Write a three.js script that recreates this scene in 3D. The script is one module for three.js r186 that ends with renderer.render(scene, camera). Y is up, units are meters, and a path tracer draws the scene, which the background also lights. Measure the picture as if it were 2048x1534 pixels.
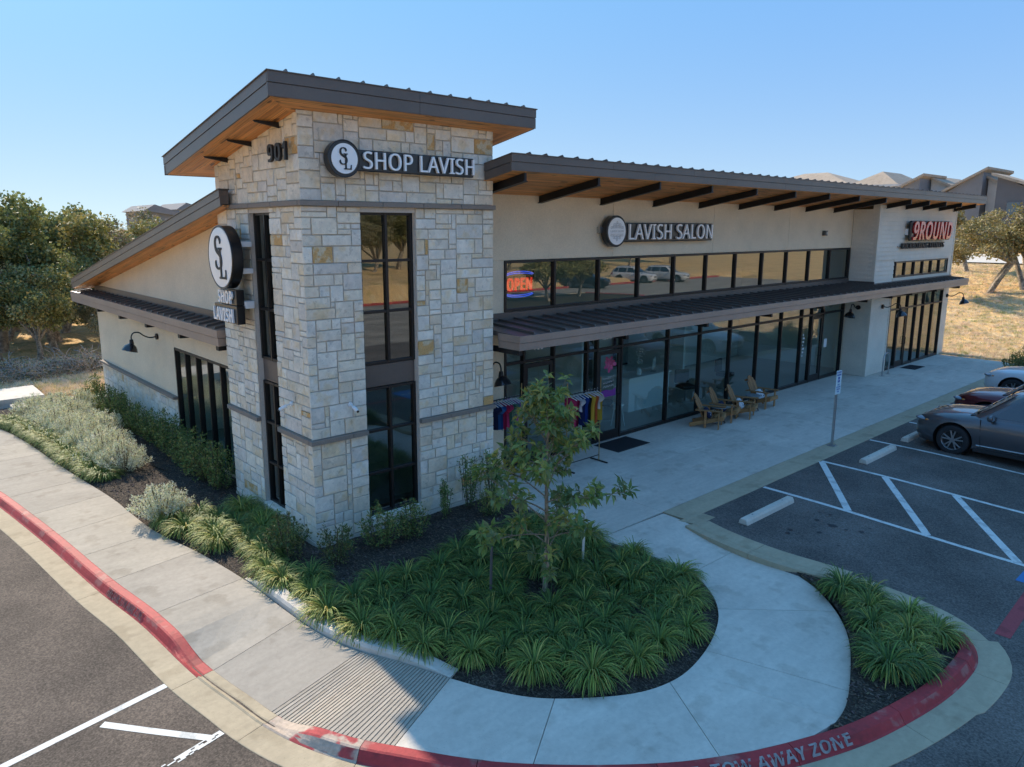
import * as THREE from 'three';
import { mergeGeometries, mergeVertices, toCreasedNormals } from 'three/addons/utils/BufferGeometryUtils.js';
import { RoundedBoxGeometry } from 'three/addons/geometries/RoundedBoxGeometry.js';
import { FontLoader } from 'three/addons/loaders/FontLoader.js';
import { TextGeometry } from 'three/addons/geometries/TextGeometry.js';
import { ImprovedNoise } from 'three/addons/math/ImprovedNoise.js';

// ---------------------------------------------------------------- camera, sky, sun, exposure
const scene = new THREE.Scene();
const camera = new THREE.PerspectiveCamera(2 * Math.atan(767 / 1461.9) * 180 / Math.PI, 2048 / 1534, 0.1, 900);
{
  const yaw = 41.394 * Math.PI / 180, pit = 10.747 * Math.PI / 180;
  camera.position.set(-5.8226, 5.7, 11.5643);
  camera.lookAt(camera.position.x + Math.sin(yaw) * Math.cos(pit), 5.7 - Math.sin(pit), camera.position.z - Math.cos(yaw) * Math.cos(pit));
  camera.setViewOffset(2048, 1534, 27.3, 31.0, 2048, 1534);
}
const EXPOSURE = 3.3, SKY = 1.45 / EXPOSURE;
const SUN = new THREE.Vector3(0.125, 1, -1.37).normalize();
{ // sky: clear winter air, pale towards the horizon and towards the sun's side
  const W = 512, H = 256, d = new Float32Array(W * H * 4), v = new THREE.Vector3();
  for (let j = 0; j < H; j++) for (let i = 0; i < W; i++) {
    const el = (j + 0.5) / H * Math.PI - Math.PI / 2, az = ((i + 0.5) / W - 0.5) * 2 * Math.PI;
    v.set(Math.cos(el) * Math.cos(az), Math.sin(el), Math.cos(el) * Math.sin(az));
    const up = Math.max(0, v.y), g = Math.max(0, v.dot(SUN)), hz = Math.exp(-up * 7.0);
    const zen = [0.108, 0.300, 0.645], hor = [0.44, 0.58, 0.67];
    const wide = Math.pow(g, 4), near = Math.pow(g, 40), core = Math.pow(g, 1500);
    for (let c = 0; c < 3; c++) {
      let s = zen[c] * (1 - hz) + hor[c] * hz;
      s += wide * [0.06 + 0.16 * hz, 0.14 + 0.06 * hz, 0.10][c] + near * [0.5, 0.6, 0.6][c] + core * 8;
      if (v.y < 0) s = hor[c] * 0.6;
      d[(j * W + i) * 4 + c] = s * SKY;
    }
    d[(j * W + i) * 4 + 3] = 1;
  }
  const t = new THREE.DataTexture(d, W, H, THREE.RGBAFormat, THREE.FloatType);
  t.mapping = THREE.EquirectangularReflectionMapping; t.magFilter = THREE.LinearFilter; t.minFilter = THREE.LinearFilter; t.needsUpdate = true;
  scene.background = t; scene.environment = t;
}
const sun = new THREE.DirectionalLight(new THREE.Color(1.0, 0.87, 0.70), 2.0);
sun.position.copy(SUN).multiplyScalar(80); sun.castShadow = true; sun.shadow.radius = 1.2;
sun.shadow.mapSize.set(4096, 4096);
Object.assign(sun.shadow.camera, { left: -60, right: 60, top: 60, bottom: -60, near: 1, far: 220 });
scene.add(sun, sun.target);
const renderer = new THREE.WebGLRenderer({ antialias: true });
renderer.toneMapping = THREE.LinearToneMapping;
renderer.toneMappingExposure = EXPOSURE;
renderer.shadowMap.enabled = true;

// ---------------------------------------------------------------- helpers
let seed = 1234567;
const rnd = () => { seed = (seed * 1664525 + 1013904223) >>> 0; return seed / 4294967296; };
const rr = (a, b) => a + (b - a) * rnd();
const reseed = (s) => { seed = s >>> 0; };
const pick = (a) => a[Math.floor(rnd() * a.length)];
const V = (x, y, z) => new THREE.Vector3(x, y, z);
const noise = new ImprovedNoise();
const fbm = (x, y, z = 0, o = 4) => { let s = 0, a = 0.5, f = 1; for (let i = 0; i < o; i++) { s += a * noise.noise(x * f, y * f, z + i * 7.3); a *= 0.5; f *= 2.03; } return s; };
const lerp = (a, b, t) => a + (b - a) * t, clamp = (x, a = 0, b = 1) => Math.min(b, Math.max(a, x)), smooth = (a, b, x) => { const t = clamp((x - a) / (b - a)); return t * t * (3 - 2 * t); };
const taken = {};
function numbered(name) { const n = taken[name] = (taken[name] ?? -1) + 1; return n ? name + '_' + String(n).padStart(3, '0') : name; }
function sh(o) { o.traverse((m) => { if (m.isMesh) { m.castShadow = true; m.receiveShadow = true; } }); return o; }
function mesh(name, geo, mat, parent) { const m = new THREE.Mesh(geo, mat); m.name = name; m.castShadow = m.receiveShadow = true; if (parent) parent.add(m); return m; }
function grp(name, parent) { const g = new THREE.Group(); g.name = name; parent.add(g); return g; }
function tag(o, label, category, group) { o.userData.label = label; o.userData.category = category; if (group) o.userData.group = group; return o; }
function thing(name, label, category, pos = [0, 0, 0], turn = 0, group) {
  const o = new THREE.Group(); o.name = numbered(name); o.position.set(...pos); o.rotation.y = turn; tag(o, label, category, group); scene.add(o); return o;
}
function solo(name, geo, mat, label, category, group) { const m = mesh(numbered(name), geo, mat, scene); return tag(m, label, category, group); }
function struct(name, geo, mat) { const m = mesh(numbered(name), geo, mat, scene); m.userData.kind = 'structure'; return m; }
function structGroup(name, label) { const g = new THREE.Group(); g.name = numbered(name); g.userData.kind = 'structure'; if (label) g.userData.label = label; scene.add(g); return g; }
function copyOf(root, pos, turn, label, group, scale) {
  const r = root.clone(); r.name = numbered(root.name.replace(/_\d{3}$/, '')); r.userData = { ...root.userData }; r.position.set(...pos); r.rotation.y = turn;
  if (label) r.userData.label = label; if (group) r.userData.group = group; if (scale) r.scale.setScalar(scale);
  scene.add(r); return r;
}
// uv in metres from the dominant axis of each face
function mUV(geo, ox = 0, oy = 0, swap = false) {
  const g = geo.index ? geo.toNonIndexed() : geo, p = g.attributes.position, uv = new Float32Array(p.count * 2);
  const a = V(), b = V(), c = V(), n = V();
  for (let i = 0; i < p.count; i += 3) {
    a.fromBufferAttribute(p, i); b.fromBufferAttribute(p, i + 1); c.fromBufferAttribute(p, i + 2);
    n.copy(b).sub(a).cross(c.clone().sub(a)); const X = Math.abs(n.x), Y = Math.abs(n.y), Z = Math.abs(n.z);
    [a, b, c].forEach((q, k) => {
      let u, v; if (Y >= X && Y >= Z) { u = q.x; v = q.z; } else if (X >= Z) { u = q.z; v = q.y; } else { u = q.x; v = q.y; }
      if (swap) [u, v] = [v, u];
      uv[(i + k) * 2] = u + ox; uv[(i + k) * 2 + 1] = v + oy;
    });
  }
  g.setAttribute('uv', new THREE.BufferAttribute(uv, 2)); return g;
}
const plain = (g) => { const q = g.index ? g.toNonIndexed() : g; for (const k of Object.keys(q.attributes)) if (!['position', 'normal', 'uv'].includes(k)) q.deleteAttribute(k); return q; };
const merge = (a) => mergeGeometries(a.map(plain));
// axis-aligned box from min and max corners, chamfered slightly when asked
function bx(x0, y0, z0, x1, y1, z1, r = 0) {
  const w = Math.abs(x1 - x0), h = Math.abs(y1 - y0), d = Math.abs(z1 - z0);
  const g = r > 0 ? new RoundedBoxGeometry(w, h, d, 1, Math.min(r, w / 2.1, h / 2.1, d / 2.1)) : new THREE.BoxGeometry(w, h, d);
  g.translate((x0 + x1) / 2, (y0 + y1) / 2, (z0 + z1) / 2); return mUV(g);
}
// box laid along a line from a to b, width w (horizontal), height h
function bar(a, b, w, h, r = 0) {
  const A = V(...a), B = V(...b), L = A.distanceTo(B); const g = r ? new RoundedBoxGeometry(w, h, L, 1, r) : new THREE.BoxGeometry(w, h, L);
  const o = new THREE.Object3D(); o.position.copy(A).add(B).multiplyScalar(0.5); o.lookAt(B); o.updateMatrix(); const q = mUV(g, a[0], a[1]); q.applyMatrix4(o.matrix); return q;
}
function tube(pts, r, seg = 24, rad = 8, closed = false) { return plain(new THREE.TubeGeometry(new THREE.CatmullRomCurve3(pts.map((p) => V(...p)), closed), seg, r, rad, closed)); }
function rod(a, b, r0, r1 = r0, rad = 8) {
  const A = V(...a), B = V(...b), g = new THREE.CylinderGeometry(r1, r0, A.distanceTo(B), rad, 1);
  g.translate(0, A.distanceTo(B) / 2, 0); g.applyQuaternion(new THREE.Quaternion().setFromUnitVectors(V(0, 1, 0), B.sub(A).normalize())); g.translate(...a); return plain(g);
}
// prism of a polygon [[x,z]...] between two heights, or with a height function for its top
function prism(poly, y0, y1, bev = 0) {
  const s = new THREE.Shape(poly.map(([x, z]) => new THREE.Vector2(x, -z)));
  const g = new THREE.ExtrudeGeometry(s, { depth: y1 - y0 - bev, bevelEnabled: bev > 0, bevelThickness: bev, bevelSize: bev, bevelOffset: -bev, bevelSegments: 1, curveSegments: 4 });
  g.rotateX(-Math.PI / 2); g.translate(0, y0, 0); return mUV(g);
}
function sheet(poly, y, fn) { // flat sheet of a polygon
  const g = new THREE.ShapeGeometry(new THREE.Shape(poly.map(([x, z]) => new THREE.Vector2(x, -z)))); g.rotateX(-Math.PI / 2);
  const p = g.attributes.position; for (let i = 0; i < p.count; i++) p.setY(i, fn ? fn(p.getX(i), p.getZ(i)) + y : y); g.computeVertexNormals(); return mUV(g);
}
// polygon extruded along z or x: pts in (a,b) plane
function profileX(pts, x0, x1) { // pts [[z,y]...], extruded along x
  const s = new THREE.Shape(pts.map(([z, y]) => new THREE.Vector2(z, y))); const g = new THREE.ExtrudeGeometry(s, { depth: x1 - x0, bevelEnabled: false });
  g.applyMatrix4(new THREE.Matrix4().makeBasis(V(0, 0, 1), V(0, 1, 0), V(-1, 0, 0))); g.translate(x1, 0, 0); return mUV(g);
}
function curve2(pts, n) { const c = new THREE.CatmullRomCurve3(pts.map(([x, z]) => V(x, 0, z)), false, 'centripetal'); return c.getSpacedPoints(n).map((p) => [p.x, p.z]); }
function inside(poly, x, z) { let r = false; for (let i = 0, j = poly.length - 1; i < poly.length; j = i++) { const [xi, zi] = poly[i], [xj, zj] = poly[j]; if ((zi > z) !== (zj > z) && x < (xj - xi) * (z - zi) / (zj - zi) + xi) r = !r; } return r; }
function edgeDist(poly, x, z) { let m = 1e9; for (let i = 0, j = poly.length - 1; i < poly.length; j = i++) { const [ax, az] = poly[j], [bx_, bz] = poly[i], dx = bx_ - ax, dz = bz - az, t = clamp(((x - ax) * dx + (z - az) * dz) / (dx * dx + dz * dz + 1e-9)); m = Math.min(m, Math.hypot(x - ax - t * dx, z - az - t * dz)); } return m; }

// ---------------------------------------------------------------- textures (all tile; sizes in metres)
function tex(size, fn, metres, srgb = true) {
  const d = new Uint8Array(size * size * 4);
  for (let j = 0; j < size; j++) for (let i = 0; i < size; i++) { const c = fn(i / size, j / size, i, j), k = (j * size + i) * 4; for (let q = 0; q < 3; q++) d[k + q] = clamp(c[q] ?? c[0], 0, 1) * 255; d[k + 3] = 255; }
  const t = new THREE.DataTexture(d, size, size); t.wrapS = t.wrapT = THREE.RepeatWrapping; t.magFilter = THREE.LinearFilter; t.minFilter = THREE.LinearMipmapLinearFilter; t.generateMipmaps = true;
  if (srgb) t.colorSpace = THREE.SRGBColorSpace; t.repeat.set(1 / (metres[0] ?? metres), 1 / (metres[1] ?? metres)); t.needsUpdate = true; return t;
}
// tiling fbm on a torus of lattice size n
const hash = (x, y, s) => { let h = (x * 374761393 + y * 668265263 + s * 1442695041) | 0; h = Math.imul(h ^ (h >>> 13), 1274126177); return ((h ^ (h >>> 16)) >>> 0) / 4294967296; };
function vn(u, v, n, m, s) { const x = u * n, y = v * m, xi = Math.floor(x), yi = Math.floor(y), fx = x - xi, fy = y - yi, a = fx * fx * (3 - 2 * fx), b = fy * fy * (3 - 2 * fy), w = (p, q) => hash(((p % n) + n) % n, ((q % m) + m) % m, s); return lerp(lerp(w(xi, yi), w(xi + 1, yi), a), lerp(w(xi, yi + 1), w(xi + 1, yi + 1), a), b); }
function tf(u, v, n, s, o = 4, m = n) { let t = 0, a = 0.5, k = 0; for (let i = 0; i < o; i++) { t += a * vn(u, v, n << i, m << i, s + i * 17); k += a; a *= 0.55; } return t / k; }
const lin = (r, g, b) => new THREE.Color().setRGB(r, g, b);
const std = (o) => new THREE.MeshStandardMaterial(o);
const phy = (o) => new THREE.MeshPhysicalMaterial(o);
const grey = (k, c) => [k * c[0], k * c[1], k * c[2]];

const concreteTex = tex(768, (u, v) => {
  const a = tf(u, v, 3, 1, 5), b = tf(u, v, 64, 2, 3), c = tf(u, v, 8, 3, 4), st = tf(u, v, 6, 5, 4, 30);
  let k = 0.92 + (a - 0.5) * 0.13 + (b - 0.5) * 0.07 + (st - 0.5) * 0.09; const dirt = smooth(0.60, 0.80, c) * 0.065; k -= dirt;
  if (hash(Math.floor(u * 1024), Math.floor(v * 1024), 9) > 0.9988) k *= 0.6;
  return [k, k * (0.992 - dirt * 0.1), k * (0.975 - dirt * 0.25)];
}, 3.1);
const concreteBump = tex(512, (u, v) => [0.5 + (tf(u, v, 96, 12, 3) - 0.5) * 0.6 + (tf(u, v, 10, 13, 3, 120) - 0.5) * 0.4], 1.3, false);
const asphaltTex = tex(768, (u, v, i, j) => {
  const a = tf(u, v, 3, 21, 5), b = tf(u, v, 200, 22, 2), h = hash(i, j, 23); let k = 0.74 + (a - 0.5) * 0.40 + (b - 0.5) * 0.45;
  if (h > 0.975) k += 0.35 * h; if (h < 0.04) k -= 0.2; return [k, k * 0.985, k * 0.96];
}, 3.7);
const asphaltBump = tex(512, (u, v) => [tf(u, v, 170, 31, 2)], 1.1, false);
const stuccoTex = tex(512, (u, v) => { const k = 0.93 + (tf(u, v, 4, 41, 4) - 0.5) * 0.08 + (tf(u, v, 120, 42, 2) - 0.5) * 0.08; return [k, k, k]; }, 2.3);
const stuccoBump = tex(512, (u, v) => [tf(u, v, 110, 44, 3)], 1.0, false);
const stoneTex = tex(768, (u, v, i, j) => {
  const a = tf(u, v, 6, 51, 5), b = tf(u, v, 40, 52, 4), c = tf(u, v, 10, 53, 5), p = tf(u, v, 26, 54, 4); let k = 0.92 + (a - 0.5) * 0.16 + (b - 0.5) * 0.13; const w = smooth(0.56, 0.72, c) * 0.10; k -= smooth(0.68, 0.78, p) * 0.09;
  if (hash(i >> 1, j >> 1, 55) > 0.994) k *= 0.72; return [k, k * (0.988 - w * 0.35), k * (0.965 - w * 1.0)];
}, 2.6);
const rustStoneTex = tex(512, (u, v) => {
  const c = tf(u, v, 9, 63, 5), b = tf(u, v, 48, 62, 3), w = smooth(0.42, 0.6, c); const k = 0.92 + (b - 0.5) * 0.3 - smooth(0.62, 0.7, b) * 0.12; return [k * lerp(1.0, 0.98, w), k * lerp(0.92, 0.78, w), k * lerp(0.78, 0.52, w)];
}, 1.1);
const stoneBump = tex(512, (u, v) => [tf(u, v, 14, 71, 5) * 0.65 + tf(u, v, 70, 72, 3) * 0.35], 1.2, false);
const woodTex = (base, seedv, m) => tex(512, (u, v) => {
  const g = tf(u, v, 3, seedv, 4, 90), f = tf(u, v, 6, seedv + 5, 3, 240), big = tf(u, v, 3, seedv + 9, 3), kn = smooth(0.74, 0.82, tf(u, v, 7, seedv + 11, 2, 16)); const k = 0.88 + (g - 0.5) * 0.5 + (f - 0.5) * 0.25 + (big - 0.5) * 0.3 - kn * 0.35;
  return [base[0] * k, base[1] * k * (1 - (g - 0.5) * 0.1), base[2] * k * (1 - (g - 0.5) * 0.25)];
}, m);
const cedarTex = woodTex([0.98, 0.70, 0.43], 81, [3.0, 1.2]);
const teakTex = woodTex([0.72, 0.53, 0.34], 91, [1.6, 0.6]);
const dryGrassTex = tex(768, (u, v, i, j) => {
  const a = tf(u, v, 4, 101, 5), b = tf(u, v, 150, 102, 3), st = tf(u, v, 60, 103, 3, 20), gr = smooth(0.56, 0.7, tf(u, v, 7, 104, 4)), bare = smooth(0.60, 0.72, tf(u, v, 11, 105, 4)); let k = 0.93 + (a - 0.5) * 0.28 + (b - 0.5) * 0.42 + (st - 0.5) * 0.25;
  let c = [0.96, 0.81, 0.58]; c = c.map((x, q) => lerp(x, [0.72, 0.66, 0.38][q], gr * 0.5)); c = c.map((x, q) => lerp(x, [0.98, 0.89, 0.74][q], bare * 0.6)); return grey(k, c);
}, 6.1);
const grassBump = tex(512, (u, v) => [tf(u, v, 120, 111, 3)], 1.7, false);
const mulchTex = tex(512, (u, v, i, j) => { const a = tf(u, v, 50, 121, 3, 90), b = tf(u, v, 110, 122, 3, 40), c = tf(u, v, 4, 123, 4); const k = 0.10 + a * 0.26 + (b > 0.62 ? 0.16 : 0) + (c - 0.5) * 0.10; return [k * 1.0, k * 0.86, k * 0.72]; }, 1.6);
const mulchBump = tex(512, (u, v) => [tf(u, v, 60, 131, 3, 90)], 1.2, false);
const metalTex = tex(512, (u, v) => { const k = 0.90 + (tf(u, v, 4, 141, 4) - 0.5) * 0.16 + (tf(u, v, 90, 142, 2) - 0.5) * 0.05; return [k, k, k]; }, 3.3);
const barkTex = tex(512, (u, v) => { const a = tf(u, v, 24, 151, 4, 8), b = tf(u, v, 6, 152, 3); const k = 0.35 + a * 0.5 + (b - 0.5) * 0.3; return [k, k * 0.92, k * 0.82]; }, 0.7);
const curbPaintTex = tex(512, (u, v) => { const a = tf(u, v, 4, 161, 4), b = tf(u, v, 70, 162, 3), c = tf(u, v, 7, 163, 5); const k = 0.9 + (a - 0.5) * 0.22 + (b - 0.5) * 0.14, w = smooth(0.64, 0.74, c) * 0.55, g = smooth(0.62, 0.75, tf(u, v, 12, 164, 4)) * 0.30; return [k * lerp(0.74, 0.76, w) * (1 - g * 0.5), k * lerp(0.23, 0.62, w) * (1 - g * 0.35), k * lerp(0.24, 0.55, w) * (1 - g * 0.35)]; }, 2.9);
const wornRedTex = tex(512, (u, v) => { const c = tf(u, v, 5, 172, 5), b = tf(u, v, 60, 173, 3), w = smooth(0.40, 0.50, c), k = 0.9 + (b - 0.5) * 0.2; return [k * lerp(0.74, 0.80, w), k * lerp(0.30, 0.72, w), k * lerp(0.30, 0.64, w)]; }, 1.7);
const paintTex = tex(512, (u, v) => { const b = tf(u, v, 90, 182, 3), c = tf(u, v, 6, 183, 5), k = 0.93 + (b - 0.5) * 0.16 - smooth(0.62, 0.7, c) * 0.10; return [k, k, k * 0.99]; }, 1.4);
const paverBump = concreteBump;

const M = {
  walk: std({ color: lin(0.74, 0.67, 0.585), map: concreteTex, bumpMap: concreteBump, bumpScale: 0.0025, roughness: 0.92 }),  // copy of the sidewalk concrete, made lighter to lift the shaded walks
  walk2: std({ color: lin(0.71, 0.645, 0.56), map: concreteTex, bumpMap: concreteBump, bumpScale: 0.0025, roughness: 0.92 }),
  walk3: std({ color: lin(0.77, 0.70, 0.61), map: concreteTex, bumpMap: concreteBump, bumpScale: 0.0025, roughness: 0.92 }),
  kerb: std({ color: lin(0.56, 0.465, 0.325), map: concreteTex, bumpMap: concreteBump, bumpScale: 0.004, roughness: 0.95 }),
  walkSunToned: std({ color: lin(0.50, 0.445, 0.37), map: concreteTex, bumpMap: concreteBump, bumpScale: 0.0025, roughness: 0.95 }),  // same concrete, darkened and tanned in colour to offset the strong sun
  walkSunToned2: std({ color: lin(0.47, 0.42, 0.355), map: concreteTex, bumpMap: concreteBump, bumpScale: 0.0025, roughness: 0.95 }),  // second tone, likewise darkened to offset the sun
  joint: std({ color: lin(0.10, 0.09, 0.08), roughness: 1 }),
  kerbRed: std({ map: curbPaintTex, bumpMap: concreteBump, bumpScale: 0.003, roughness: 0.7 }),
  kerbWorn: std({ map: wornRedTex, bumpMap: concreteBump, bumpScale: 0.003, roughness: 0.85 }),
  asphaltSunTinted: std({ color: lin(0.215, 0.172, 0.14), map: asphaltTex, bumpMap: asphaltBump, bumpScale: 0.006, roughness: 0.95 }),  // lot asphalt with the warm brown of sunlight put into its colour
  asphaltFar: std({ color: lin(0.52, 0.48, 0.42), map: asphaltTex, roughness: 0.93 }),  // far asphalt lightened in colour so its mirror image comes out bright
  asphalt: std({ color: lin(0.24, 0.212, 0.195), map: asphaltTex, bumpMap: asphaltBump, bumpScale: 0.006, roughness: 0.93 }),
  paint: std({ color: lin(0.80, 0.80, 0.77), map: paintTex, roughness: 0.75 }),
  paintBlue: std({ color: lin(0.05, 0.22, 0.52), map: paintTex, roughness: 0.75 }),
  paintRed: std({ color: lin(0.42, 0.07, 0.08), map: paintTex, roughness: 0.8 }),
  dryGrass: std({ color: lin(0.92, 0.86, 0.78), map: dryGrassTex, bumpMap: grassBump, bumpScale: 0.03, roughness: 1 }),
  mulch: std({ color: lin(1, 1, 1), map: mulchTex, bumpMap: mulchBump, bumpScale: 0.03, roughness: 1 }),
  stucco: std({ color: lin(0.90, 0.745, 0.535), map: stuccoTex, bumpMap: stuccoBump, bumpScale: 0.004, roughness: 0.95 }),
  siding: std({ color: lin(0.84, 0.765, 0.635), map: stuccoTex, roughness: 0.7 }),
  sidingTrim: std({ color: lin(0.82, 0.745, 0.615), map: stuccoTex, roughness: 0.7 }),
  mortar: std({ color: lin(0.72, 0.64, 0.55), map: stuccoTex, bumpMap: stuccoBump, bumpScale: 0.006, roughness: 1 }),
  castBand: std({ color: lin(0.30, 0.245, 0.20), map: stuccoTex, bumpMap: stuccoBump, bumpScale: 0.002, roughness: 0.85 }),
  bronze: phy({ color: lin(0.155, 0.125, 0.108), map: metalTex, roughness: 0.42, metalness: 0.2, clearcoat: 0.15, clearcoatRoughness: 0.35 }),
  bronzeLight: phy({ color: lin(0.40, 0.295, 0.235), map: metalTex, roughness: 0.45, metalness: 0.15, clearcoat: 0.2, clearcoatRoughness: 0.4 }),
  blackSteel: std({ color: lin(0.020, 0.019, 0.020), map: metalTex, roughness: 0.45, metalness: 0.3 }),
  alum: std({ color: lin(0.026, 0.023, 0.022), roughness: 0.4, metalness: 0.4 }),
  cedar: std({ color: lin(1.0, 0.95, 0.88), map: cedarTex, roughness: 0.55 }),
  cedar2: std({ color: lin(0.90, 0.81, 0.70), map: cedarTex, roughness: 0.55 }),
  cedar3: std({ color: lin(1.0, 1.0, 0.96), map: cedarTex, roughness: 0.55 }),
  glass: phy({ color: lin(0.72, 0.90, 0.88), roughness: 0, metalness: 0, transmission: 1, ior: 2.2, specularIntensity: 1 }),
  glassDark: phy({ color: lin(0.42, 0.56, 0.52), roughness: 0, metalness: 0, transmission: 1, ior: 2.333, specularIntensity: 1 }),
  white: std({ color: lin(0.80, 0.80, 0.79), roughness: 0.35 }),
  signWhite: phy({ color: lin(0.85, 0.85, 0.85), roughness: 0.25, clearcoat: 0.3 }),
  signBlack: phy({ color: lin(0.010, 0.010, 0.012), roughness: 0.3, clearcoat: 0.25, clearcoatRoughness: 0.2 }),
  black: std({ color: lin(0.015, 0.015, 0.016), roughness: 0.55 }),
  rubber: std({ color: lin(0.022, 0.022, 0.024), roughness: 0.85 }),
  steel: std({ color: lin(0.52, 0.52, 0.52), roughness: 0.38, metalness: 0.85, map: metalTex }),
  teak: std({ map: teakTex, roughness: 0.7 }),
  teak2: std({ color: lin(0.78, 0.74, 0.70), map: teakTex, roughness: 0.7 }),
  bark: std({ map: barkTex, bumpMap: barkTex, bumpScale: 0.01, roughness: 1 }),
  barkPale: std({ color: lin(1.0, 1.0, 1.0), map: barkTex, roughness: 1 }),
  interiorWall: std({ color: lin(0.80, 0.78, 0.72), roughness: 0.9 }),
  interiorFloor: std({ color: lin(0.36, 0.34, 0.31), roughness: 0.5 }),
  interiorDark: std({ color: lin(0.05, 0.05, 0.055), roughness: 0.8 }),
};
// limestone colours: most are cream white, some grey, some buff, a few rust brown
const STONE = [[0.96, 0.88, 0.76], [0.97, 0.91, 0.81], [0.94, 0.85, 0.72], [0.92, 0.87, 0.79], [0.84, 0.775, 0.70], [0.97, 0.87, 0.72], [0.92, 0.79, 0.63]].map((c) => std({ color: lin(...c), map: stoneTex, bumpMap: stoneBump, bumpScale: 0.012, roughness: 0.95 }));
const STONE_RUST = std({ color: lin(0.80, 0.78, 0.74), map: rustStoneTex, bumpMap: stoneBump, bumpScale: 0.016, roughness: 0.95 });
const fonts = {};
for (const f of ['sans_bold', 'sans_regular', 'serif_regular']) fonts[f] = await new FontLoader().loadAsync('fonts/droid/droid_' + f + '.typeface.json');
// text lying in the xy plane, its box fitted to [0..w] x [0..h]
function text(str, font, w, h, depth) {
  const g = new TextGeometry(str, { font: fonts[font], size: 1, depth: 1, curveSegments: 5, bevelEnabled: false }); g.computeBoundingBox(); const b = g.boundingBox;
  g.translate(-b.min.x, -b.min.y, 0); g.scale(w / (b.max.x - b.min.x), h / (b.max.y - b.min.y), depth); return plain(g);
}
// ---------------------------------------------------------------- ground, paving and kerbs
const CAM = new THREE.Vector3(-5.8226, 5.7, 11.5643); // survey point from which the ground plan was measured
const yA = (x, z) => { // asphalt level
  const st = lerp(-0.13, -0.23, smooth(0, 3.5, z)), lot = -0.10 * smooth(4.5, 9, z) - 0.004 - 0.01 * smooth(9, 30, z);
  return lerp(st, lot, smooth(-1, 6.2, x));
};
const walkY = (x, z) => (x < 2 ? -0.10 * smooth(0.5, 3.3, z) : -0.10 * smooth(3.2, 5.6, z));
const lift = (x, z, y) => { const k = (5.7 - y) / 5.7; return [CAM.x + (x - CAM.x) * k, CAM.z + (z - CAM.z) * k]; };
const liftW = (pts) => pts.map(([x, z]) => lift(x, z, walkY(x, z)));
const hill = (x, z) => { // rising lawn to the right, gentle fall behind
  const r = (3.2 * smooth(31.8, 56, x) + 1.3 * smooth(62, 120, x)) * smooth(26, 6, z);
  const far = 2.2 * smooth(24, 60, z) + 1.0 * smooth(40, 120, -z);
  return r + far * (1 - smooth(33, 50, x) * 0.5) + 0.10 * fbm(x * 0.11, z * 0.11, 3) * smooth(0, 12, Math.max(x - 31, -z - 19, z - 30, -x - 14));
};
{ // terrain: one sheet out to the horizon, sunk under the paved plot
  const xs = [], zs = []; const push = (a, lo, hi, st) => { for (let v = lo; v <= hi + 1e-6; v += st) a.push(v); };
  push(xs, -600, -120, 60); push(xs, -100, -20, 8); push(xs, -14, 70, 1.4); push(xs, 76, 140, 8); push(xs, 170, 700, 60);
  push(zs, -700, -130, 60); push(zs, -110, -50, 6); push(zs, -46, 52, 1.4); push(zs, 58, 130, 8); push(zs, 170, 600, 60);
  const pos = [], uv = [], idx = [];
  for (const z of zs) for (const x of xs) {
    let y = hill(x, z);
    const plot = Math.min(smooth(-14.2, -12.8, x), smooth(32.4, 31.4, x), smooth(-18.6, -17.2, z), 1), street = x > -13.5 && x < -1.2 && z > -60 ? smooth(-1.2, -2.6, x) * smooth(-13.5, -12.5, x) : 0, lot = (z > 3 && z < 38 && x < 77) ? smooth(3, 4.2, z) * smooth(38, 37, z) * smooth(77, 76, x) * (x > 33 && z < 12 ? 0 : 1) : 0;
    const cover = Math.max(plot * (z < 40 ? 1 : 0), street, lot * smooth(-14.2, -12.8, x)); y = lerp(y, -0.6, clamp(cover * 1.6));
    pos.push(x, y, z); uv.push(x, z);
  }
  const n = xs.length; for (let j = 0; j < zs.length - 1; j++) for (let i = 0; i < n - 1; i++) { const a = j * n + i; idx.push(a, a + n, a + 1, a + 1, a + n, a + n + 1); }
  const g = new THREE.BufferGeometry(); g.setAttribute('position', new THREE.Float32BufferAttribute(pos, 3)); g.setAttribute('uv', new THREE.Float32BufferAttribute(uv, 2)); g.setIndex(idx); g.computeVertexNormals();
  struct('ground', g, M.dryGrass).userData.label = 'dry golden lawn and open ground around the building';
}
function grid(x0, x1, z0, z1, sx, sz, fy) {
  const nx = Math.ceil((x1 - x0) / sx), nz = Math.ceil((z1 - z0) / sz), pos = [], uv = [], idx = [];
  for (let j = 0; j <= nz; j++) for (let i = 0; i <= nx; i++) { const x = lerp(x0, x1, i / nx), z = lerp(z0, z1, j / nz); pos.push(x, fy(x, z), z); uv.push(x, z); }
  for (let j = 0; j < nz; j++) for (let i = 0; i < nx; i++) { const a = j * (nx + 1) + i; idx.push(a, a + nx + 1, a + 1, a + 1, a + nx + 1, a + nx + 2); }
  const g = new THREE.BufferGeometry(); g.setAttribute('position', new THREE.Float32BufferAttribute(pos, 3)); g.setAttribute('uv', new THREE.Float32BufferAttribute(uv, 2)); g.setIndex(idx); g.computeVertexNormals(); return g;
}
struct('street', grid(-12, -1.5, -58, 10.0, 1, 0.6, yA), M.asphaltSunTinted).userData.label = 'asphalt street tinted brown for the warm sunlight beside the red kerb';
struct('parking_lot', grid(6.2, 33.5, 3.74, 10.0, 0.9, 0.4, yA), M.asphalt).userData.label = 'dark asphalt parking lot in front of the shops';
struct('drive_lane', grid(-12, 76, 10.004, 20, 2, 1, yA), M.asphalt).userData.label = 'asphalt drive lane along the parking bays';
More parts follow.
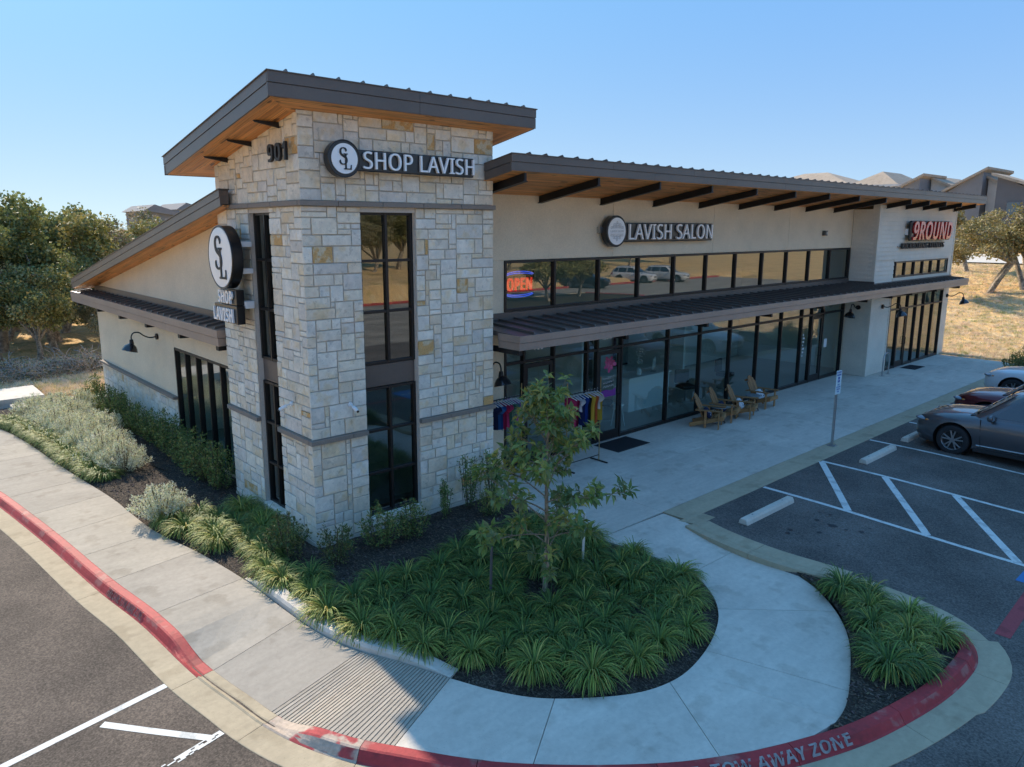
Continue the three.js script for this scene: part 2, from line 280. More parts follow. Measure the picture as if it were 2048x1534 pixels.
struct('far_parking', grid(-12, 76, 20.004, 37, 2, 1, yA), M.asphaltFar).userData.label = 'far parking bays with asphalt lightened to mirror brightly in the windows';

// --- curves measured on the ground
const backRaw = [[-9.2, -32], [-6.8, -22], [-4.95, -13.4], [-3.92, -7.3], [-3.83, -6.69], [-3.48, -3.94], [-3.17, -0.99], [-2.97, 0.46], [-2.82, 2.34], [-2.67, 3.25], [-2.58, 3.79], [-2.42, 4.36], [-2.2, 4.86], [-1.99, 5.2], [-1.85, 5.4], [-1.35, 6.1], [-0.62, 6.85], [0.26, 7.57], [0.73, 7.86], [1.16, 8.09], [2.06, 8.46], [2.67, 8.64], [3.8, 8.85], [4.6, 8.9], [5.08, 8.86], [5.46, 8.68], [5.76, 8.3], [5.90, 7.8], [5.95, 7.2], [5.92, 6.5], [5.84, 5.73], [5.84, 5.05], [5.92, 4.3], [6.06, 3.72]];
const back = curve2(backRaw.map(([x, z]) => lift(x, z, yA(x, z) + 0.13)), 420);
const island = [...back, [6.3, 3.2], [4.2, 0], [0, 0], [0, -32]];
struct('drive_apron', grid(-1.5, 6.2, 4.5, 10.0, 0.25, 0.25, (x, z) => inside(island, x, z) && edgeDist(back, x, z) > 0.02 ? yA(x, z) - 0.3 : yA(x, z)), M.asphalt).userData.label = 'asphalt around the rounded kerb end';
const nearest = (c, p) => { let b = 0, m = 1e9; c.forEach((q, i) => { const d = Math.hypot(q[0] - p[0], q[1] - p[1]); if (d < m) { m = d; b = i; } }); return b; };
const kerbRise = (z, x) => { // height of the kerb top above the gutter
  if (x < -1.2) return 0.135 * (1 - smooth(1.2, 2.0, z) * (1 - smooth(3.75, 4.5, z))) + 0.008;
  if (x > 5.2) return lerp(0.135, 0.03, smooth(8.75, 8.0, z));
  return 0.135;
};
// sweep a cross-section [[offset,y]...] along a polyline (offset measured to the outer side)
function sweep(pts, i0, i1, section, trim = 0.004) {
  const rows = [], n = i1 - i0;
  for (let k = 0; k <= n; k++) {
    const i = i0 + k, a = pts[Math.max(0, i - 1)], b = pts[Math.min(pts.length - 1, i + 1)], l = Math.hypot(b[0] - a[0], b[1] - a[1]), t = [(b[0] - a[0]) / l, (b[1] - a[1]) / l], nrm = [-t[1], t[0]];
    const sft = k === 0 ? trim : k === n ? -trim : 0; const p = [pts[i][0] + t[0] * sft, pts[i][1] + t[1] * sft];
    rows.push(section(p[0], p[1], i).map(([o, y]) => [p[0] + nrm[0] * o, y, p[1] + nrm[1] * o]));
  }
  const pos = [], uv = [], quad = (a, b, c, d, ua, ub) => { pos.push(...a, ...b, ...c, ...a, ...c, ...d); uv.push(...ua, 0, 0, 0, 0, ...ua, 0, 0, 0, 0); };
  let s = 0; const m = rows[0].length;
  for (let k = 0; k < n; k++) for (let j = 0; j < m - 1; j++) quad(rows[k][j], rows[k][j + 1], rows[k + 1][j + 1], rows[k + 1][j], [0, 0]);
  for (const [R, f] of [[rows[0], 1], [rows[n], 0]]) for (let j = 1; j < m - 1; j++) f ? pos.push(...R[0], ...R[j + 1], ...R[j]) : pos.push(...R[0], ...R[j], ...R[j + 1]);
  const g = new THREE.BufferGeometry(); g.setAttribute('position', new THREE.Float32BufferAttribute(pos, 3)); g.computeVertexNormals(); return mUV(g);
}
{ // kerb and gutter, cast in lengths with joints between them
  const kerb = structGroup('kerb', 'concrete kerb and gutter along street and rounded end');
  const J = [[-9.0, -31.4], [-7.6, -25.4], [-6.25, -19.4], [-5.3, -15.0], [-4.6, -11.2], [-4.05, -8.2], [-3.85, -6.75], [-3.48, -3.94], [-3.2, -1.0], [-2.82, 2.3], [-2.63, 3.66], [-2.17, 4.95], [-1.35, 6.2], [0.1, 7.55], [1.45, 8.3], [3.0, 8.85], [4.75, 9.05], [5.6, 8.75], [5.98, 6.9], [5.84, 5.3], [6.06, 3.72]].map((p) => nearest(back, p));
  for (let k = 0; k < J.length - 1; k++) {
    const i0 = J[k], i1 = J[k + 1]; if (i1 - i0 < 2) continue;
    const mid = back[(i0 + i1) >> 1], red = (mid[0] < -2.8 && mid[1] < 2.2) || (mid[0] > -2.3 && mid[1] > 5.2 && mid[0] < 5.75 && (mid[0] < 5 || mid[1] > 7)), worn = k === 10;
    const gap = (x, z, i) => { const h = kerbRise(z, x), b = yA(x, z) + 0.002, w = x > 5.3 ? 0.06 : 0; return { h, b, w }; };
    const isLot = mid[0] > 5.7, p = grp('kerb_length', kerb);
    // painted upper part: top and face
    if (!isLot) mesh('kerb_stone', sweep(back, i0, i1, (x, z) => { const { h, b } = gap(x, z); return [[0, -0.5], [0, b + h - 0.008], [0.012, b + h], [0.125, b + h - 0.002], [0.15, b + h - 0.014], [0.185, b + h * 0.55], [0.215, b + 0.028], [0.235, b + 0.014], [0.25, -0.5]]; }), red ? M.kerbRed : worn ? M.kerbWorn : M.kerb, p);
    else mesh('kerb_stone', sweep(back, i0, i1, (x, z) => { const t = Math.max(yA(x, z) + 0.012, walkY(4, z) + 0.10 * smooth(3.6, 5.2, z)); const tt = lerp(t, yA(x, z) + 0.03, smooth(7.4, 8.6, z)); return [[-0.02, -0.5], [-0.012, tt - 0.01], [0.0, tt], [0.24, yA(x, z) + 0.014], [0.25, -0.5]]; }), M.kerb, p);
    mesh('gutter', sweep(back, i0, i1, (x, z) => { const { b } = gap(x, z), w = isLot ? 0.50 : x > 4 ? 0.62 : 0.58; return [[0.236, -0.5], [0.236, b + 0.012], [w - 0.01, b + 0.006], [w, b + 0.002], [w, -0.5]]; }), M.kerb, p);
  }
}
// --- paving slabs between two curves
function slab(inn, out, yi, yo, nT, mat, parent, name = 'paving_slab', gap = 0.005) {
  const nS = inn.length - 1, top = [], P = (k, t) => { const a = inn[k], b = out[k]; return [lerp(a[0], b[0], t), lerp(yi(a[0], a[1]), yo(b[0], b[1]), t), lerp(a[1], b[1], t)]; };
  for (let k = 0; k <= nS; k++) {
    const row = []; for (let j = 0; j <= nT; j++) { const q = P(k, j / nT); if (k === 0 || k === nS) { const o = P(k === 0 ? 1 : nS - 1, j / nT), l = Math.hypot(o[0] - q[0], o[2] - q[2]) || 1; q[0] += (o[0] - q[0]) / l * gap; q[2] += (o[2] - q[2]) / l * gap; } row.push(q); } top.push(row);
  }
  const pos = []; const tri = (a, b, c) => pos.push(...a, ...b, ...c), dn = (p) => [p[0], p[1] - 0.5, p[2]];
  for (let k = 0; k < nS; k++) for (let j = 0; j < nT; j++) { const a = top[k][j], b = top[k + 1][j], c = top[k + 1][j + 1], d = top[k][j + 1]; tri(a, b, c); tri(a, c, d); }
  const side = (a, b) => { tri(a, dn(a), dn(b)); tri(a, dn(b), b); };
  for (let k = 0; k < nS; k++) { side(top[k][0], top[k + 1][0]); side(top[k + 1][nT], top[k][nT]); }
  for (let j = 0; j < nT; j++) { side(top[0][j + 1], top[0][j]); side(top[nS][j], top[nS][j + 1]); }
  const g = new THREE.BufferGeometry(); g.setAttribute('position', new THREE.Float32BufferAttribute(pos, 3)); g.computeVertexNormals();
  // make sure the top faces up
  const n = g.attributes.normal; if (n.getY(0) < 0) { for (let i = 0; i < pos.length; i += 9) for (let q = 0; q < 3; q++) { const t = pos[i + 3 + q]; pos[i + 3 + q] = pos[i + 6 + q]; pos[i + 6 + q] = t; } g.setAttribute('position', new THREE.Float32BufferAttribute(pos, 3)); g.computeVertexNormals(); }
  return mesh(name, mUV(g, rr(0, 3), rr(0, 3)), mat, parent);
}
const sub = (c, i0, i1, n) => { const o = []; for (let k = 0; k <= n; k++) { const f = lerp(i0, i1, k / n), i = Math.min(c.length - 2, Math.floor(f)), t = f - i; o.push([lerp(c[i][0], c[i + 1][0], t), lerp(c[i][1], c[i + 1][1], t)]); } return o; };
const streetEdge = curve2(liftW([[-9.0, -32], [-6.4, -23.5], [-4.4, -18.0], [-3.11, -13.41], [-2.81, -11.55], [-2.56, -8.74], [-2.4, -7.18], [-2.17, -5.07], [-2.12, -4.0], [-2.05, -2.85], [-1.93, -2.1], [-1.76, -1.29], [-1.55, 0.3], [-1.5, 1.4], [-1.43, 2.47], [-1.25, 3.33], [-0.96, 3.94], [-0.65, 4.75]]), 420);
const pathInner = curve2(liftW([[-0.65, 4.75], [-0.39, 5.32], [-0.08, 5.79], [0.47, 6.26], [0.97, 6.56], [1.42, 6.68], [1.86, 6.68], [2.69, 6.48], [3.44, 6.11], [3.95, 5.6], [4.22, 5.05], [4.25, 4.4], [4.18, 3.7], [4.09, 3.15]]), 300);
const bulbEdge = curve2([[2.02, 8.46], [2.2, 8.46], [2.53, 8.41], [2.94, 8.28], [3.73, 7.96], [4.06, 7.8], [4.46, 7.55], [4.89, 7.18], [5.28, 6.71], [5.48, 6.32], [5.74, 5.75]].map(([x, z]) => lift(x, z, walkY(x, z))), 200);
const kerbTop = (x, z) => yA(x, z) + kerbRise(z, x);
const outerY = (x, z) => (x < -1.2 || (z > 6 && x < 2.4) ? kerbTop(x, z) - 0.004 : walkY(x, z));
{ // street sidewalk
  const walk = structGroup('sidewalk', 'pale concrete sidewalk along the street');
  const js = [-31, -28.5, -26, -23.5, -21, -18.8, -16.6, -14.6, -12.9, -11.3, -9.8, -8.3, -6.85, -5.4, -3.95, -2.55, -1.2, 0.37, 2.1, 3.42];
  for (let k = 0; k < js.length - 1; k++) {
    const at = (c, z) => { let b = 0, m = 1e9; c.forEach((q, i) => { if (q[0] < 0 && Math.abs(q[1] - z) < m) { m = Math.abs(q[1] - z); b = i; } }); return b; };
    const skew = 0.10; const a0 = at(streetEdge, js[k] - skew), a1 = at(streetEdge, js[k + 1] - skew), b0 = at(back, js[k] + 0.14), b1 = at(back, js[k + 1] + 0.14), n = 6;
    slab(sub(streetEdge, a0, a1, n), sub(back, b0, b1, n), walkY, outerY, 4, pick([M.walkSunToned, M.walkSunToned2, M.walkSunToned]), walk);
  }
  // grooved ramp by the kerb: ribs on a recessed slab
  const atZ = (c, z) => { let b = 0, m = 1e9; c.forEach((q, i) => { if (q[0] < 0 && Math.abs(q[1] - z) < m) { m = Math.abs(q[1] - z); b = i; } }); return b; };
  const a0 = atZ(streetEdge, 3.32), a1 = streetEdge.length - 1, b0 = atZ(back, 3.56), b1 = nearest(back, lift(-1.84, 5.38, -0.1));
  const ramp = structGroup('grooved_ramp', 'grooved concrete ramp slab half in sun');
  slab(sub(streetEdge, a0, a1, 8), sub(back, b0, b1, 8), (x, z) => walkY(x, z) - 0.014, (x, z) => outerY(x, z) - 0.014, 3, M.walkSunToned2, ramp, 'ramp_bed');
  const nr = 30;
  for (let k = 0; k < nr; k++) slab(sub(streetEdge, lerp(a0, a1, k / nr), lerp(a0, a1, (k + 1) / nr), 2), sub(back, lerp(b0, b1, k / nr), lerp(b0, b1, (k + 1) / nr), 2), walkY, outerY, 3, M.walkSunToned, ramp, 'ramp_rib', 0.0085);
}
{ // curved path round the planting bed
  const path = structGroup('curved_path', 'pale concrete path curving round the planting bed');
  const pairs = [[[-0.65, 4.75], [-1.84, 5.38]], [[0.08, 5.93], [-0.89, 6.61]], [[1.42, 6.68], [0.74, 7.85]], [[2.39, 6.6], [2.94, 8.28]], [[3.51, 6.06], [4.74, 7.24]], [[4.2, 5.11], [5.68, 5.14]], [[4.09, 3.15], [6.03, 3.2]]];
  const outer = [...back.slice(nearest(back, lift(-1.84, 5.38, -0.1)), nearest(back, lift(2.0, 8.44, -0.1))), ...bulbEdge.slice(4), ...curve2([[5.78, 5.72], [5.80, 5.1], [5.88, 4.3], [6.02, 3.72], [6.03, 3.16]], 60).slice(1)];
  for (let k = 0; k < pairs.length - 1; k++) {
    const f = (p) => lift(p[0], p[1], walkY(p[0], p[1])); const a0 = nearest(pathInner, f(pairs[k][0])), a1 = nearest(pathInner, f(pairs[k + 1][0])), b0 = nearest(outer, f(pairs[k][1])), b1 = nearest(outer, f(pairs[k + 1][1]));
    slab(sub(pathInner, a0, a1, 14), sub(outer, b0, b1, 14), walkY, outerY, 6, pick([M.walk, M.walk2, M.walk3]), path);
  }
}
{ // sub-base seen in the open joints
  struct('joint_bed', merge([mUV(sheet([[4.0, -1.0], [31.6, -1.0], [31.6, 3.7], [6.4, 3.7], [6.2, 3.2], [4.0, 3.2]], -0.03))]), M.joint);
  const walk = structGroup('shop_walk', 'broad concrete walk in front of the shop windows');
  const xs = [4.215, 6.1, 9.2, 12.3, 15.4, 18.5, 21.6, 24.7, 27.8, 31.6];
  for (let k = 0; k < xs.length - 1; k++) for (const [z0, z1] of [[-1.16, 1.1], [1.1, 3.14]]) {
    const g = 0.005, x0 = xs[k] + g, x1 = xs[k + 1] - g; if (k === 0 && z1 > 3) { mesh('paving_slab', prism([[4.16, z0 + g], [x1, z0 + g], [x1, z1], [4.12, z1]], -0.4, 0, 0.004), pick([M.walk, M.walk2]), walk); continue; }
    mesh('paving_slab', prism([[x0, z0 + g], [x1, z0 + g], [x1, z1 - g], [x0, z1 - g]], -0.4, 0, 0.004), pick([M.walk, M.walk2, M.walk3]), walk);
  }
  const fl = structGroup('flush_kerb', 'flush concrete kerb strip between walk and parking');
  for (let x = 6.06; x < 28; x += 3.05) mesh('kerb_length', prism([[x === 6.06 ? 6.10 : x + 0.004, 3.146], [Math.min(x + 3.046, 28.2), 3.146], [Math.min(x + 3.046, 28.2), 3.73], [x === 6.06 ? 6.12 : x + 0.004, 3.73]], -0.4, 0.001, 0.005), M.kerb, fl);
}
struct('kerb_corner', prism([[5.96, 3.62], [6.66, 3.736], [6.66, 4.02], [6.1, 4.02]], -0.4, -0.003, 0.004), M.kerb).userData.label = 'concrete corner piece between flush kerb and path kerb';
{ // small edging kerb between bed and ramp
  const c = curve2(liftW([[-1.53, 0.32], [-1.49, 1.0], [-1.45, 1.9], [-1.40, 2.6], [-1.22, 3.33], [-0.95, 3.94], [-0.72, 4.5], [-0.64, 4.74]]), 60);
  const e = structGroup('edging_kerb', 'low concrete edging kerb along the planting bed');
  for (let k = 0; k < 3; k++) mesh('edging_length', sweep(c, k * 20, k * 20 + 20, (x, z, i) => { const b = walkY(x, z), h = 0.10 * smooth(0, 8, i) * (1 - smooth(50, 60, i)) + 0.006, w = 0.05 + 0.16 * smooth(0, 10, i); return [[0.0, b - 0.3], [0.0, b + h * 0.6], [-0.03, b + h], [-w, b + h + 0.004], [-w - 0.01, b - 0.3]]; }, 0.003), M.walk3, e);
}
// --- planting beds
const tuck = (pts, d) => pts;
const bedPoly = [...streetEdge.filter((p) => p[1] > -16.2), ...pathInner.slice(2), [4.22, 3.0], [4.2, 0.0], [0.1, 0.0], [0.1, -3.7], [0.37, -3.75], [0.37, -16.2]];
const bulbPoly = [...bulbEdge, [5.85, 5.0], [5.88, 5.0], [5.9, 5.6], ...back.slice(nearest(back, [2.05, 8.5]), nearest(back, [5.95, 6.0])).reverse()];
const bedY = (x, z) => { const d = edgeDist(bedPoly, x, z); return walkY(x, z) - 0.035 + 0.075 * smooth(0, 0.5, d) + 0.05 * fbm(x * 1.3, z * 1.3, 5) + (x > -0.2 && z < 1 ? 0.0 : 0); };
const bulbY = (x, z) => -0.045 + 0.06 * smooth(0, 0.5, edgeDist(bulbPoly, x, z)) + 0.03 * fbm(x * 1.7, z * 1.7, 8);
function bed(name, poly, fy, st, label) { // grid clipped to the polygon
  let x0 = 1e9, x1 = -1e9, z0 = 1e9, z1 = -1e9; for (const [x, z] of poly) { x0 = Math.min(x0, x); x1 = Math.max(x1, x); z0 = Math.min(z0, z); z1 = Math.max(z1, z); }
  const g = new THREE.ShapeGeometry(new THREE.Shape(poly.map(([x, z]) => new THREE.Vector2(x, -z)))); g.rotateX(-Math.PI / 2);
  const pos = [], P = g.attributes.position, I = g.index.array, cut = (a, b, c, d) => { const l = Math.max(a.distanceTo(b), b.distanceTo(c), c.distanceTo(a)); if (l > st && d < 9) { const ab = a.distanceTo(b), bc = b.distanceTo(c), ca = c.distanceTo(a); let m; if (ab >= bc && ab >= ca) { m = a.clone().add(b).multiplyScalar(0.5); cut(a, m, c, d + 1); cut(m, b, c, d + 1); } else if (bc >= ca) { m = b.clone().add(c).multiplyScalar(0.5); cut(a, b, m, d + 1); cut(a, m, c, d + 1); } else { m = c.clone().add(a).multiplyScalar(0.5); cut(a, b, m, d + 1); cut(m, b, c, d + 1); } } else for (const q of [a, b, c]) pos.push(q.x, fy(q.x, q.z), q.z); };
  for (let i = 0; i < I.length; i += 3) cut(V().fromBufferAttribute(P, I[i]), V().fromBufferAttribute(P, I[i + 1]), V().fromBufferAttribute(P, I[i + 2]), 0);
  const q = new THREE.BufferGeometry(); q.setAttribute('position', new THREE.Float32BufferAttribute(pos, 3)); const w = mergeVertices(q, 1e-4); w.computeVertexNormals();
  struct(name, mUV(w), M.mulch).userData.label = label;
}
bed('mulch_bed', bedPoly, bedY, 0.45, 'dark bark mulch planting bed around the stone tower');
bed('mulch_bed', bulbPoly, bulbY, 0.35, 'dark mulch bed inside the red rounded kerb');
{ // loose bark chips
  const g = new THREE.BoxGeometry(0.045, 0.008, 0.016), n = 9000, im = new THREE.InstancedMesh(g, std({ color: lin(1, 1, 1), roughness: 1 }), n), o = new THREE.Object3D(), c = new THREE.Color(); let k = 0;
  reseed(77);
  for (let t = 0; t < 60000 && k < n; t++) {
    const bulb = rnd() < 0.16, x = bulb ? rr(1.8, 6) : rr(-3.4, 4.2), z = bulb ? rr(5.2, 9) : rr(-16, 6.8); if (!inside(bulb ? bulbPoly : bedPoly, x, z)) continue;
    o.position.set(x, (bulb ? bulbY(x, z) : bedY(x, z)) + 0.006, z); o.rotation.set(rr(-0.5, 0.5), rr(0, 6.3), rr(-0.5, 0.5)); o.scale.set(rr(0.5, 1.5), 1, rr(0.5, 1.6)); o.updateMatrix(); im.setMatrixAt(k, o.matrix);
    const w = rr(0.03, 0.17); c.setRGB(w, w * rr(0.66, 0.85), w * rr(0.45, 0.7)); im.setColorAt(k, c); k++;
  }
  im.count = k; im.name = 'bark_chips'; im.userData = { kind: 'stuff', label: 'loose bark chips scattered over the planting beds', category: 'mulch' }; scene.add(im);
}
// --- painted markings
function stripe(name, a, b, w, mat, label, worn = 0) {
  const dx = b[0] - a[0], dz = b[1] - a[1], l = Math.hypot(dx, dz), nx = -dz / l * w / 2, nz = dx / l * w / 2, pos = [], n = Math.max(2, Math.ceil(l / (worn ? 0.05 : 0.3)));
  for (let i = 0; i < n; i++) {
    const cross = worn ? 5 : 1;
    for (let j = 0; j < cross; j++) {
      if (worn && rnd() < worn * (0.25 + smooth(0.0, 0.35, i / n)) && fbm(i * 0.17, j * 0.4, 2) > -0.05) continue;
      const P = (t, s) => { const x = a[0] + dx * t + nx * s, z = a[1] + dz * t + nz * s; return [x, yA(x, z) + 0.005, z]; }, t0 = i / n, t1 = (i + 1) / n, s0 = -1 + 2 * j / cross, s1 = -1 + 2 * (j + 1) / cross;
      const A = P(t0, s0), B = P(t1, s0), C = P(t1, s1), D = P(t0, s1); pos.push(...A, ...C, ...B, ...A, ...D, ...C);
    }
  }
  const g = new THREE.BufferGeometry(); g.setAttribute('position', new THREE.Float32BufferAttribute(pos, 3)); g.computeVertexNormals(); const m = struct(name, mUV(g), mat); m.userData.label = label; return m;
}
const dropped = (p) => lift(p[0], p[1], yA(p[0], p[1]) + 0.0);
stripe('parking_line', [9.02, 3.76], [9.02, 9.3], 0.11, M.paint, 'white stall line between first bay and hatched aisle');
stripe('parking_line', [11.85, 3.76], [11.85, 9.3], 0.11, M.paint, 'white stall line on the far side of the hatched aisle');
for (const [k, x] of [14.7, 17.53, 20.36, 23.2].entries()) stripe('parking_line', [x, 3.76], [x, 9.3], 0.10, M.paint, ['white stall line beside the grey car', 'white stall line past the grey car', 'white stall line past the maroon car', 'white stall line beyond the white car'][k]);
for (const [k, z] of [3.78, 5.28, 6.76].entries()) stripe('hatch_stripe', [11.8, z], [9.07, z + 1.83], 0.15, M.paint, ['nearest the walk of the three white hatch stripes', 'middle one of the three white hatch stripes', 'farthest from the walk of the three white hatch stripes'][k]);
stripe('street_line', [-5.6, 2.56], [-3.36, 2.17], 0.10, M.paint, 'long white line meeting the street gutter');
stripe('street_line', [-4.2, 2.45], [-3.28, 3.55], 0.10, M.paint, 'slanting white line between two street lines');
stripe('street_line', [-3.15, 3.52], [-4.6, 3.85], 0.10, M.paint, 'worn flaking white line on the street', 0.55);
stripe('fire_lane_stripe', dropped([5.86, 9.17]), [9.0, 9.02], 0.20, M.paintRed, 'faded red fire lane stripe on the asphalt');
for (const [k, [x, z]] of [[13.6, 8.05], [8.9, 8.95]].entries()) { // blue painted squares
  const g = grid(x - 0.65, x + 0.65, z - 0.2, z + 1.1, 0.3, 0.3, (a, b) => yA(a, b) + 0.006); struct('disabled_bay_square', g, M.paintBlue).userData.label = k ? 'blue painted square at the picture edge below the hatching' : 'blue painted square in the bay behind the hatching';
  const y = yA(x, z + 0.45) + 0.012, flat = (q) => { q.rotateX(-Math.PI / 2); q.rotateY(Math.PI / 2); q.translate(x, y, z + 0.45); return mUV(q); }, strip = (a, b, w) => { const dx = b[0] - a[0], dy = b[1] - a[1], l = Math.hypot(dx, dy), q = new THREE.PlaneGeometry(l, w); q.rotateZ(Math.atan2(dy, dx)); q.translate((a[0] + b[0]) / 2, (a[1] + b[1]) / 2, 0); return q; };
  struct('wheelchair_symbol', merge([flat(new THREE.RingGeometry(0.20, 0.27, 24, 1, 2.2, 4.3)), flat(new THREE.CircleGeometry(0.075, 14).translate(-0.08, 0.46, 0)), flat(strip([-0.07, 0.36], [-0.04, 0.05], 0.08)), flat(strip([-0.06, 0.22], [0.14, 0.22], 0.06)), flat(strip([-0.04, 0.06], [0.18, 0.06], 0.07)), flat(strip([0.18, 0.06], [0.30, -0.24], 0.07))]), M.paint).userData.label = k ? 'white wheelchair symbol on the blue square below the hatching' : 'white wheelchair symbol on the blue square behind the hatching';
}
{ // oil drips in the first bay
  reseed(9); const gs = []; for (let i = 0; i < 16; i++) { const x = i ? rr(7.0, 8.7) : 8.05, z = i ? rr(5.2, 6.4) : 5.75, r = i ? rr(0.015, 0.06) : 0.10, s = new THREE.CircleGeometry(r, 9); s.rotateX(-Math.PI / 2); const p = s.attributes.position; for (let q = 1; q < p.count; q++) { const f = rr(0.7, 1.25); p.setXYZ(q, p.getX(q) * f, 0, p.getZ(q) * f); } s.translate(x, yA(x, z) + 0.004, z); gs.push(s); }
  const m = solo('oil_drips', mUV(merge(gs)), std({ color: lin(0.015, 0.015, 0.017), roughness: 0.5 }), 'dark oil drips on the asphalt of the first bay', 'stain'); m.userData.kind = 'stuff';
}
// stencilled kerb lettering, laid on the sloping kerb face
function kerbText(str, i0, i1, h0, h1, mat, label) {
  const L = i1 - i0, g = text(str, 'sans_bold', 1, 1, 0.0001), p = g.attributes.position;
  for (let k = 0; k < p.count; k++) {
    const f = i0 + L * p.getX(k), i = Math.min(back.length - 2, Math.max(1, Math.floor(f))), t = f - i, a = back[i], b = back[i + 1], l = Math.hypot(b[0] - a[0], b[1] - a[1]), n = [-(b[1] - a[1]) / l, (b[0] - a[0]) / l], x = lerp(a[0], b[0], t), z = lerp(a[1], b[1], t), v = lerp(h0, h1, p.getY(k));
    const h = kerbRise(z, x), y0 = yA(x, z), sec = [[0.215, y0 + 0.030], [0.185, y0 + 0.002 + h * 0.55], [0.15, y0 + h - 0.012], [0.125, y0 + h], [0.02, y0 + h + 0.002]], s = v * 4, q = Math.min(3, Math.floor(s)), w = s - q;
    const off = lerp(sec[q][0], sec[q + 1][0], w) + 0.010, y = lerp(sec[q][1], sec[q + 1][1], w) + 0.012; p.setXYZ(k, x + n[0] * off, y, z + n[1] * off);
  }
  g.computeVertexNormals(); const m = struct('kerb_lettering', mUV(g), mat); m.userData.label = label;
}
const stencil = std({ color: lin(0.72, 0.68, 0.66), map: paintTex, roughness: 0.85 });
kerbText('FIRE LANE  TOW AWAY ZONE', nearest(back, lift(-0.35, 7.0, -0.05)), nearest(back, lift(2.22, 8.52, -0.05)), 0.06, 0.80, stencil, 'white stencilled tow away lettering on the red rounded kerb');
kerbText('FIRE LANE TOW AWAY ZONE', nearest(back, lift(-3.16, -0.85, 0)), nearest(back, lift(-2.98, 0.45, 0)), 0.02, 0.62, std({ color: lin(0.42, 0.32, 0.31), roughness: 0.9, map: paintTex }), 'worn stencilled lettering on the red street kerb');
// concrete pad and strip behind the beds
struct('far_driveway', grid(57, 74, -40, 8, 1, 1, (x, z) => hill(x, z) + 0.10), M.walk3).userData.label = 'pale sunlit driveway beyond the oaks on the lawn';
struct('concrete_pad', bx(-5.2, -0.3, -19.0, -1.35, 0.16, -16.9, 0.01), M.walk3).userData.label = 'raised concrete pad at the edge of the woods';
struct('back_walk', bx(-2.4, -0.4, -16.75, 3.5, 0.012, -15.95, 0.008), M.walk).userData.label = 'narrow concrete strip behind the planting bed';
// ---------------------------------------------------------------- the shop building
const B = thing('retail_building', 'single storey shop building with pale limestone corner tower and slanted roofs', 'building');
const SL = 0.178, tTop = (z) => 8.07 + SL * (z - 0.49), mTop = (z) => 7.13 + SL * (z - 0.89);
const TF = 0.37, MF = 0.32; // fascia depths
// --- limestone facing: random ashlar in a rectangle, u along the wall, v up
reseed(4242);
const stones = [];
function ashlar(u0, u1, v0, v1, place, cell = 0.098) {
  const nu = Math.max(2, Math.round((u1 - u0) / cell)), nv = Math.max(1, Math.round((v1 - v0) / cell)), cu = (u1 - u0) / nu, cv = (v1 - v0) / nv, g = new Uint8Array(nu * nv);
  const ju = [...Array(nu + 1)].map((_, i) => (i === 0 || i === nu ? 0 : rr(-0.012, 0.012)));
  for (let j = 0; j < nv; j++) for (let i = 0; i < nu; i++) {
    if (g[j * nu + i]) continue;
    let h = pick([1, 2, 2, 2, 3, 3, 2]), w = pick([2, 3, 3, 4, 4, 5, 5, 6, 7]); if (h === 1) w = pick([2, 3, 3, 4, 5]); h = Math.min(h, nv - j);
    let m = 0; while (i + m < nu && !g[j * nu + i + m] && m < w) m++; w = m; if (nu - (i + w) === 1 && !g[j * nu + i + w]) w++;
    let ok = h; for (let b = 1; b < h; b++) for (let a = 0; a < w; a++) if (g[(j + b) * nu + i + a]) ok = Math.min(ok, b); h = ok;
    for (let b = 0; b < h; b++) for (let a = 0; a < w; a++) g[(j + b) * nu + i + a] = 1;
    stones.push({ u0: u0 + i * cu + ju[i], u1: u0 + (i + w) * cu + ju[i + w], v0: v0 + j * cv, v1: v0 + (j + h) * cv, place, r: rnd(), s: Math.floor(rnd() * 1e6) });
  }
}
function stoneGeo(s) { // face proud of the mortar, edges eased and a little uneven
  reseed(s.s + 5); const gap = 0.005, w = s.u1 - s.u0 - 2 * gap, h = s.v1 - s.v0 - 2 * gap, d = rr(0.022, 0.034), e = 0.008, pos = [];
  const nx = w > 0.45 ? 4 : 3, ny = h > 0.25 ? 3 : 2, P = [];
  for (let j = -1; j <= ny + 1; j++) { const row = []; for (let i = -1; i <= nx + 1; i++) {
    const ii = clamp(i, 0, nx), jj = clamp(j, 0, ny), rim = i < 0 || j < 0 || i > nx || j > ny, bi = ii === 0 || ii === nx, bj = jj === 0 || jj === ny;
    let x = lerp(e, w - e, ii / nx), y = lerp(e, h - e, jj / ny), z = d + (bi || bj ? rr(-0.005, 0.001) : rr(-0.003, 0.006));
    if (i < 0) x = rr(0, 0.004); if (i > nx) x = w - rr(0, 0.004); if (j < 0) y = rr(0, 0.004); if (j > ny) y = h - rr(0, 0.004); if (rim) z = 0.012; row.push([x + s.u0 + gap, y + s.v0 + gap, z]); } P.push(row); }
  for (let j = 0; j < P.length - 1; j++) for (let i = 0; i < P[0].length - 1; i++) { const a = P[j][i], b = P[j][i + 1], c = P[j + 1][i + 1], q = P[j + 1][i]; pos.push(...a, ...b, ...c, ...a, ...c, ...q); }
  const g = new THREE.BufferGeometry(); g.setAttribute('position', new THREE.Float32BufferAttribute(pos, 3)); const m = toCreasedNormals(g, 0.5); const q = mUV(m, rr(0, 9), rr(0, 9)); q.applyMatrix4(s.place); return q;
}
const onFront = (z) => new THREE.Matrix4().makeTranslation(0, 0, z); // wall facing +z, u = x
const onLeft = (x) => new THREE.Matrix4().makeBasis(V(0, 0, 1), V(0, 1, 0), V(-1, 0, 0)).setPosition(x, 0, 0); // wall facing -x, u = z
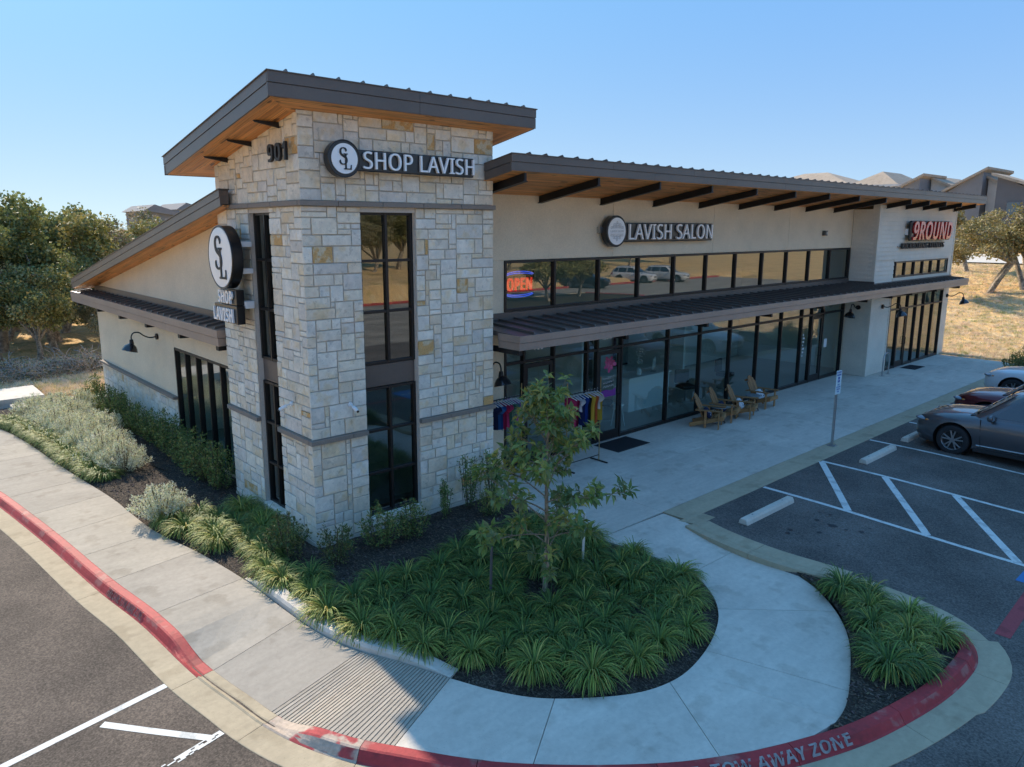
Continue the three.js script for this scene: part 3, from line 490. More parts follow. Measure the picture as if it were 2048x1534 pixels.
const TX = 4.21, TZ = -3.73, WX0 = 1.09, WX1 = 2.27, WZ0 = -2.2, WZ1 = -1.28, LB = 1.93, UB = 6.09, BH = 0.085;
for (const [a, b] of [[0.05, LB], [LB + BH, UB]]) { ashlar(-0.055, WX0, a, b, onFront(0)); ashlar(WX1, TX, a, b, onFront(0)); ashlar(WZ1, -0.002, a, b, onLeft(0)); ashlar(TZ, WZ0, a, b, onLeft(0)); }
ashlar(-0.055, TX, UB + BH, 7.65, onFront(0)); ashlar(TZ, -0.002, UB + BH, 7.6, onLeft(0));
const tower = grp('tower_wall', B), nTower = stones.length;
const SOFF = (z) => tTop(z) - TF;
{
  // keep what lies below the slanted soffit
  const keep = stones.filter((s) => s.place.elements[0] > 0.5 || s.v0 < SOFF(s.u1) - 0.02); stones.length = 0; stones.push(...keep);
  ashlar(-15.98, -8.42, 0.03, 1.22, onLeft(0.366), 0.11);
  const score = (s) => { const q = V((s.u0 + s.u1) / 2, (s.v0 + s.v1) / 2, 0).applyMatrix4(s.place); return (s.u1 - s.u0) * (s.v1 - s.v0) / q.distanceToSquared(CAM) * (s.place.elements[0] > 0.5 ? 1 : 0.55); };
  stones.forEach((s) => { s.k = score(s); }); stones.sort((a, b) => b.k - a.k);
  const rest = new Map();
  stones.forEach((s, i) => { const m = s.r < 0.03 ? STONE_RUST : STONE[Math.min(6, Math.floor(Math.pow(s.r, 1.15) * 7))]; const g = stoneGeo(s); if (i < 300) mesh('stone', g, m, tower); else { if (!rest.has(m)) rest.set(m, []); rest.get(m).push(g); } });
  const r = grp('small_stones', tower), mats = [...rest.keys()], gs = [...rest.values()].map((a) => mergeGeometries(a));
  tower.remove(r); const all = mergeGeometries(gs, true); const sm = mesh('small_stones', all, mats, tower); sm.userData.kind = 'stuff';
}
// backing walls of the tower with the window slots left open
const TH = 0.22;
const back_ = [bx(0, -0.3, -TH, WX0, 6.0, 0), bx(WX1, -0.3, -TH, TX, 6.0, 0), bx(0, 6.0, -TH, TX, 7.62, 0), bx(WX0, -0.3, -TH, WX1, 0.22, 0)];
mesh('backing', merge(back_), M.mortar, tower);
mesh('backing', merge([bx(0, -0.3, WZ1, TH, 6.0, -TH - 0.001), bx(0, -0.3, TZ, TH, 6.0, WZ0), bx(0, -0.3, WZ0, TH, 0.22, WZ1), profileX([[TZ, 6.0], [-TH - 0.001, 6.0], [-TH - 0.001, SOFF(-TH) + 0.03], [TZ, SOFF(TZ) + 0.03]], 0, TH)]), M.mortar, tower);
mesh('backing', merge([bx(TX - TH, -0.3, TZ, TX, 6.9, -TH - 0.001), bx(TH + 0.001, -0.3, TZ, TX - TH - 0.001, 6.9, TZ + TH)]), M.mortar, tower);
// cast stone bands in lengths
function bandX(y, x0, x1, z, cuts) { const c = [x0, ...cuts, x1]; for (let i = 0; i < c.length - 1; i++) mesh('stone_band', bx(c[i] + 0.004, y, z, c[i + 1] - 0.004, y + BH, z + 0.10, 0.006), M.castBand, tower); }
function bandZ(y, z0, z1, x, cuts) { const c = [z0, ...cuts, z1]; for (let i = 0; i < c.length - 1; i++) mesh('stone_band', bx(x - 0.10, y, c[i] + 0.004, x, y + BH, c[i + 1] - 0.004, 0.006), M.castBand, tower); }
bandX(UB, -0.10, TX + 0.01, 0, [0.62, 1.52, 2.42, 3.32]); bandZ(UB, TZ - 0.01, -0.001, 0, [-2.9, -2.0, -1.05]);
bandX(LB, -0.10, WX0 - 0.01, 0, [0.75]); bandX(LB, WX1 + 0.01, TX + 0.01, 0, [3.0, 3.75]); bandZ(LB, TZ - 0.01, WZ0, 0, [-2.95]); bandZ(LB, WZ1, -0.001, 0, []);
mesh('window_sill', bx(WX0 + 0.005, 0.1, -0.14, WX1 - 0.005, 0.25, 0.07, 0.01), STONE[1], tower); mesh('window_sill', bx(-0.07, 0.1, WZ0 + 0.005, 0.14, 0.25, WZ1 - 0.005, 0.01), STONE[1], tower);
mesh('plinth', merge([bx(-0.03, -0.3, -0.001, TX - 0.002, 0.046, 0.035), bx(-0.035, -0.3, TZ, -0.001, 0.046, -0.002)]), M.walk3, tower);
// --- curtain-wall windows: fx maps (along, up, out) to a point
function windowGrid(parent, name, along, ups, frameMat, toBox, glass, fw = 0.055, dep = 0.11) {
  const w = grp(name, parent);
  for (let i = 0; i < along.length; i++) mesh('mullion', toBox(along[i] - fw / 2, ups[0] - fw / 2, along[i] + fw / 2, ups[ups.length - 1] + fw / 2, dep), frameMat, w);
  for (const y of ups) for (let i = 0; i < along.length - 1; i++) mesh('transom_bar', toBox(along[i] + fw / 2 + 0.001, y - fw / 2 + 0.002, along[i + 1] - fw / 2 - 0.001, y + fw / 2 - 0.002, dep - 0.012), frameMat, w);
  for (let j = 0; j < ups.length - 1; j++) for (let i = 0; i < along.length - 1; i++) mesh('pane', toBox(along[i] + fw / 2, ups[j] + fw / 2, along[i + 1] - fw / 2, ups[j + 1] - fw / 2, 0), glass, w);
  return w;
}
const pz = (z, out) => (a, v0, b, v1, d) => d ? bx(a, v0, z - d / 2, b, v1, z + d / 2, 0.004) : mUV(new THREE.PlaneGeometry(b - a, v1 - v0).translate((a + b) / 2, (v0 + v1) / 2, z));
const px = (x) => (a, v0, b, v1, d) => d ? bx(x - d / 2, v0, a, x + d / 2, v1, b, 0.004) : mUV(new THREE.PlaneGeometry(b - a, v1 - v0).rotateY(-Math.PI / 2).translate(x, (v0 + v1) / 2, (a + b) / 2));
const upRows = [3.23, 4.19, 5.13, 5.98], loRows = [0.27, 1.08, 1.92, 2.74];
for (const rows of [upRows, loRows]) {
  windowGrid(B, 'tower_window', [WX0 + 0.03, (WX0 + WX1) / 2, WX1 - 0.03], rows, M.alum, pz(-0.13), M.glassDark);
  windowGrid(B, 'tower_window', [WZ0 + 0.03, (WZ0 + WZ1) / 2, WZ1 - 0.03], rows, M.alum, px(0.13), M.glassDark);
}
mesh('spandrel_panel', bx(WX0 + 0.01, 2.775, -0.16, WX1 - 0.01, 3.195, -0.10, 0.006), M.bronze, B); mesh('spandrel_panel', bx(0.10, 2.775, WZ0 + 0.01, 0.16, 3.195, WZ1 - 0.01, 0.006), M.bronze, B);
// --- roofs
function board(poly, fy, th, mat, parent, name) { // sloping board with its underside at fy
  const pos = [], n = poly.length, lo = poly.map(([x, z]) => [x, fy(z), z]), hi = poly.map(([x, z]) => [x, fy(z) + th, z]);
  const tri = (a, b, c) => pos.push(...a, ...b, ...c); for (let i = 1; i < n - 1; i++) { tri(lo[0], lo[i + 1], lo[i]); tri(hi[0], hi[i], hi[i + 1]); } for (let i = 0; i < n; i++) { const k = (i + 1) % n; tri(lo[i], lo[k], hi[k]); tri(lo[i], hi[k], hi[i]); }
  let g = new THREE.BufferGeometry(); g.setAttribute('position', new THREE.Float32BufferAttribute(pos, 3)); g.computeVertexNormals();
  const nn = g.attributes.normal; if (nn.getY(0) > 0) { for (let i = 0; i < pos.length; i += 9) for (let q = 0; q < 3; q++) { const t = pos[i + 3 + q]; pos[i + 3 + q] = pos[i + 6 + q]; pos[i + 6 + q] = t; } g.setAttribute('position', new THREE.Float32BufferAttribute(pos, 3)); g.computeVertexNormals(); }
  const alongZ = Math.abs(poly[0][1] - poly[1][1]) > Math.abs(poly[0][0] - poly[1][0]);
  return mesh(name, mUV(g, rr(0, 5), rr(0, 5), alongZ), mat, parent);
}
const cedars = [M.cedar, M.cedar, M.cedar2, M.cedar3];
function rakeBand(parent, x0, x1, z0, z1, top, y0, y1, mat, cuts = []) { const c = [z0, ...cuts, z1]; for (let i = 0; i < c.length - 1; i++) { const a = c[i] + 0.001, b = c[i + 1] - 0.001; mesh('fascia_panel', profileX([[a, top(a) - y1], [b, top(b) - y1], [b, top(b) - y0], [a, top(a) - y0]], x0, x1), mat, parent); } }
{ // tower roof
  const R = grp('tower_roof', B), x0 = -0.72, x1 = 4.96, z0 = -4.62, z1 = 0.49, bot = (z) => tTop(z) - TF;
  mesh('roof_deck', profileX([[z1 - 0.035, tTop(z1) - 0.012], [z1 - 0.035, bot(z1) + 0.04], [z0 + 0.035, bot(z0) + 0.04], [z0 + 0.035, tTop(z0) - 0.012]], x0 + 0.035, x1 - 0.035), M.bronze, R);
  for (const [a, b, o] of [[0, 0.165, 0.0], [0.173, TF, 0.012]]) {
    for (const [p, q] of [[x0, 2.1], [2.1, x1]]) mesh('fascia_panel', bx(p + 0.002, tTop(z1) - b, z1 - 0.034 - o, q - 0.002, tTop(z1) - a, z1 - o, 0.003), M.bronze, R);
    mesh('fascia_panel', bx(x0 + 0.002, tTop(z0) - b, z0 + o, x1 - 0.002, tTop(z0) - a, z0 + 0.034 + o, 0.003), M.bronze, R);
    rakeBand(R, x0 + o, x0 + 0.034 + o, z0 + 0.036 + o, z1 - 0.036 - o, tTop, a, b, M.bronze, [-2.0]); rakeBand(R, x1 - 0.034 - o, x1 - o, z0 + 0.036 + o, z1 - 0.036 - o, tTop, a, b, M.bronze, [-2.0]);
  }
  mesh('drip_edge', profileX([[z1 + 0.02, tTop(z1 + 0.02) + 0.008], [z1 + 0.02, tTop(z1 + 0.02) - 0.006], [z0 - 0.02, tTop(z0 - 0.02) - 0.006], [z0 - 0.02, tTop(z0 - 0.02) + 0.008]], x0 - 0.02, x1 + 0.02), M.bronze, R);
  for (let x = x0 + 0.32; x < x1; x += 0.458) mesh('seam', profileX([[z1 - 0.02, tTop(z1) + 0.055], [z1 + 0.018, tTop(z1) + 0.009], [z0, tTop(z0) + 0.009], [z0, tTop(z0) + 0.055]], x - 0.012, x + 0.012), M.bronze, R);
  const w = 0.128; for (let k = 0; k < 7; k++) {
    const q = (k) => [x0 + 0.046 + k * w, x1 - 0.046 - k * w, z0 + 0.046 + k * w, z1 - 0.046 - k * w], [a, b, c, d] = q(k), [e, f, g, h] = q(k + 0.955);
    if (k < 5) board([[a, d], [b, d], [f, h], [e, h]], bot, 0.02, pick(cedars), R, 'soffit_board'); board([[a, c], [b, c], [f, g], [e, g]], bot, 0.02, pick(cedars), R, 'soffit_board');
    board([[a + 0.003, c], [a + 0.003, d], [e + 0.003, h], [e + 0.003, g]], bot, 0.02, pick(cedars), R, 'soffit_board'); board([[b - 0.003, c], [b - 0.003, d], [f - 0.003, h], [f - 0.003, g]], bot, 0.02, pick(cedars), R, 'soffit_board');
  }
  for (const z of [-0.68, -1.86, -3.02]) { const y = bot(z) - 0.004; const s = new THREE.Shape([[0.06, 0], [-0.42, 0], [-0.40, -0.03], [0.06, -0.10]].map((p) => new THREE.Vector2(...p))); const g = new THREE.ExtrudeGeometry(s, { depth: 0.03, bevelEnabled: false }); g.translate(-0.06, y, z); mesh('bracket', mUV(g), M.blackSteel, R); }
}
{ // main roof
  const R = grp('main_roof', B), x0 = 3.93, x1 = 32.65, xl = -0.30, z1 = 0.89, z0 = -16.35, zb = -2.85, bot = (z) => mTop(z) - MF;
  const core = (a, b, xa, xb) => profileX([[b, mTop(b) - 0.012], [b, bot(b) + 0.04], [a, bot(a) + 0.04], [a, mTop(a) - 0.012]], xa, xb);
  mesh('roof_deck', merge([core(TZ - 0.001, z1 - 0.035, TX + 0.06, x1 - 0.035), core(0.07, z1 - 0.035, x0 + 0.035, TX + 0.058), core(z0 + 0.035, TZ - 0.002, 0.366, x1 - 0.035), core(z0 + 0.035, zb - 0.03, xl + 0.035, -0.10), core(z0 + 0.035, TZ - 0.02, -0.10, 0.366)]), M.bronze, R);
  for (const [a, b, o, off] of [[0, 0.150, 0, 0], [0.157, MF, 0.012, 1.5]]) {
    const cuts = [x0]; for (let x = x0 + 3.0 + off; x < x1 - 1; x += 3.05) cuts.push(x); cuts.push(x1);
    for (let i = 0; i < cuts.length - 1; i++) mesh('fascia_panel', bx(cuts[i] + 0.002, mTop(z1) - b, z1 - 0.034 - o, cuts[i + 1] - 0.002, mTop(z1) - a, z1 - o, 0.003), M.bronze, R);
    mesh('fascia_panel', bx(xl, mTop(z0) - b, z0 + o, x1, mTop(z0) - a, z0 + 0.034 + o), M.bronze, R);
    rakeBand(R, x0 + o, x0 + 0.034 + o, 0.07, z1 - 0.036 - o, mTop, a, b, M.bronze);
    rakeBand(R, x1 - 0.034 - o, x1 - o, z0 + 0.036 + o, z1 - 0.036 - o, mTop, a, b, M.bronze, [-11, -5]);
    rakeBand(R, xl + o, xl + 0.034 + o, z0 + 0.036 + o, zb, mTop, a, b, M.bronze, [-13.2, -10.1, -7.0]);
  }
  mesh('drip_edge', profileX([[z1 + 0.02, mTop(z1 + 0.02) + 0.008], [z1 + 0.02, mTop(z1 + 0.02) - 0.006], [0.08, mTop(0.08) - 0.006], [0.08, mTop(0.08) + 0.008]], x0 - 0.02, x1 + 0.02), M.bronze, R);
  mesh('drip_edge', profileX([[zb + 0.01, mTop(zb) + 0.008], [zb + 0.01, mTop(zb) - 0.006], [z0 - 0.02, mTop(z0 - 0.02) - 0.006], [z0 - 0.02, mTop(z0 - 0.02) + 0.008]], xl - 0.02, -0.09), M.bronze, R);
  for (let x = x0 + 0.50; x < x1; x += 0.458) mesh('seam', profileX([[z1 - 0.02, mTop(z1) + 0.055], [z1 + 0.018, mTop(z1) + 0.009], [x < 4.5 ? 0.09 : z0, mTop(x < 4.5 ? 0.09 : z0) + 0.009], [x < 4.5 ? 0.09 : z0, mTop(x < 4.5 ? 0.09 : z0) + 0.055]], x - 0.012, x + 0.012), M.bronze, R);
  // front soffit boards, in random lengths
  const w = 0.128; for (let k = 0; k < 15; k++) { const z = z1 - 0.05 - k * w; let x = x0 + 0.05; while (x < x1 - 0.06) { const e = Math.min(x + rr(3.4, 6.2), x1 - 0.05); const s = z < 0.07 && x < TX + 0.065 ? TX + 0.065 : x; board([[s, z], [e - 0.002, z], [e - 0.002, z - w + 0.006], [s, z - w + 0.006]], bot, 0.02, pick(cedars), R, 'soffit_board'); x = e; } }
  for (let k = 0; k < 5; k++) { const x = xl + 0.05 + k * w; let z = z0 + 0.05; const ze = k < 2 ? zb - 0.01 : TZ - 0.02; while (z < ze - 0.1) { const e = Math.min(z + rr(2.6, 5.2), ze); board([[x, z], [x, e - 0.002], [x + w - 0.006, e - 0.002], [x + w - 0.006, z]], bot, 0.02, pick(cedars), R, 'soffit_board'); z = e; } }
  // eave beams
  const beam = (x, za) => { const y = (z) => bot(z) - 0.004, zb_ = 0.80, g = [profileX([[za, y(za) - 0.15], [zb_, y(zb_) - 0.15], [zb_, y(zb_)], [za, y(za)]], x - 0.03, x + 0.03), profileX([[za, y(za) - 0.168], [zb_, y(zb_) - 0.168], [zb_, y(zb_) - 0.151], [za, y(za) - 0.151]], x - 0.065, x + 0.065)]; mesh('eave_beam', merge(g), M.blackSteel, R); };
  for (let k = 0; k < 9; k++) beam(4.38 + k * 2.19, -1.02); for (const x of [24.2, 26.05, 27.9, 29.75, 31.6]) beam(x, -0.05);
}
// --- front wall
const FZ = -1.02, SX0 = 5.48, SX1 = 23.5, BX = 23.6, BX1 = 32.09, BZ = -0.05;
const front = grp('front_wall', B), mBot = (z) => mTop(z) - MF + 0.03;
{ const cuts = [TX + 0.062, 9.25, 13.95, 18.6, BX]; for (let i = 0; i < 4; i++) mesh('stucco_panel', bx(cuts[i] + 0.005, 5.0, FZ - 0.22, cuts[i + 1] - 0.005, mBot(FZ) - 0.01, FZ), M.stucco, front); }
mesh('stucco_panel', merge([bx(TX + 0.062, -0.2, FZ - 0.22, SX0 - 0.03, 4.996, FZ)]), M.stucco, front);
mesh('stucco_panel', merge([bx(SX0 - 0.028, 3.18, FZ - 0.22, SX1 + 0.06, 3.80, FZ - 0.02), bx(SX1 + 0.03, -0.2, FZ - 0.22, BX - 0.02, 4.996, FZ)]), M.stucco, front);
// clerestory and shop windows
const clereX = [5.47, 7.09, 8.73, 10.37, 12.01, 13.65, 15.29, 16.94, 18.58, 20.21, 21.85, 23.5];
windowGrid(B, 'clerestory_window', clereX, [3.84, 4.96], M.alum, pz(FZ - 0.03), M.glassDark, 0.065, 0.13);
const shopX = [5.48, 6.09, 7.12, 8.37, 8.77, 9.77, 11.91, 13.57, 15.27, 16.97, 18.57, 20.07, 20.84, 21.75, 23.46];
{
  const w = grp('shop_window', B), fb = pz(FZ - 0.04), doors = new Set([1, 4, 12]);
  shopX.forEach((x) => mesh('mullion', fb(x - 0.032, 0, x + 0.032, 3.19, 0.13), M.alum, w));
  for (let i = 0; i < shopX.length - 1; i++) {
    const a = shopX[i] + 0.033, b = shopX[i + 1] - 0.033; mesh('transom_bar', fb(a, 2.53, b, 2.595, 0.115), M.alum, w); mesh('transom_bar', fb(a, 3.12, b, 3.185, 0.115), M.alum, w); mesh('pane', fb(a, 2.595, b, 3.12, 0), M.glass, w);
    if (!doors.has(i)) { mesh('transom_bar', fb(a, 0.002, b, 0.10, 0.115), M.alum, w); mesh('pane', fb(a, 0.10, b, 2.53, 0), M.glass, w); }
  }
}
function door(x0, x1, z, top, hx, matF = M.alum) {
  const d = grp('shop_door', B), fb = pz(z), s = 0.10;
  mesh('door_frame', merge([fb(x0, 0.012, x0 + s, top, 0.055), fb(x1 - s, 0.012, x1, top, 0.055), fb(x0 + s + 0.001, top - 0.11, x1 - s - 0.001, top, 0.05), fb(x0 + s + 0.001, 0.012, x1 - s - 0.001, 0.26, 0.05)]), matF, d);
  mesh('pane', fb(x0 + s, 0.26, x1 - s, top - 0.11, 0), M.glass, d);
  mesh('door_handle', merge([tube([[hx, 0.95, z + 0.03], [hx, 0.96, z + 0.09], [hx, 1.1, z + 0.095], [hx, 1.24, z + 0.09], [hx, 1.25, z + 0.03]], 0.014, 20, 6)]), M.black, d);
  mesh('threshold', bx(x0, -0.01, z - 0.06, x1, 0.011, z + 0.07), M.steel, d); return d;
}
door(shopX[1] + 0.034, shopX[2] - 0.034, FZ - 0.02, 2.50, shopX[2] - 0.12); const d200 = door(shopX[4] + 0.034, shopX[5] - 0.034, FZ - 0.02, 2.50, shopX[5] - 0.12); door(shopX[12] + 0.034, shopX[13] - 0.034, FZ - 0.02, 2.50, shopX[13] - 0.12);
for (const [s, x] of [['100', 6.60], ['200', 9.20]]) { const g = text(s, 'sans_bold', 0.36, 0.20, 0.004); g.translate(x - 0.18, 2.80, FZ - 0.03); mesh('suite_number', g, M.signWhite, B); }
{ // print on door 200: pink blossom, white script strokes, purple band
  const pinks = [[0.42, 0.05, 0.16], [0.55, 0.10, 0.24], [0.34, 0.03, 0.10]].map((c) => std({ color: lin(...c), roughness: 0.5 })); reseed(12);
  const S = [[], [], []]; for (let i = 0; i < 16; i++) { const a = i * 2.4, r = 0.03 + 0.013 * i, g = new THREE.CircleGeometry(0.062 + 0.002 * i, 9); g.scale(1, 0.62, 1); g.rotateZ(a); g.translate(9.30 + Math.cos(a) * r, 2.13 + Math.sin(a) * r * 0.75, FZ - 0.012 + 0.0004 * i); S[i % 3].push(mUV(g)); } S.forEach((a, i) => mesh('flower_print', merge(a), pinks[i], d200));
  const sh_ = new THREE.Shape(); sh_.moveTo(8.97, 1.22); sh_.lineTo(9.58, 1.22); sh_.lineTo(9.58, 1.44); sh_.quadraticCurveTo(9.4, 1.36, 9.27, 1.40); sh_.quadraticCurveTo(9.1, 1.45, 8.97, 1.38); mesh('purple_print', mUV(plain(new THREE.ShapeGeometry(sh_)).translate(0, 0, FZ - 0.012)), std({ color: lin(0.20, 0.03, 0.26), roughness: 0.5 }), d200);
  const st = []; for (const [k, y] of [1.72, 1.61, 1.50].entries()) { const pts = []; for (let i = 0; i <= 16; i++) pts.push([9.04 + i * 0.028 + 0.012 * Math.sin(i * 2.1 + k), y + i * 0.002 + 0.028 * Math.sin(i * 1.7 + k * 2), FZ - 0.012]); st.push(tube(pts, 0.006, 60, 4)); } mesh('script_print', merge(st), M.signWhite, d200);
}
{ const n = grp('window_notices', B); mesh('paper_notice', bx(22.02, 1.22, FZ - 0.03, 22.26, 1.55, FZ - 0.027), M.white, n); for (let i = 0; i < 7; i++) mesh('white_decal', bx(20.28, 1.05 + i * 0.13, FZ - 0.03, 20.36 + 0.03 * (i % 3), 1.11 + i * 0.13, FZ - 0.028), M.signWhite, n); }
// fibre-cement block at the right
{
  const blk = grp('siding_block', B), lap = 0.165;
  mesh('sheathing', merge([bx(BX, -0.2, BZ - 0.25, 25.46, 4.5, BZ - 0.02), bx(31.42, -0.2, BZ - 0.25, BX1, 4.5, BZ - 0.02), bx(25.46, 3.08, BZ - 0.25, 31.42, 3.78, BZ - 0.02), bx(25.46, 4.45, BZ - 0.25, 31.42, 4.5, BZ - 0.02), bx(BX, 4.5, BZ - 0.25, BX1, mBot(BZ - 0.25) - 0.01, BZ - 0.02), bx(BX + 0.02, -0.2, FZ - 0.22, BX + 0.2, mBot(FZ - 0.22) - 0.01, BZ - 0.26)]), M.siding, blk);
  const fr = (x0, x1, y0, y1) => { for (let y = y0; y < y1 - 0.01; y += lap) { const h = Math.min(lap, y1 - y); const g = profileX([[BZ - 0.02, y], [BZ + 0.009, y], [BZ - 0.014, y + h - 0.006], [BZ - 0.02, y + h - 0.006]], x0, x1); mesh('siding_board', g, M.siding, blk); } };
  const L = Math.ceil(6.62 / lap);
  fr(BX + 0.10, 25.34, 0.02, 3.78); fr(BX + 0.10, 25.44, 3.78, 4.42); fr(BX + 0.10, BX1 - 0.10, 4.52, 6.6); fr(BX + 0.10, BX1 - 0.1, 3.10, 3.60);
  for (let y = 0.02; y < mBot(FZ) - 0.12; y += lap) { const g = new THREE.ExtrudeGeometry(new THREE.Shape([[0, 0], [-0.030, 0], [-0.007, lap - 0.006], [0, lap - 0.006]].map((p) => new THREE.Vector2(...p))), { depth: 0.86, bevelEnabled: false }); g.translate(BX + 0.02, y, -1.00); mesh('siding_board', mUV(g), M.siding, blk); }
  const tr = (a) => mesh('corner_trim', a, M.sidingTrim, blk);
  tr(bx(BX - 0.012, -0.1, BZ - 0.12, BX + 0.10, 6.62, BZ + 0.012, 0.004)); tr(bx(BX1 - 0.10, -0.1, BZ - 0.12, BX1 + 0.01, 6.6, BZ + 0.012, 0.004)); tr(bx(25.36, -0.1, BZ - 0.1, 25.46, 3.08, BZ + 0.012, 0.004)); tr(bx(31.42, -0.1, BZ - 0.1, BX1 - 0.102, 3.08, BZ + 0.01, 0.004)); tr(bx(25.40, 3.66, BZ - 0.1, 31.62, 3.78, BZ + 0.014, 0.004)); tr(bx(25.40, 4.43, BZ - 0.1, 31.62, 4.515, BZ + 0.014, 0.004));
}
windowGrid(B, 'block_window', [25.58, 26.56, 27.54, 28.52, 29.5, 30.48, 31.46], [3.82, 4.40], M.alum, pz(BZ - 0.03), M.glassDark, 0.07, 0.12);
{
  const w = grp('block_shop_window', B), xs = [25.5, 26.42, 27.36, 28.3, 29.2, 30.3, 31.38], fb = pz(BZ - 0.05);
  xs.forEach((x) => mesh('mullion', fb(x - 0.032, 0, x + 0.032, 3.06, 0.13), M.alum, w));
  for (let i = 0; i < 6; i++) { const a = xs[i] + 0.033, b = xs[i + 1] - 0.033; mesh('transom_bar', fb(a, 2.44, b, 2.50, 0.115), M.alum, w); mesh('transom_bar', fb(a, 2.99, b, 3.055, 0.115), M.alum, w); mesh('pane', fb(a, 2.50, b, 2.99, 0), M.glass, w); if (i !== 1) { mesh('transom_bar', fb(a, 0.002, b, 0.10, 0.115), M.alum, w); mesh('pane', fb(a, 0.10, b, 2.44, 0), M.glass, w); } }
  door(xs[1] + 0.034, xs[2] - 0.034, BZ - 0.03, 2.41, xs[2] - 0.12);
}
// --- metal canopies
function canopyFront() {
  const C = grp('front_canopy', B), x0 = 4.30, x1 = 31.98, z1 = 0.75, zw = (x) => (x > BX ? BZ + 0.02 : FZ + 0.01);
  const y = (z) => lerp(3.63, 3.535, (z + 1.02) / 1.77);
  mesh('canopy_deck', merge([profileX([[FZ + 0.012, y(FZ)], [z1 - 0.03, y(z1)], [z1 - 0.03, y(z1) - 0.10], [FZ + 0.012, y(FZ) - 0.10]], x0 + 0.03, BX - 0.02), profileX([[BZ + 0.016, y(BZ)], [z1 - 0.03, y(z1)], [z1 - 0.03, y(z1) - 0.10], [BZ + 0.016, y(BZ) - 0.10]], BX - 0.018, x1 - 0.03)]), M.bronze, C);
  for (let x = x0 + 0.48; x < x1 - 0.1; x += 0.478) { const za = x > BX - 0.05 ? BZ + 0.02 : FZ + 0.03; mesh('seam', profileX([[za, y(za) + 0.001], [z1 - 0.06, y(z1 - 0.06) + 0.001], [z1 - 0.08, y(z1 - 0.06) + 0.05], [za, y(za) + 0.05]], x - 0.014, x + 0.014), M.bronze, C); }
  for (const [a, b, o, off] of [[3.395, 3.54, 0.0, 0], [3.236, 3.388, 0.014, 1.5]]) {
    const cuts = [x0]; for (let x = x0 + 2.5 + off; x < x1 - 1; x += 3.05) cuts.push(x); cuts.push(x1);
    for (let i = 0; i < cuts.length - 1; i++) mesh('fascia_panel', bx(cuts[i] + 0.002, a, z1 - 0.03 - o, cuts[i + 1] - 0.002, b, z1 - o, 0.003), M.bronzeLight, C);
    mesh('fascia_panel', bx(x0 + o, a, 0.068, x0 + 0.03 + o, b, z1 - 0.031 - o, 0.003), M.bronzeLight, C); mesh('fascia_panel', bx(x1 - 0.03 - o, a, BZ + 0.02, x1 - o, b, z1 - 0.031 - o, 0.003), M.bronzeLight, C);
  }
  mesh('flashing', bx(TX + 0.064, 3.60, FZ + 0.002, BX - 0.022, 3.80, FZ + 0.035, 0.004), M.bronze, C); mesh('flashing', bx(BX - 0.01, 3.58, BZ + 0.015, BX1, 3.655, BZ + 0.045, 0.004), M.bronze, C); mesh('flashing', bx(BX - 0.035, 3.60, FZ + 0.036, BX - 0.014, 3.72, BZ + 0.04, 0.004), M.bronze, C);
  mesh('canopy_soffit', bx(x0 + 0.05, 3.245, 0.08, x1 - 0.05, 3.262, z1 - 0.05), M.blackSteel, C);
  for (const x of [4.42, 7.9, 11.3, 14.7, 18.1, 21.5, 23.75, 25.7, 28.4, 31.2]) { const za = x > BX ? BZ + 0.02 : FZ + 0.05; mesh('canopy_beam', bx(x - 0.05, 3.12, za, x + 0.05, 3.235, z1 - 0.10, 0.004), M.blackSteel, C); }
}
canopyFront();
const LX = 0.366, LZ1 = -15.98;
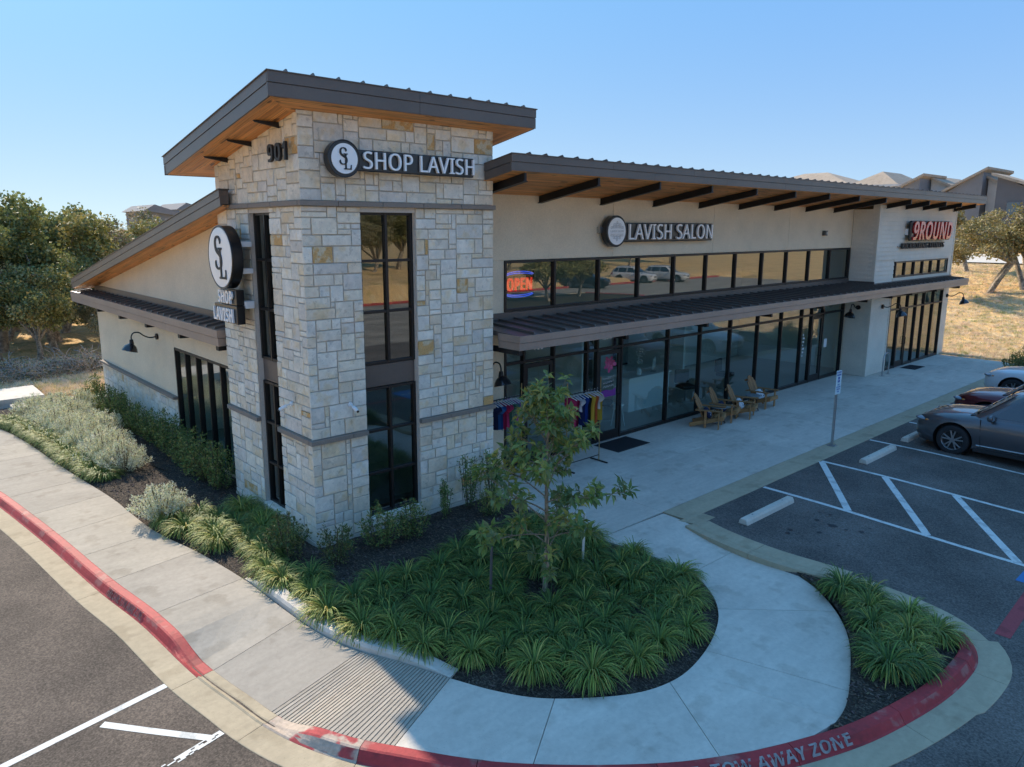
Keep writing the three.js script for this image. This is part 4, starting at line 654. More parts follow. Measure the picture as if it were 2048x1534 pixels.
{ // left wall under the rake
  const W = grp('left_wall', B), top = (z) => mTop(z) - MF + 0.03;
  const c = [-15.98, -12.1, -8.42, -3.75]; for (let i = 0; i < 3; i++) { const a = c[i] + 0.004, b = c[i + 1] - 0.004, lo = i === 2 ? 2.64 : -0.2; mesh('stucco_panel', profileX([[a, lo], [b, lo], [b, top(b)], [a, top(a)]], LX, LX + 0.22), M.stucco, W); }
  mesh('stucco_panel', bx(LX, -0.2, -8.415, LX + 0.22, 0.06, -3.76), M.stucco, W);
  for (let z = -15.98; z < -8.5; z += 1.26) mesh('stone_band', bx(LX - 0.13, 1.225, z + 0.004, LX - 0.001, 1.30, Math.min(z + 1.256, -8.40), 0.008), M.castBand, W);
  windowGrid(B, 'side_window', [-8.38, -7.59, -6.8, -6.01, -5.22, -4.43, -3.8], [0.08, 2.60], M.alum, px(LX + 0.05), M.glass, 0.06, 0.13);
  const C = grp('side_canopy', B), z0 = -17.2, z1 = -3.78, xo = -0.19, y = (x) => lerp(3.60, 3.67, (x - xo) / 0.55);
  const sx = (pts, za, zb) => { const s = new THREE.Shape(pts.map((p) => new THREE.Vector2(...p))), g = new THREE.ExtrudeGeometry(s, { depth: zb - za, bevelEnabled: false }); g.translate(0, 0, za); return mUV(g); };
  mesh('canopy_deck', sx([[xo + 0.03, y(xo)], [LX - 0.002, y(LX)], [LX - 0.002, y(LX) - 0.10], [xo + 0.03, y(xo) - 0.10]], z0 + 0.03, z1 - 0.03), M.bronze, C);
  for (let z = z0 + 0.2; z < z1 - 0.1; z += 0.478) mesh('seam', sx([[xo + 0.06, y(xo)], [LX - 0.05, y(LX) + 0.001], [LX - 0.05, y(LX) + 0.05], [xo + 0.08, y(xo) + 0.05]], z - 0.014, z + 0.014), M.bronze, C);
  for (const [a, b, o] of [[3.44, 3.605, 0], [3.262, 3.430, 0.016]]) { const q = [z0, -13.9, -10.6, -7.2, z1]; for (let i = 0; i < 4; i++) mesh('fascia_panel', bx(xo + o, a, q[i] + 0.002, xo + 0.03 + o, b, q[i + 1] - 0.002, 0.003), M.bronzeLight, C); mesh('fascia_panel', bx(xo + 0.031 + o, a, z1 - 0.03 - o, LX - 0.004, b, z1 - o, 0.003), M.bronzeLight, C); mesh('fascia_panel', bx(xo + 0.031 + o, a, z0 + o, LX - 0.004, b, z0 + 0.03 + o, 0.003), M.bronzeLight, C); }
  mesh('flashing', bx(LX - 0.035, 3.66, -16.1, LX - 0.002, 3.86, z1, 0.004), M.bronze, C);
  mesh('canopy_soffit', bx(xo + 0.05, 3.27, z0 + 0.05, LX - 0.01, 3.285, z1 - 0.05), M.blackSteel, C);
  for (const z of [-16.6, -14.0, -11.5, -9.0, -6.4, -3.98]) mesh('canopy_beam', bx(xo + 0.06, 3.15, z - 0.08, LX - 0.002, 3.26, z + 0.08, 0.004), M.blackSteel, C);
}
{ // walls out of sight that close the building, and the rooms behind the glass
  const W = grp('rear_walls', B), top = (z) => mTop(z) - MF + 0.03;
  mesh('rear_wall', merge([bx(LX, -0.2, -16.2, BX1, 3.9, -15.99), profileX([[-15.98, -0.2], [BZ - 0.27, -0.2], [BZ - 0.27, top(BZ - 0.27)], [-15.98, top(-15.98)]], BX1 - 0.2, BX1 - 0.001)]), M.stucco, W);
  const I = grp('interior_walls', B);
  mesh('floor', bx(LX + 0.23, -0.1, -15.9, BX1 - 0.21, 0.004, FZ - 0.24), M.interiorFloor, I); mesh('floor', bx(BX + 0.21, -0.1, FZ - 0.238, BX1 - 0.21, 0.003, BZ - 0.26), M.interiorFloor, I);
  mesh('partition', bx(TX + 0.1, 0, -6.2, 24.4, 5.3, -6.08), M.interiorWall, I); mesh('partition', bx(8.50, 0, -6.0, 8.60, 3.4, FZ - 0.30), M.interiorWall, I); mesh('partition', bx(24.5, 0, -9, 24.6, 4.8, FZ - 0.3), M.interiorWall, I); mesh('partition', bx(24.7, 0, -9.1, BX1 - 0.25, 4.7, -9.0), M.interiorWall, I); mesh('partition', bx(0.7, 0, -9.3, TX, 3.6, -9.2), M.interiorWall, I);
  mesh('partition', bx(16.2, 0, -6.0, 16.3, 2.4, -3.4), M.interiorWall, I);
}
// ---------------------------------------------------------------- signs, lamps and fittings on the walls
const faceLeft = (g) => g.applyMatrix4(new THREE.Matrix4().makeBasis(V(0, 0, 1), V(0, 1, 0), V(-1, 0, 0))); // xy plane facing +z -> facing -x, text runs towards +z
function disc(r, d, seg = 48) { const g = new THREE.CylinderGeometry(r, r, d, seg); g.rotateX(Math.PI / 2); return plain(g); }
function monogram(r) { // an L standing in the lower right of a tall S
  const s = text('S', 'serif_regular', r * 0.62, r * 1.15, 0.01); s.translate(-r * 0.42, -r * 0.42, 0);
  const l = text('L', 'serif_regular', r * 0.60, r * 1.05, 0.01); l.translate(-r * 0.10, -r * 0.72, 0.0008); return merge([s, l]);
}
function word(parent, str, x, y, w, h, depth, mat, at, font = 'sans_regular') { // separate channel letters
  const shapes = [...str].map((c) => (c === ' ' ? null : fonts[font].generateShapes(c, 1))); let adv = 0; const spots = [];
  for (const c of str) { const gl = fonts[font].data.glyphs[c]; spots.push(adv); adv += gl.ha / fonts[font].data.resolution; }
  const cap = fonts[font].data.glyphs.H.o ? 0.72 : 0.72; const probe = new THREE.ShapeGeometry(fonts[font].generateShapes('H', 1)); probe.computeBoundingBox(); const ch = probe.boundingBox.max.y;
  const kx = w / adv, ky = h / ch;
  [...str].forEach((c, i) => { if (!shapes[i]) return; const g = new THREE.ExtrudeGeometry(shapes[i], { depth, bevelEnabled: false, curveSegments: 6 }); g.scale(kx, ky, 1); g.translate(x + spots[i] * kx, y, 0); mesh('letter', at(mUV(plain(g))), mat, parent); });
}
{ // SHOP LAVISH on the tower front
  const s = thing('shop_sign', 'black sign with white SHOP LAVISH letters and round monogram on tower front', 'sign', [0.66, 6.6, 0.05]); const id = (g) => g;
  mesh('cabinet', mUV(new RoundedBoxGeometry(2.62, 0.36, 0.11, 2, 0.02).translate(1.53, 0.26, 0.16)), M.signBlack, s);
  const dr = mesh('disc_return', disc(0.305, 0.16).translate(0, 0.27, 0.16), M.signBlack, s); mesh('disc_face', disc(0.248, 0.012).translate(0.0, 0.27, 0.247), M.signWhite, s);
  mesh('monogram', monogram(0.248).translate(0.0, 0.27, 0.255), M.black, s); mesh('rim', plain(new THREE.TorusGeometry(0.30, 0.012, 6, 48)).translate(0, 0.27, 0.24), M.signBlack, s);
  word(s, 'SHOP LAVISH', 0.34, 0.125, 2.52, 0.285, 0.045, M.signWhite, (g) => g.translate(0, 0, 0.225));
  for (const x of [-0.2, 1.0, 2.4]) mesh('standoff', bx(x - 0.03, 0.2, -0.01, x + 0.03, 0.32, 0.11), M.steel, s);
}
{ // round SL sign with SHOP / LAVISH below, tower's left face
  const s = thing('monogram_sign', 'large round white monogram sign standing off the tower side', 'sign', [-0.06, 5.17, -2.56]);
  const L = (g, x) => faceLeft(g).translate(x, 0, 0);
  mesh('disc_return', L(disc(0.60, 0.20), -0.30), M.signBlack, s); mesh('disc_face', L(disc(0.565, 0.012), -0.408), M.signWhite, s); mesh('rim', L(plain(new THREE.TorusGeometry(0.59, 0.018, 6, 56)), -0.40), M.signBlack, s);
  mesh('monogram', L(monogram(0.565), -0.417), M.black, s); for (const y of [-0.25, 0.25]) mesh('standoff', bx(-0.2, y - 0.05, 0.2, 0.02, y + 0.05, 0.5, 0.01), M.white, s);
  const b = thing('name_blocks_sign', 'two black blocks lettered SHOP and LAVISH below the round monogram', 'sign', [-0.06, 4.2, -2.6]);
  mesh('block', bx(-0.30, 0.06, -0.36, -0.14, 0.36, 0.42, 0.01), M.signBlack, b); mesh('block', bx(-0.32, -0.30, -0.66, -0.16, 0.055, 0.46, 0.01), M.signBlack, b);
  word(b, 'SHOP', -0.40, 0.085, 0.72, 0.25, 0.035, M.signWhite, (g) => faceLeft(g).translate(-0.31, 0, 0), 'sans_bold'); word(b, 'LAVISH', -0.66, -0.27, 1.02, 0.26, 0.035, M.signWhite, (g) => faceLeft(g).translate(-0.33, 0, 0), 'sans_bold');
  mesh('standoff', bx(-0.15, 0.0, 0.25, 0.02, 0.14, 0.5, 0.01), M.white, b);
}
{ // 901
  const s = thing('house_number', 'dark metal house number 901 high on the tower side', 'house number', [-0.055, 6.84, -0.96]); let z = 0;
  for (const [c, w] of [['9', 0.22], ['0', 0.23], ['1', 0.13]]) { const g = text(c, 'sans_bold', w, 0.30, 0.05); mesh('digit', faceLeft(mUV(g)).translate(-0.035, 0, z), M.blackSteel, s); z += w + 0.065; }
}
{ // LAVISH SALON
  const s = thing('salon_sign', 'black sign with white LAVISH SALON letters above the clerestory', 'sign', [9.12, 5.4, -1.02]);
  mesh('cabinet', mUV(new RoundedBoxGeometry(4.35, 0.50, 0.10, 2, 0.03).translate(2.3, 0.22, 0.15)), M.signBlack, s);
  mesh('disc_return', disc(0.40, 0.16).translate(-0.02, 0.25, 0.16), M.signBlack, s); mesh('disc_face', disc(0.345, 0.012).translate(0, 0.25, 0.247), M.signWhite, s); mesh('rim', plain(new THREE.TorusGeometry(0.385, 0.016, 6, 48)).translate(-0.01, 0.25, 0.24), M.signBlack, s);
  const gm = std({ color: lin(0.42, 0.42, 0.42), roughness: 0.6 }); mesh('emblem_word', text('LAVISH SALON', 'serif_regular', 0.52, 0.055, 0.004).translate(-0.26, 0.222, 0.252), gm, s);
  { const gs = []; for (const sg of [1, -1]) { gs.push(bx(-0.26, 0.25 + sg * 0.062 - 0.003, 0.252, 0.26, 0.25 + sg * 0.062 + 0.003, 0.256)); for (let i = -4; i <= 4; i++) gs.push(plain(new THREE.TorusGeometry(0.026, 0.005, 5, 14).translate(i * 0.056, 0.25 + sg * (0.10 + 0.012 * Math.cos(i * 0.4)), 0.254))); for (let i = -2; i <= 2; i++) gs.push(plain(new THREE.TorusGeometry(0.03, 0.005, 5, 14).translate(i * 0.06, 0.25 + sg * 0.165, 0.254))); gs.push(plain(new THREE.TorusGeometry(0.024, 0.006, 5, 14).translate(0, 0.25 + sg * 0.225, 0.254))); } mesh('emblem_scroll', merge(gs), gm, s); }
  word(s, 'LAVISH SALON', 0.44, 0.035, 4.02, 0.40, 0.05, M.signWhite, (g) => g.translate(0, 0, 0.21));
  mesh('standoff', bx(-0.50, 0.2, 0.0, -0.36, 0.36, 0.10), M.steel, s);
}
{ // 9ROUND
  const s = thing('red_gym_sign', 'red slanted 9ROUND letters on a black backing on the siding', 'sign', [26.1, 5.22, -0.05]); const red = phy({ color: lin(0.62, 0.03, 0.025), roughness: 0.25, clearcoat: 0.5 }), shear = new THREE.Matrix4().makeShear(0, 0, 0.14, 0, 0, 0);
  const bk = mUV(plain(new RoundedBoxGeometry(4.55, 0.80, 0.14, 2, 0.07))); bk.translate(2.35, 0.42, 0.18); mesh('backing', bk, M.signBlack, s);
  word(s, '9ROUND', 0.12, 0.06, 4.5, 0.73, 0.06, red, (g) => { const p = g.attributes.position; for (let i = 0; i < p.count; i++) p.setX(i, p.getX(i) + (p.getY(i) - 0.4) * 0.16); return g.translate(0, 0, 0.26); }, 'sans_bold');
  for (const x of [0.1, 4.3]) mesh('standoff', bx(x, 0.25, 0.0, x + 0.1, 0.5, 0.12), M.white, s);
  const k = thing('gym_lettering', 'small black KICKBOXING FITNESS letters under the red sign', 'sign', [25.75, 4.93, -0.05]); word(k, 'KICKBOXING FITNESS', 0, 0, 4.75, 0.22, 0.07, M.black, (g) => g.translate(0, 0, 0.05), 'sans_bold'); mesh('rail', bx(-0.2, 0.06, 0.0, 4.75, 0.12, 0.045), M.steel, k);
}
// gooseneck lamps: built along +z from the wall plate
function gooseneck(name, label) {
  const t = thing(name, label, 'lamp', [0, 0, 0], 0, 'gooseneck wall lamps');
  mesh('wall_plate', plain(new THREE.CylinderGeometry(0.085, 0.085, 0.05, 20).rotateX(Math.PI / 2)).translate(0, 0, 0.025), M.blackSteel, t);
  mesh('arm', tube([[0, 0, 0.04], [0, -0.01, 0.20], [0, 0.06, 0.36], [0, 0.155, 0.48], [0, 0.15, 0.62], [0, 0.06, 0.675], [0, -0.02, 0.68]], 0.017, 32, 8), M.blackSteel, t);
  mesh('socket', plain(new THREE.CylinderGeometry(0.045, 0.06, 0.12, 16)).translate(0, -0.08, 0.68), M.blackSteel, t);
  const pts = [[0.055, 0], [0.075, -0.02], [0.13, -0.06], [0.175, -0.13], [0.20, -0.21], [0.205, -0.215], [0.19, -0.205], [0.165, -0.13], [0.12, -0.07], [0.05, -0.03]].map((p) => new THREE.Vector2(...p));
  mesh('lamp_shade', plain(new THREE.LatheGeometry(pts, 28)).rotateX(-0.28).translate(0, -0.125, 0.685), phy({ color: lin(0.022, 0.022, 0.024), roughness: 0.25, clearcoat: 0.6, clearcoatRoughness: 0.15 }), t); return t;
}
{
  const a = gooseneck('wall_lamp', 'black gooseneck lamp on the beige side wall under the canopy'); a.position.set(0.366, 2.78, -9.75); a.rotation.y = -Math.PI / 2;
  copyOf(a, [4.75, 2.62, -1.02], 0, 'black gooseneck lamp beside the 100 door near the tower'); copyOf(a, [23.6, 2.70, -0.52], -Math.PI / 2, 'black gooseneck lamp on the narrow siding return');
  copyOf(a, [24.62, 2.70, -0.03], 0, 'black gooseneck lamp on the siding front by the bike rack'); copyOf(a, [31.86, 2.71, -0.03], 0, 'black gooseneck lamp at the far right end of the building');
}
function bullet(label, pos, turn) { const t = thing('security_camera', label, 'camera', pos, turn); mesh('mount', plain(new THREE.CylinderGeometry(0.045, 0.045, 0.04, 14).rotateX(Math.PI / 2)).translate(0, 0, 0.0), M.white, t); mesh('bracket', rod([0, 0, 0.01], [0, -0.02, 0.12], 0.014), M.white, t); mesh('housing', merge([plain(new THREE.CapsuleGeometry(0.036, 0.10, 4, 12).rotateX(Math.PI / 2 + 0.35)).translate(0, -0.05, 0.17)]), M.white, t); mesh('lens', disc(0.024, 0.01, 12).rotateX(0.35).translate(0, -0.085, 0.262), M.black, t); return t; }
bullet('small white bullet camera on the tower front face', [0.73, 2.56, 0.045], 0); bullet('small white bullet camera on the tower side face', [-0.045, 2.56, -0.72], -Math.PI / 2);
{ const t = thing('wall_sensor', 'small grey box fitting on the beige upper wall', 'fitting', [21.19, 5.56, -1.02]); mesh('box', bx(-0.10, -0.09, 0, 0.10, 0.09, 0.12, 0.01), std({ color: lin(0.10, 0.09, 0.08), roughness: 0.6 }), t); mesh('lens', bx(-0.01, -0.05, 0.121, 0.08, 0.05, 0.128), M.steel, t); }
{ // neon OPEN sign behind the first clerestory pane
  const s = thing('open_sign', 'glowing red OPEN sign with blue arcs in the upper window', 'sign', [5.72, 4.12, -1.28]); const red = std({ color: lin(0.3, 0.01, 0.01), emissive: lin(1, 0.035, 0.02), emissiveIntensity: 0.42 }), blue = std({ color: lin(0.02, 0.05, 0.3), emissive: lin(0.06, 0.12, 1.0), emissiveIntensity: 0.42 });
  word(s, 'OPEN', 0.02, 0.14, 0.86, 0.30, 0.03, red, (g) => g, 'sans_bold');
  for (const sg of [1, -1]) for (const e of [0, 0.045]) mesh('neon_arc', tube([...Array(9)].map((_, i) => { const a = Math.PI * (0.12 + 0.76 * i / 8); return [0.45 + (0.44 + e) * Math.cos(a), 0.29 + sg * (0.20 + (0.06 + e) * Math.sin(a)), 0.01]; }), 0.012, 24, 6), blue, s);
  mesh('backing', bx(-0.05, -0.02, -0.02, 0.95, 0.60, -0.01), phy({ color: lin(0.02, 0.02, 0.02), roughness: 0.4 }), s); mesh('hanging_chain', merge([rod([0.1, 0.6, -0.01], [0.1, 0.84, -0.01], 0.006), rod([0.8, 0.6, -0.01], [0.8, 0.84, -0.01], 0.006)]), M.steel, s);
  const pl = new THREE.PointLight(new THREE.Color(1, 0.12, 0.15), 0.004); pl.position.set(0.45, 0.3, 0.1); pl.castShadow = true; pl.shadow.radius = 8; s.add(pl);
}
// ---------------------------------------------------------------- things on the walk and the lot
{ // wheel stops
  const s = new THREE.Shape([[-0.10, 0], [0.10, 0], [0.085, 0.07], [0.055, 0.115], [-0.055, 0.115], [-0.085, 0.07]].map((p) => new THREE.Vector2(...p)));
  const mk = (label, x0, x1, z) => { const g = new THREE.ExtrudeGeometry(s, { depth: x1 - x0, bevelEnabled: true, bevelSize: 0.012, bevelThickness: 0.012, bevelOffset: -0.012, bevelSegments: 1 }); g.rotateY(Math.PI / 2); g.translate(x0, 0, 0); const t = thing('wheel_stop', label, 'wheel stop', [0, yA((x0 + x1) / 2, z), z], 0, 'concrete wheel stops at the head of the bays'); mesh('block', mUV(g, rr(0, 3), rr(0, 3)), M.walk3, t); for (const f of [0.18, 0.82]) mesh('anchor_pin', plain(new THREE.CylinderGeometry(0.018, 0.018, 0.01, 10)).translate(lerp(x0, x1, f), 0.119, 0), M.steel, t); };
  mk('concrete wheel stop nearest the curved path, in the empty first bay', 6.75, 8.62, 4.58); mk('concrete wheel stop between hatched aisle and grey car', 12.42, 14.28, 4.52); mk('concrete wheel stop in front of the grey car', 15.22, 17.08, 4.46); mk('concrete wheel stop in front of the maroon car', 18.05, 19.9, 4.46);
}
{ // parking sign
  const t = thing('parking_sign', 'white and blue reserved parking sign on a steel post', 'sign', [13.36, 0.0, 3.32]);
  mesh('base_plate', bx(-0.10, 0.001, -0.10, 0.10, 0.014, 0.10, 0.003), M.steel, t); mesh('post', merge([bx(-0.028, 0.01, -0.028, 0.028, 2.05, 0.028, 0.006)]), M.steel, t); for (const [x, z] of [[-0.07, -0.07], [0.07, 0.07], [0.07, -0.07], [-0.07, 0.07]]) mesh('bolt', plain(new THREE.CylinderGeometry(0.012, 0.012, 0.03, 8)).translate(x, 0.025, z), M.steel, t);
  const pw = std({ color: lin(0.62, 0.78, 0.82), roughness: 0.35 }), bl = std({ color: lin(0.03, 0.12, 0.42), roughness: 0.4 });
  const p = mesh('sign_plate', bx(-0.155, 1.42, 0.031, 0.155, 2.06, 0.036, 0.002), pw, t);
  mesh('lettering', text('RESERVED', 'sans_bold', 0.26, 0.05, 0.002).translate(-0.13, 1.985, 0.0365), bl, t); mesh('lettering', text('PARKING', 'sans_bold', 0.25, 0.05, 0.002).translate(-0.125, 1.915, 0.0365), bl, t); mesh('blue_symbol', bx(-0.06, 1.74, 0.0365, 0.06, 1.885, 0.0385), bl, t); mesh('white_symbol', plain(new THREE.TorusGeometry(0.03, 0.007, 5, 14, 5)).translate(0, 1.80, 0.0395), M.signWhite, t);
  for (const [i, w] of [['VAN', 0.11], ['ACCESSIBLE', 0.24], ['TOW AWAY', 0.2], ['ZONE', 0.12]].entries()) mesh('lettering', text(w[0], 'sans_regular', w[1], 0.038, 0.002).translate(-w[1] / 2, 1.66 - i * 0.062, 0.0365), bl, t);
}
{ // bike rack and mats
  const t = thing('bike_rack', 'inverted U steel bike rack beside the pale siding', 'bike rack', [24.62, 0, 0.32]);
  mesh('hoop', tube([[-0.3, 0, 0], [-0.3, 0.55, 0], [-0.28, 0.72, 0], [-0.18, 0.85, 0], [0, 0.89, 0], [0.18, 0.85, 0], [0.28, 0.72, 0], [0.3, 0.55, 0], [0.3, 0, 0]], 0.026, 48, 10), M.steel, t); for (const x of [-0.3, 0.3]) mesh('foot_plate', plain(new THREE.CylinderGeometry(0.085, 0.085, 0.012, 18)).translate(x, 0.007, 0), M.steel, t);
  const mat = (label, x, z, w, d) => { const m = thing('door_mat', label, 'mat', [x, 0.001, z]); mesh('backing', bx(-w / 2, 0, -d / 2, w / 2, 0.007, d / 2, 0.002), M.rubber, m); const gs = []; for (let i = -w / 2 + 0.06; i < w / 2 - 0.05; i += 0.045) gs.push(bx(i, 0.0075, -d / 2 + 0.05, i + 0.024, 0.013, d / 2 - 0.05)); const r = mesh('ribs', merge(gs), std({ color: lin(0.035, 0.035, 0.04), roughness: 0.95 }), m); r.userData.kind = 'stuff'; };
  mat('dark ribbed doormat outside the 200 door', 9.25, -0.48, 1.35, 0.85); mat('small dark doormat outside the gym door', 27.2, 0.42, 1.1, 0.6);
}
// Adirondack chairs: local front is +z
function adirondack(label) {
  const t = thing('adirondack_chair', label, 'chair', [0, 0, 0], 0, 'Adirondack chairs in front of the salon window'), P = (g, n, m) => mesh(n, g, m ?? M.teak, t);
  for (const s of [-1, 1]) { P(bar([s * 0.26, 0.33, 0.42], [s * 0.26, 0.05, -0.52], 0.025, 0.12, 0.006), 'side_rail'); P(bx(s * 0.315 - 0.045, 0, 0.30, s * 0.315 + 0.045, 0.52, 0.33, 0.006), 'leg'); P(bar([s * 0.335, 0.545, 0.42], [s * 0.33, 0.535, -0.36], 0.13, 0.024, 0.006), 'armrest'); P(bx(s * 0.30 - 0.012, 0.02, -0.10, s * 0.30 + 0.012, 0.53, -0.03, 0.004), 'arm_brace'); }
  for (let k = 0; k < 6; k++) { const f = k / 5, z = lerp(0.40, -0.10, f), y = lerp(0.385, 0.245, f) - 0.02 * Math.sin(f * 3.14); P(bx(-0.275, y - 0.01, z - 0.038, 0.275, y + 0.01, z + 0.038, 0.005), 'seat_slat', k % 2 ? M.teak2 : M.teak); }
  P(bx(-0.28, 0.27, 0.425, 0.28, 0.37, 0.445, 0.005), 'front_apron'); P(bx(-0.33, 0.50, -0.35, 0.33, 0.535, -0.315, 0.004), 'back_rail'); P(bar([-0.24, 0.83, -0.475], [0.24, 0.83, -0.475], 0.02, 0.06, 0.004), 'back_rail');
  const tilt = 0.44; for (let k = 0; k < 7; k++) {
    const u = (k - 3) / 3, h = 0.80 - 0.19 * u * u, w = 0.072, s = new THREE.Shape([[-w / 2, 0], [w / 2, 0], [w / 2, h - (u > 0.1 ? 0.035 : 0.012)], [w / 4, h], [-w / 4, h], [-w / 2, h - (u < -0.1 ? 0.035 : 0.012)]].map((p) => new THREE.Vector2(...p)));
    const g = new THREE.ExtrudeGeometry(s, { depth: 0.02, bevelEnabled: true, bevelSize: 0.003, bevelThickness: 0.003, bevelOffset: -0.003, bevelSegments: 1 }); g.rotateZ(-u * 0.055); g.translate(u * 0.19, 0, 0); g.rotateX(-tilt); g.translate(0, 0.235, -0.135); P(mUV(plain(g), rr(0, 1), rr(0, 1), true), 'back_slat', k % 3 === 1 ? M.teak2 : M.teak);
  }
  return t;
}
function cushion(label, pos, turn, kind) { // soft pillow leaning on a chair back
  const g = new THREE.SphereGeometry(0.21, 22, 14); const p = g.attributes.position; for (let i = 0; i < p.count; i++) { const x = p.getX(i) / 0.21, y = p.getY(i) / 0.21, z = p.getZ(i) / 0.21, m = Math.pow(Math.pow(Math.abs(x), 4) + Math.pow(Math.abs(y), 4) + 1e-6, -0.25) * Math.hypot(x, y); p.setXYZ(i, x * 0.22 * m, y * 0.17 * m, z * 0.075); } g.computeVertexNormals(); g.rotateX(-0.6);
  const t = thing('cushion', label, 'cushion', pos, turn); const navy = std({ color: lin(0.012, 0.016, 0.05), roughness: 0.95 }), pale = std({ color: lin(0.66, 0.66, 0.66), roughness: 0.95 }); mesh('cover', plain(g), kind ? pale : navy, t);
  const gs = []; reseed(kind ? 31 : 17); for (let i = 0; i < 9; i++) { const s = new THREE.SphereGeometry(0.022, 8, 6); s.scale(1, 1, 0.35); s.translate(rr(-0.15, 0.15), rr(-0.10, 0.10), 0.066); s.rotateX(-0.6); gs.push(plain(s)); } mesh('printed_dots', merge(gs), kind ? navy : pale, t);
}
{
  const L = ['wooden Adirondack chair nearest the tower', 'wooden Adirondack chair second from the tower', 'wooden Adirondack chair third from the tower, partly hidden', 'wooden Adirondack chair farthest from the tower'];
  const spots = [[12.62, 0.02, 0.42], [13.62, -0.12, 0.30], [14.40, 0.02, 0.34], [16.05, -0.25, 0.05]]; const a = adirondack(L[0]); a.position.set(spots[0][0], 0, spots[0][1]); a.rotation.y = spots[0][2]; for (let i = 1; i < 4; i++) copyOf(a, [spots[i][0], 0, spots[i][1]], spots[i][2], L[i]);
  spots.forEach(([x, z, r], i) => { const o = [Math.sin(r) * -0.05, Math.cos(r) * -0.05]; cushion(['navy cushion with white dots on the first chair', 'navy cushion with white dots on the second chair', 'pale printed cushion on the third chair', 'pale printed cushion on the farthest chair'][i], [x + o[0], 0.40, z + o[1]], r, i > 1); });
  const tab = (label, x, z) => { const t = thing('side_table', label, 'table', [x, 0, z], 0, 'small round side tables'); mesh('table_top', plain(new THREE.CylinderGeometry(0.235, 0.235, 0.022, 28)).translate(0, 0.50, 0), std({ color: lin(0.20, 0.23, 0.24), roughness: 0.5 }), t); for (let k = 0; k < 3; k++) { const a_ = k * 2.094 + 0.4; mesh('leg', rod([0.22 * Math.cos(a_), 0, 0.22 * Math.sin(a_)], [0.10 * Math.cos(a_), 0.49, 0.10 * Math.sin(a_)], 0.011), M.blackSteel, t); } mesh('ring', plain(new THREE.TorusGeometry(0.20, 0.008, 6, 28).rotateX(Math.PI / 2)).translate(0, 0.03, 0), M.blackSteel, t); };
  tab('small round table between the first two chairs', 13.12, 0.02); tab('small round table beside the farthest chair', 15.3, -0.12);
}
// clothes rails
function rail(label, x0, x1, z, h, items, groupName) {
  const t = thing('clothes_rail', label, 'clothes rail', [0, 0, 0]); const br = std({ color: lin(0.42, 0.30, 0.14), roughness: 0.35, metalness: 0.8 });
  mesh('top_bar', rod([x0 - 0.08, h, z], [x1 + 0.08, h, z], 0.014), M.blackSteel, t);
  for (const x of [x0 - 0.06, x1 + 0.06]) { mesh('upright', rod([x, 0.03, z], [x, h + 0.28, z], 0.014), br, t); mesh('foot', bx(x - 0.02, 0, z - 0.28, x + 0.02, 0.03, z + 0.28, 0.005), M.blackSteel, t); }
  mesh('low_bar', rod([x0 - 0.06, 0.16, z], [x1 + 0.06, 0.16, z], 0.012), M.blackSteel, t);
  items.forEach(([lab, col, len, kind], i) => {
    const x = lerp(x0, x1, (i + 0.5) / items.length), g = thing('hanging_garment', lab, 'garment', [x, h, z], rr(-0.18, 0.18), groupName), cm = std({ color: lin(...col), roughness: 0.95, side: THREE.DoubleSide });
    mesh('hanger', merge([tube([[0, 0.02, 0.012], [0, 0.028, -0.005], [0, 0.0, -0.016], [0, -0.05, 0]], 0.004, 14, 5), bar([0, -0.055, 0], [0, -0.11, 0.20], 0.012, 0.018), bar([0, -0.055, 0], [0, -0.11, -0.20], 0.012, 0.018)]), M.white, g);
    // cloth: a folded sheet hung from the shoulders, open sleeves, wavy hem
    const nu = 12, nv = 10, pos = [], idx = [], ph = rr(0, 6); for (const sd of [1, -1]) { const b0 = pos.length / 3; for (let v = 0; v <= nv; v++) for (let u = 0; u <= nu; u++) { const a = u / nu * 2 - 1, f = v / nv, sw = kind === 'skirt' ? 0.16 + 0.05 * f : 0.22 - 0.05 * smooth(0, 0.3, f) + 0.02 * f; const zz = a * sw, y0 = -0.085 - 0.045 * Math.abs(a) - len * f * (1 - 0.04 * Math.cos(a * 5 + ph)); pos.push(sd * (0.012 + 0.022 * (1 - a * a) * smooth(0, 0.15, f)) + 0.012 * Math.sin(a * 9 + ph + f * 2) * f, y0, zz); } for (let v = 0; v < nv; v++) for (let u = 0; u < nu; u++) { const q = b0 + v * (nu + 1) + u; idx.push(q, q + nu + 1, q + 1, q + 1, q + nu + 1, q + nu + 2); } }
    const c = new THREE.BufferGeometry(); c.setAttribute('position', new THREE.Float32BufferAttribute(pos, 3)); c.setIndex(idx); c.computeVertexNormals(); mesh('cloth', mUV(c), cm, g);
    if (kind === 'tee') for (const sg of [-1, 1]) { const s = new THREE.CylinderGeometry(0.055, 0.07, 0.16, 10, 1, true); s.scale(0.5, 1, 1); s.rotateX(sg * 0.95); s.translate(0, -0.18, sg * 0.225); mesh('sleeve', plain(s), cm, g); }
  });
}
reseed(606);
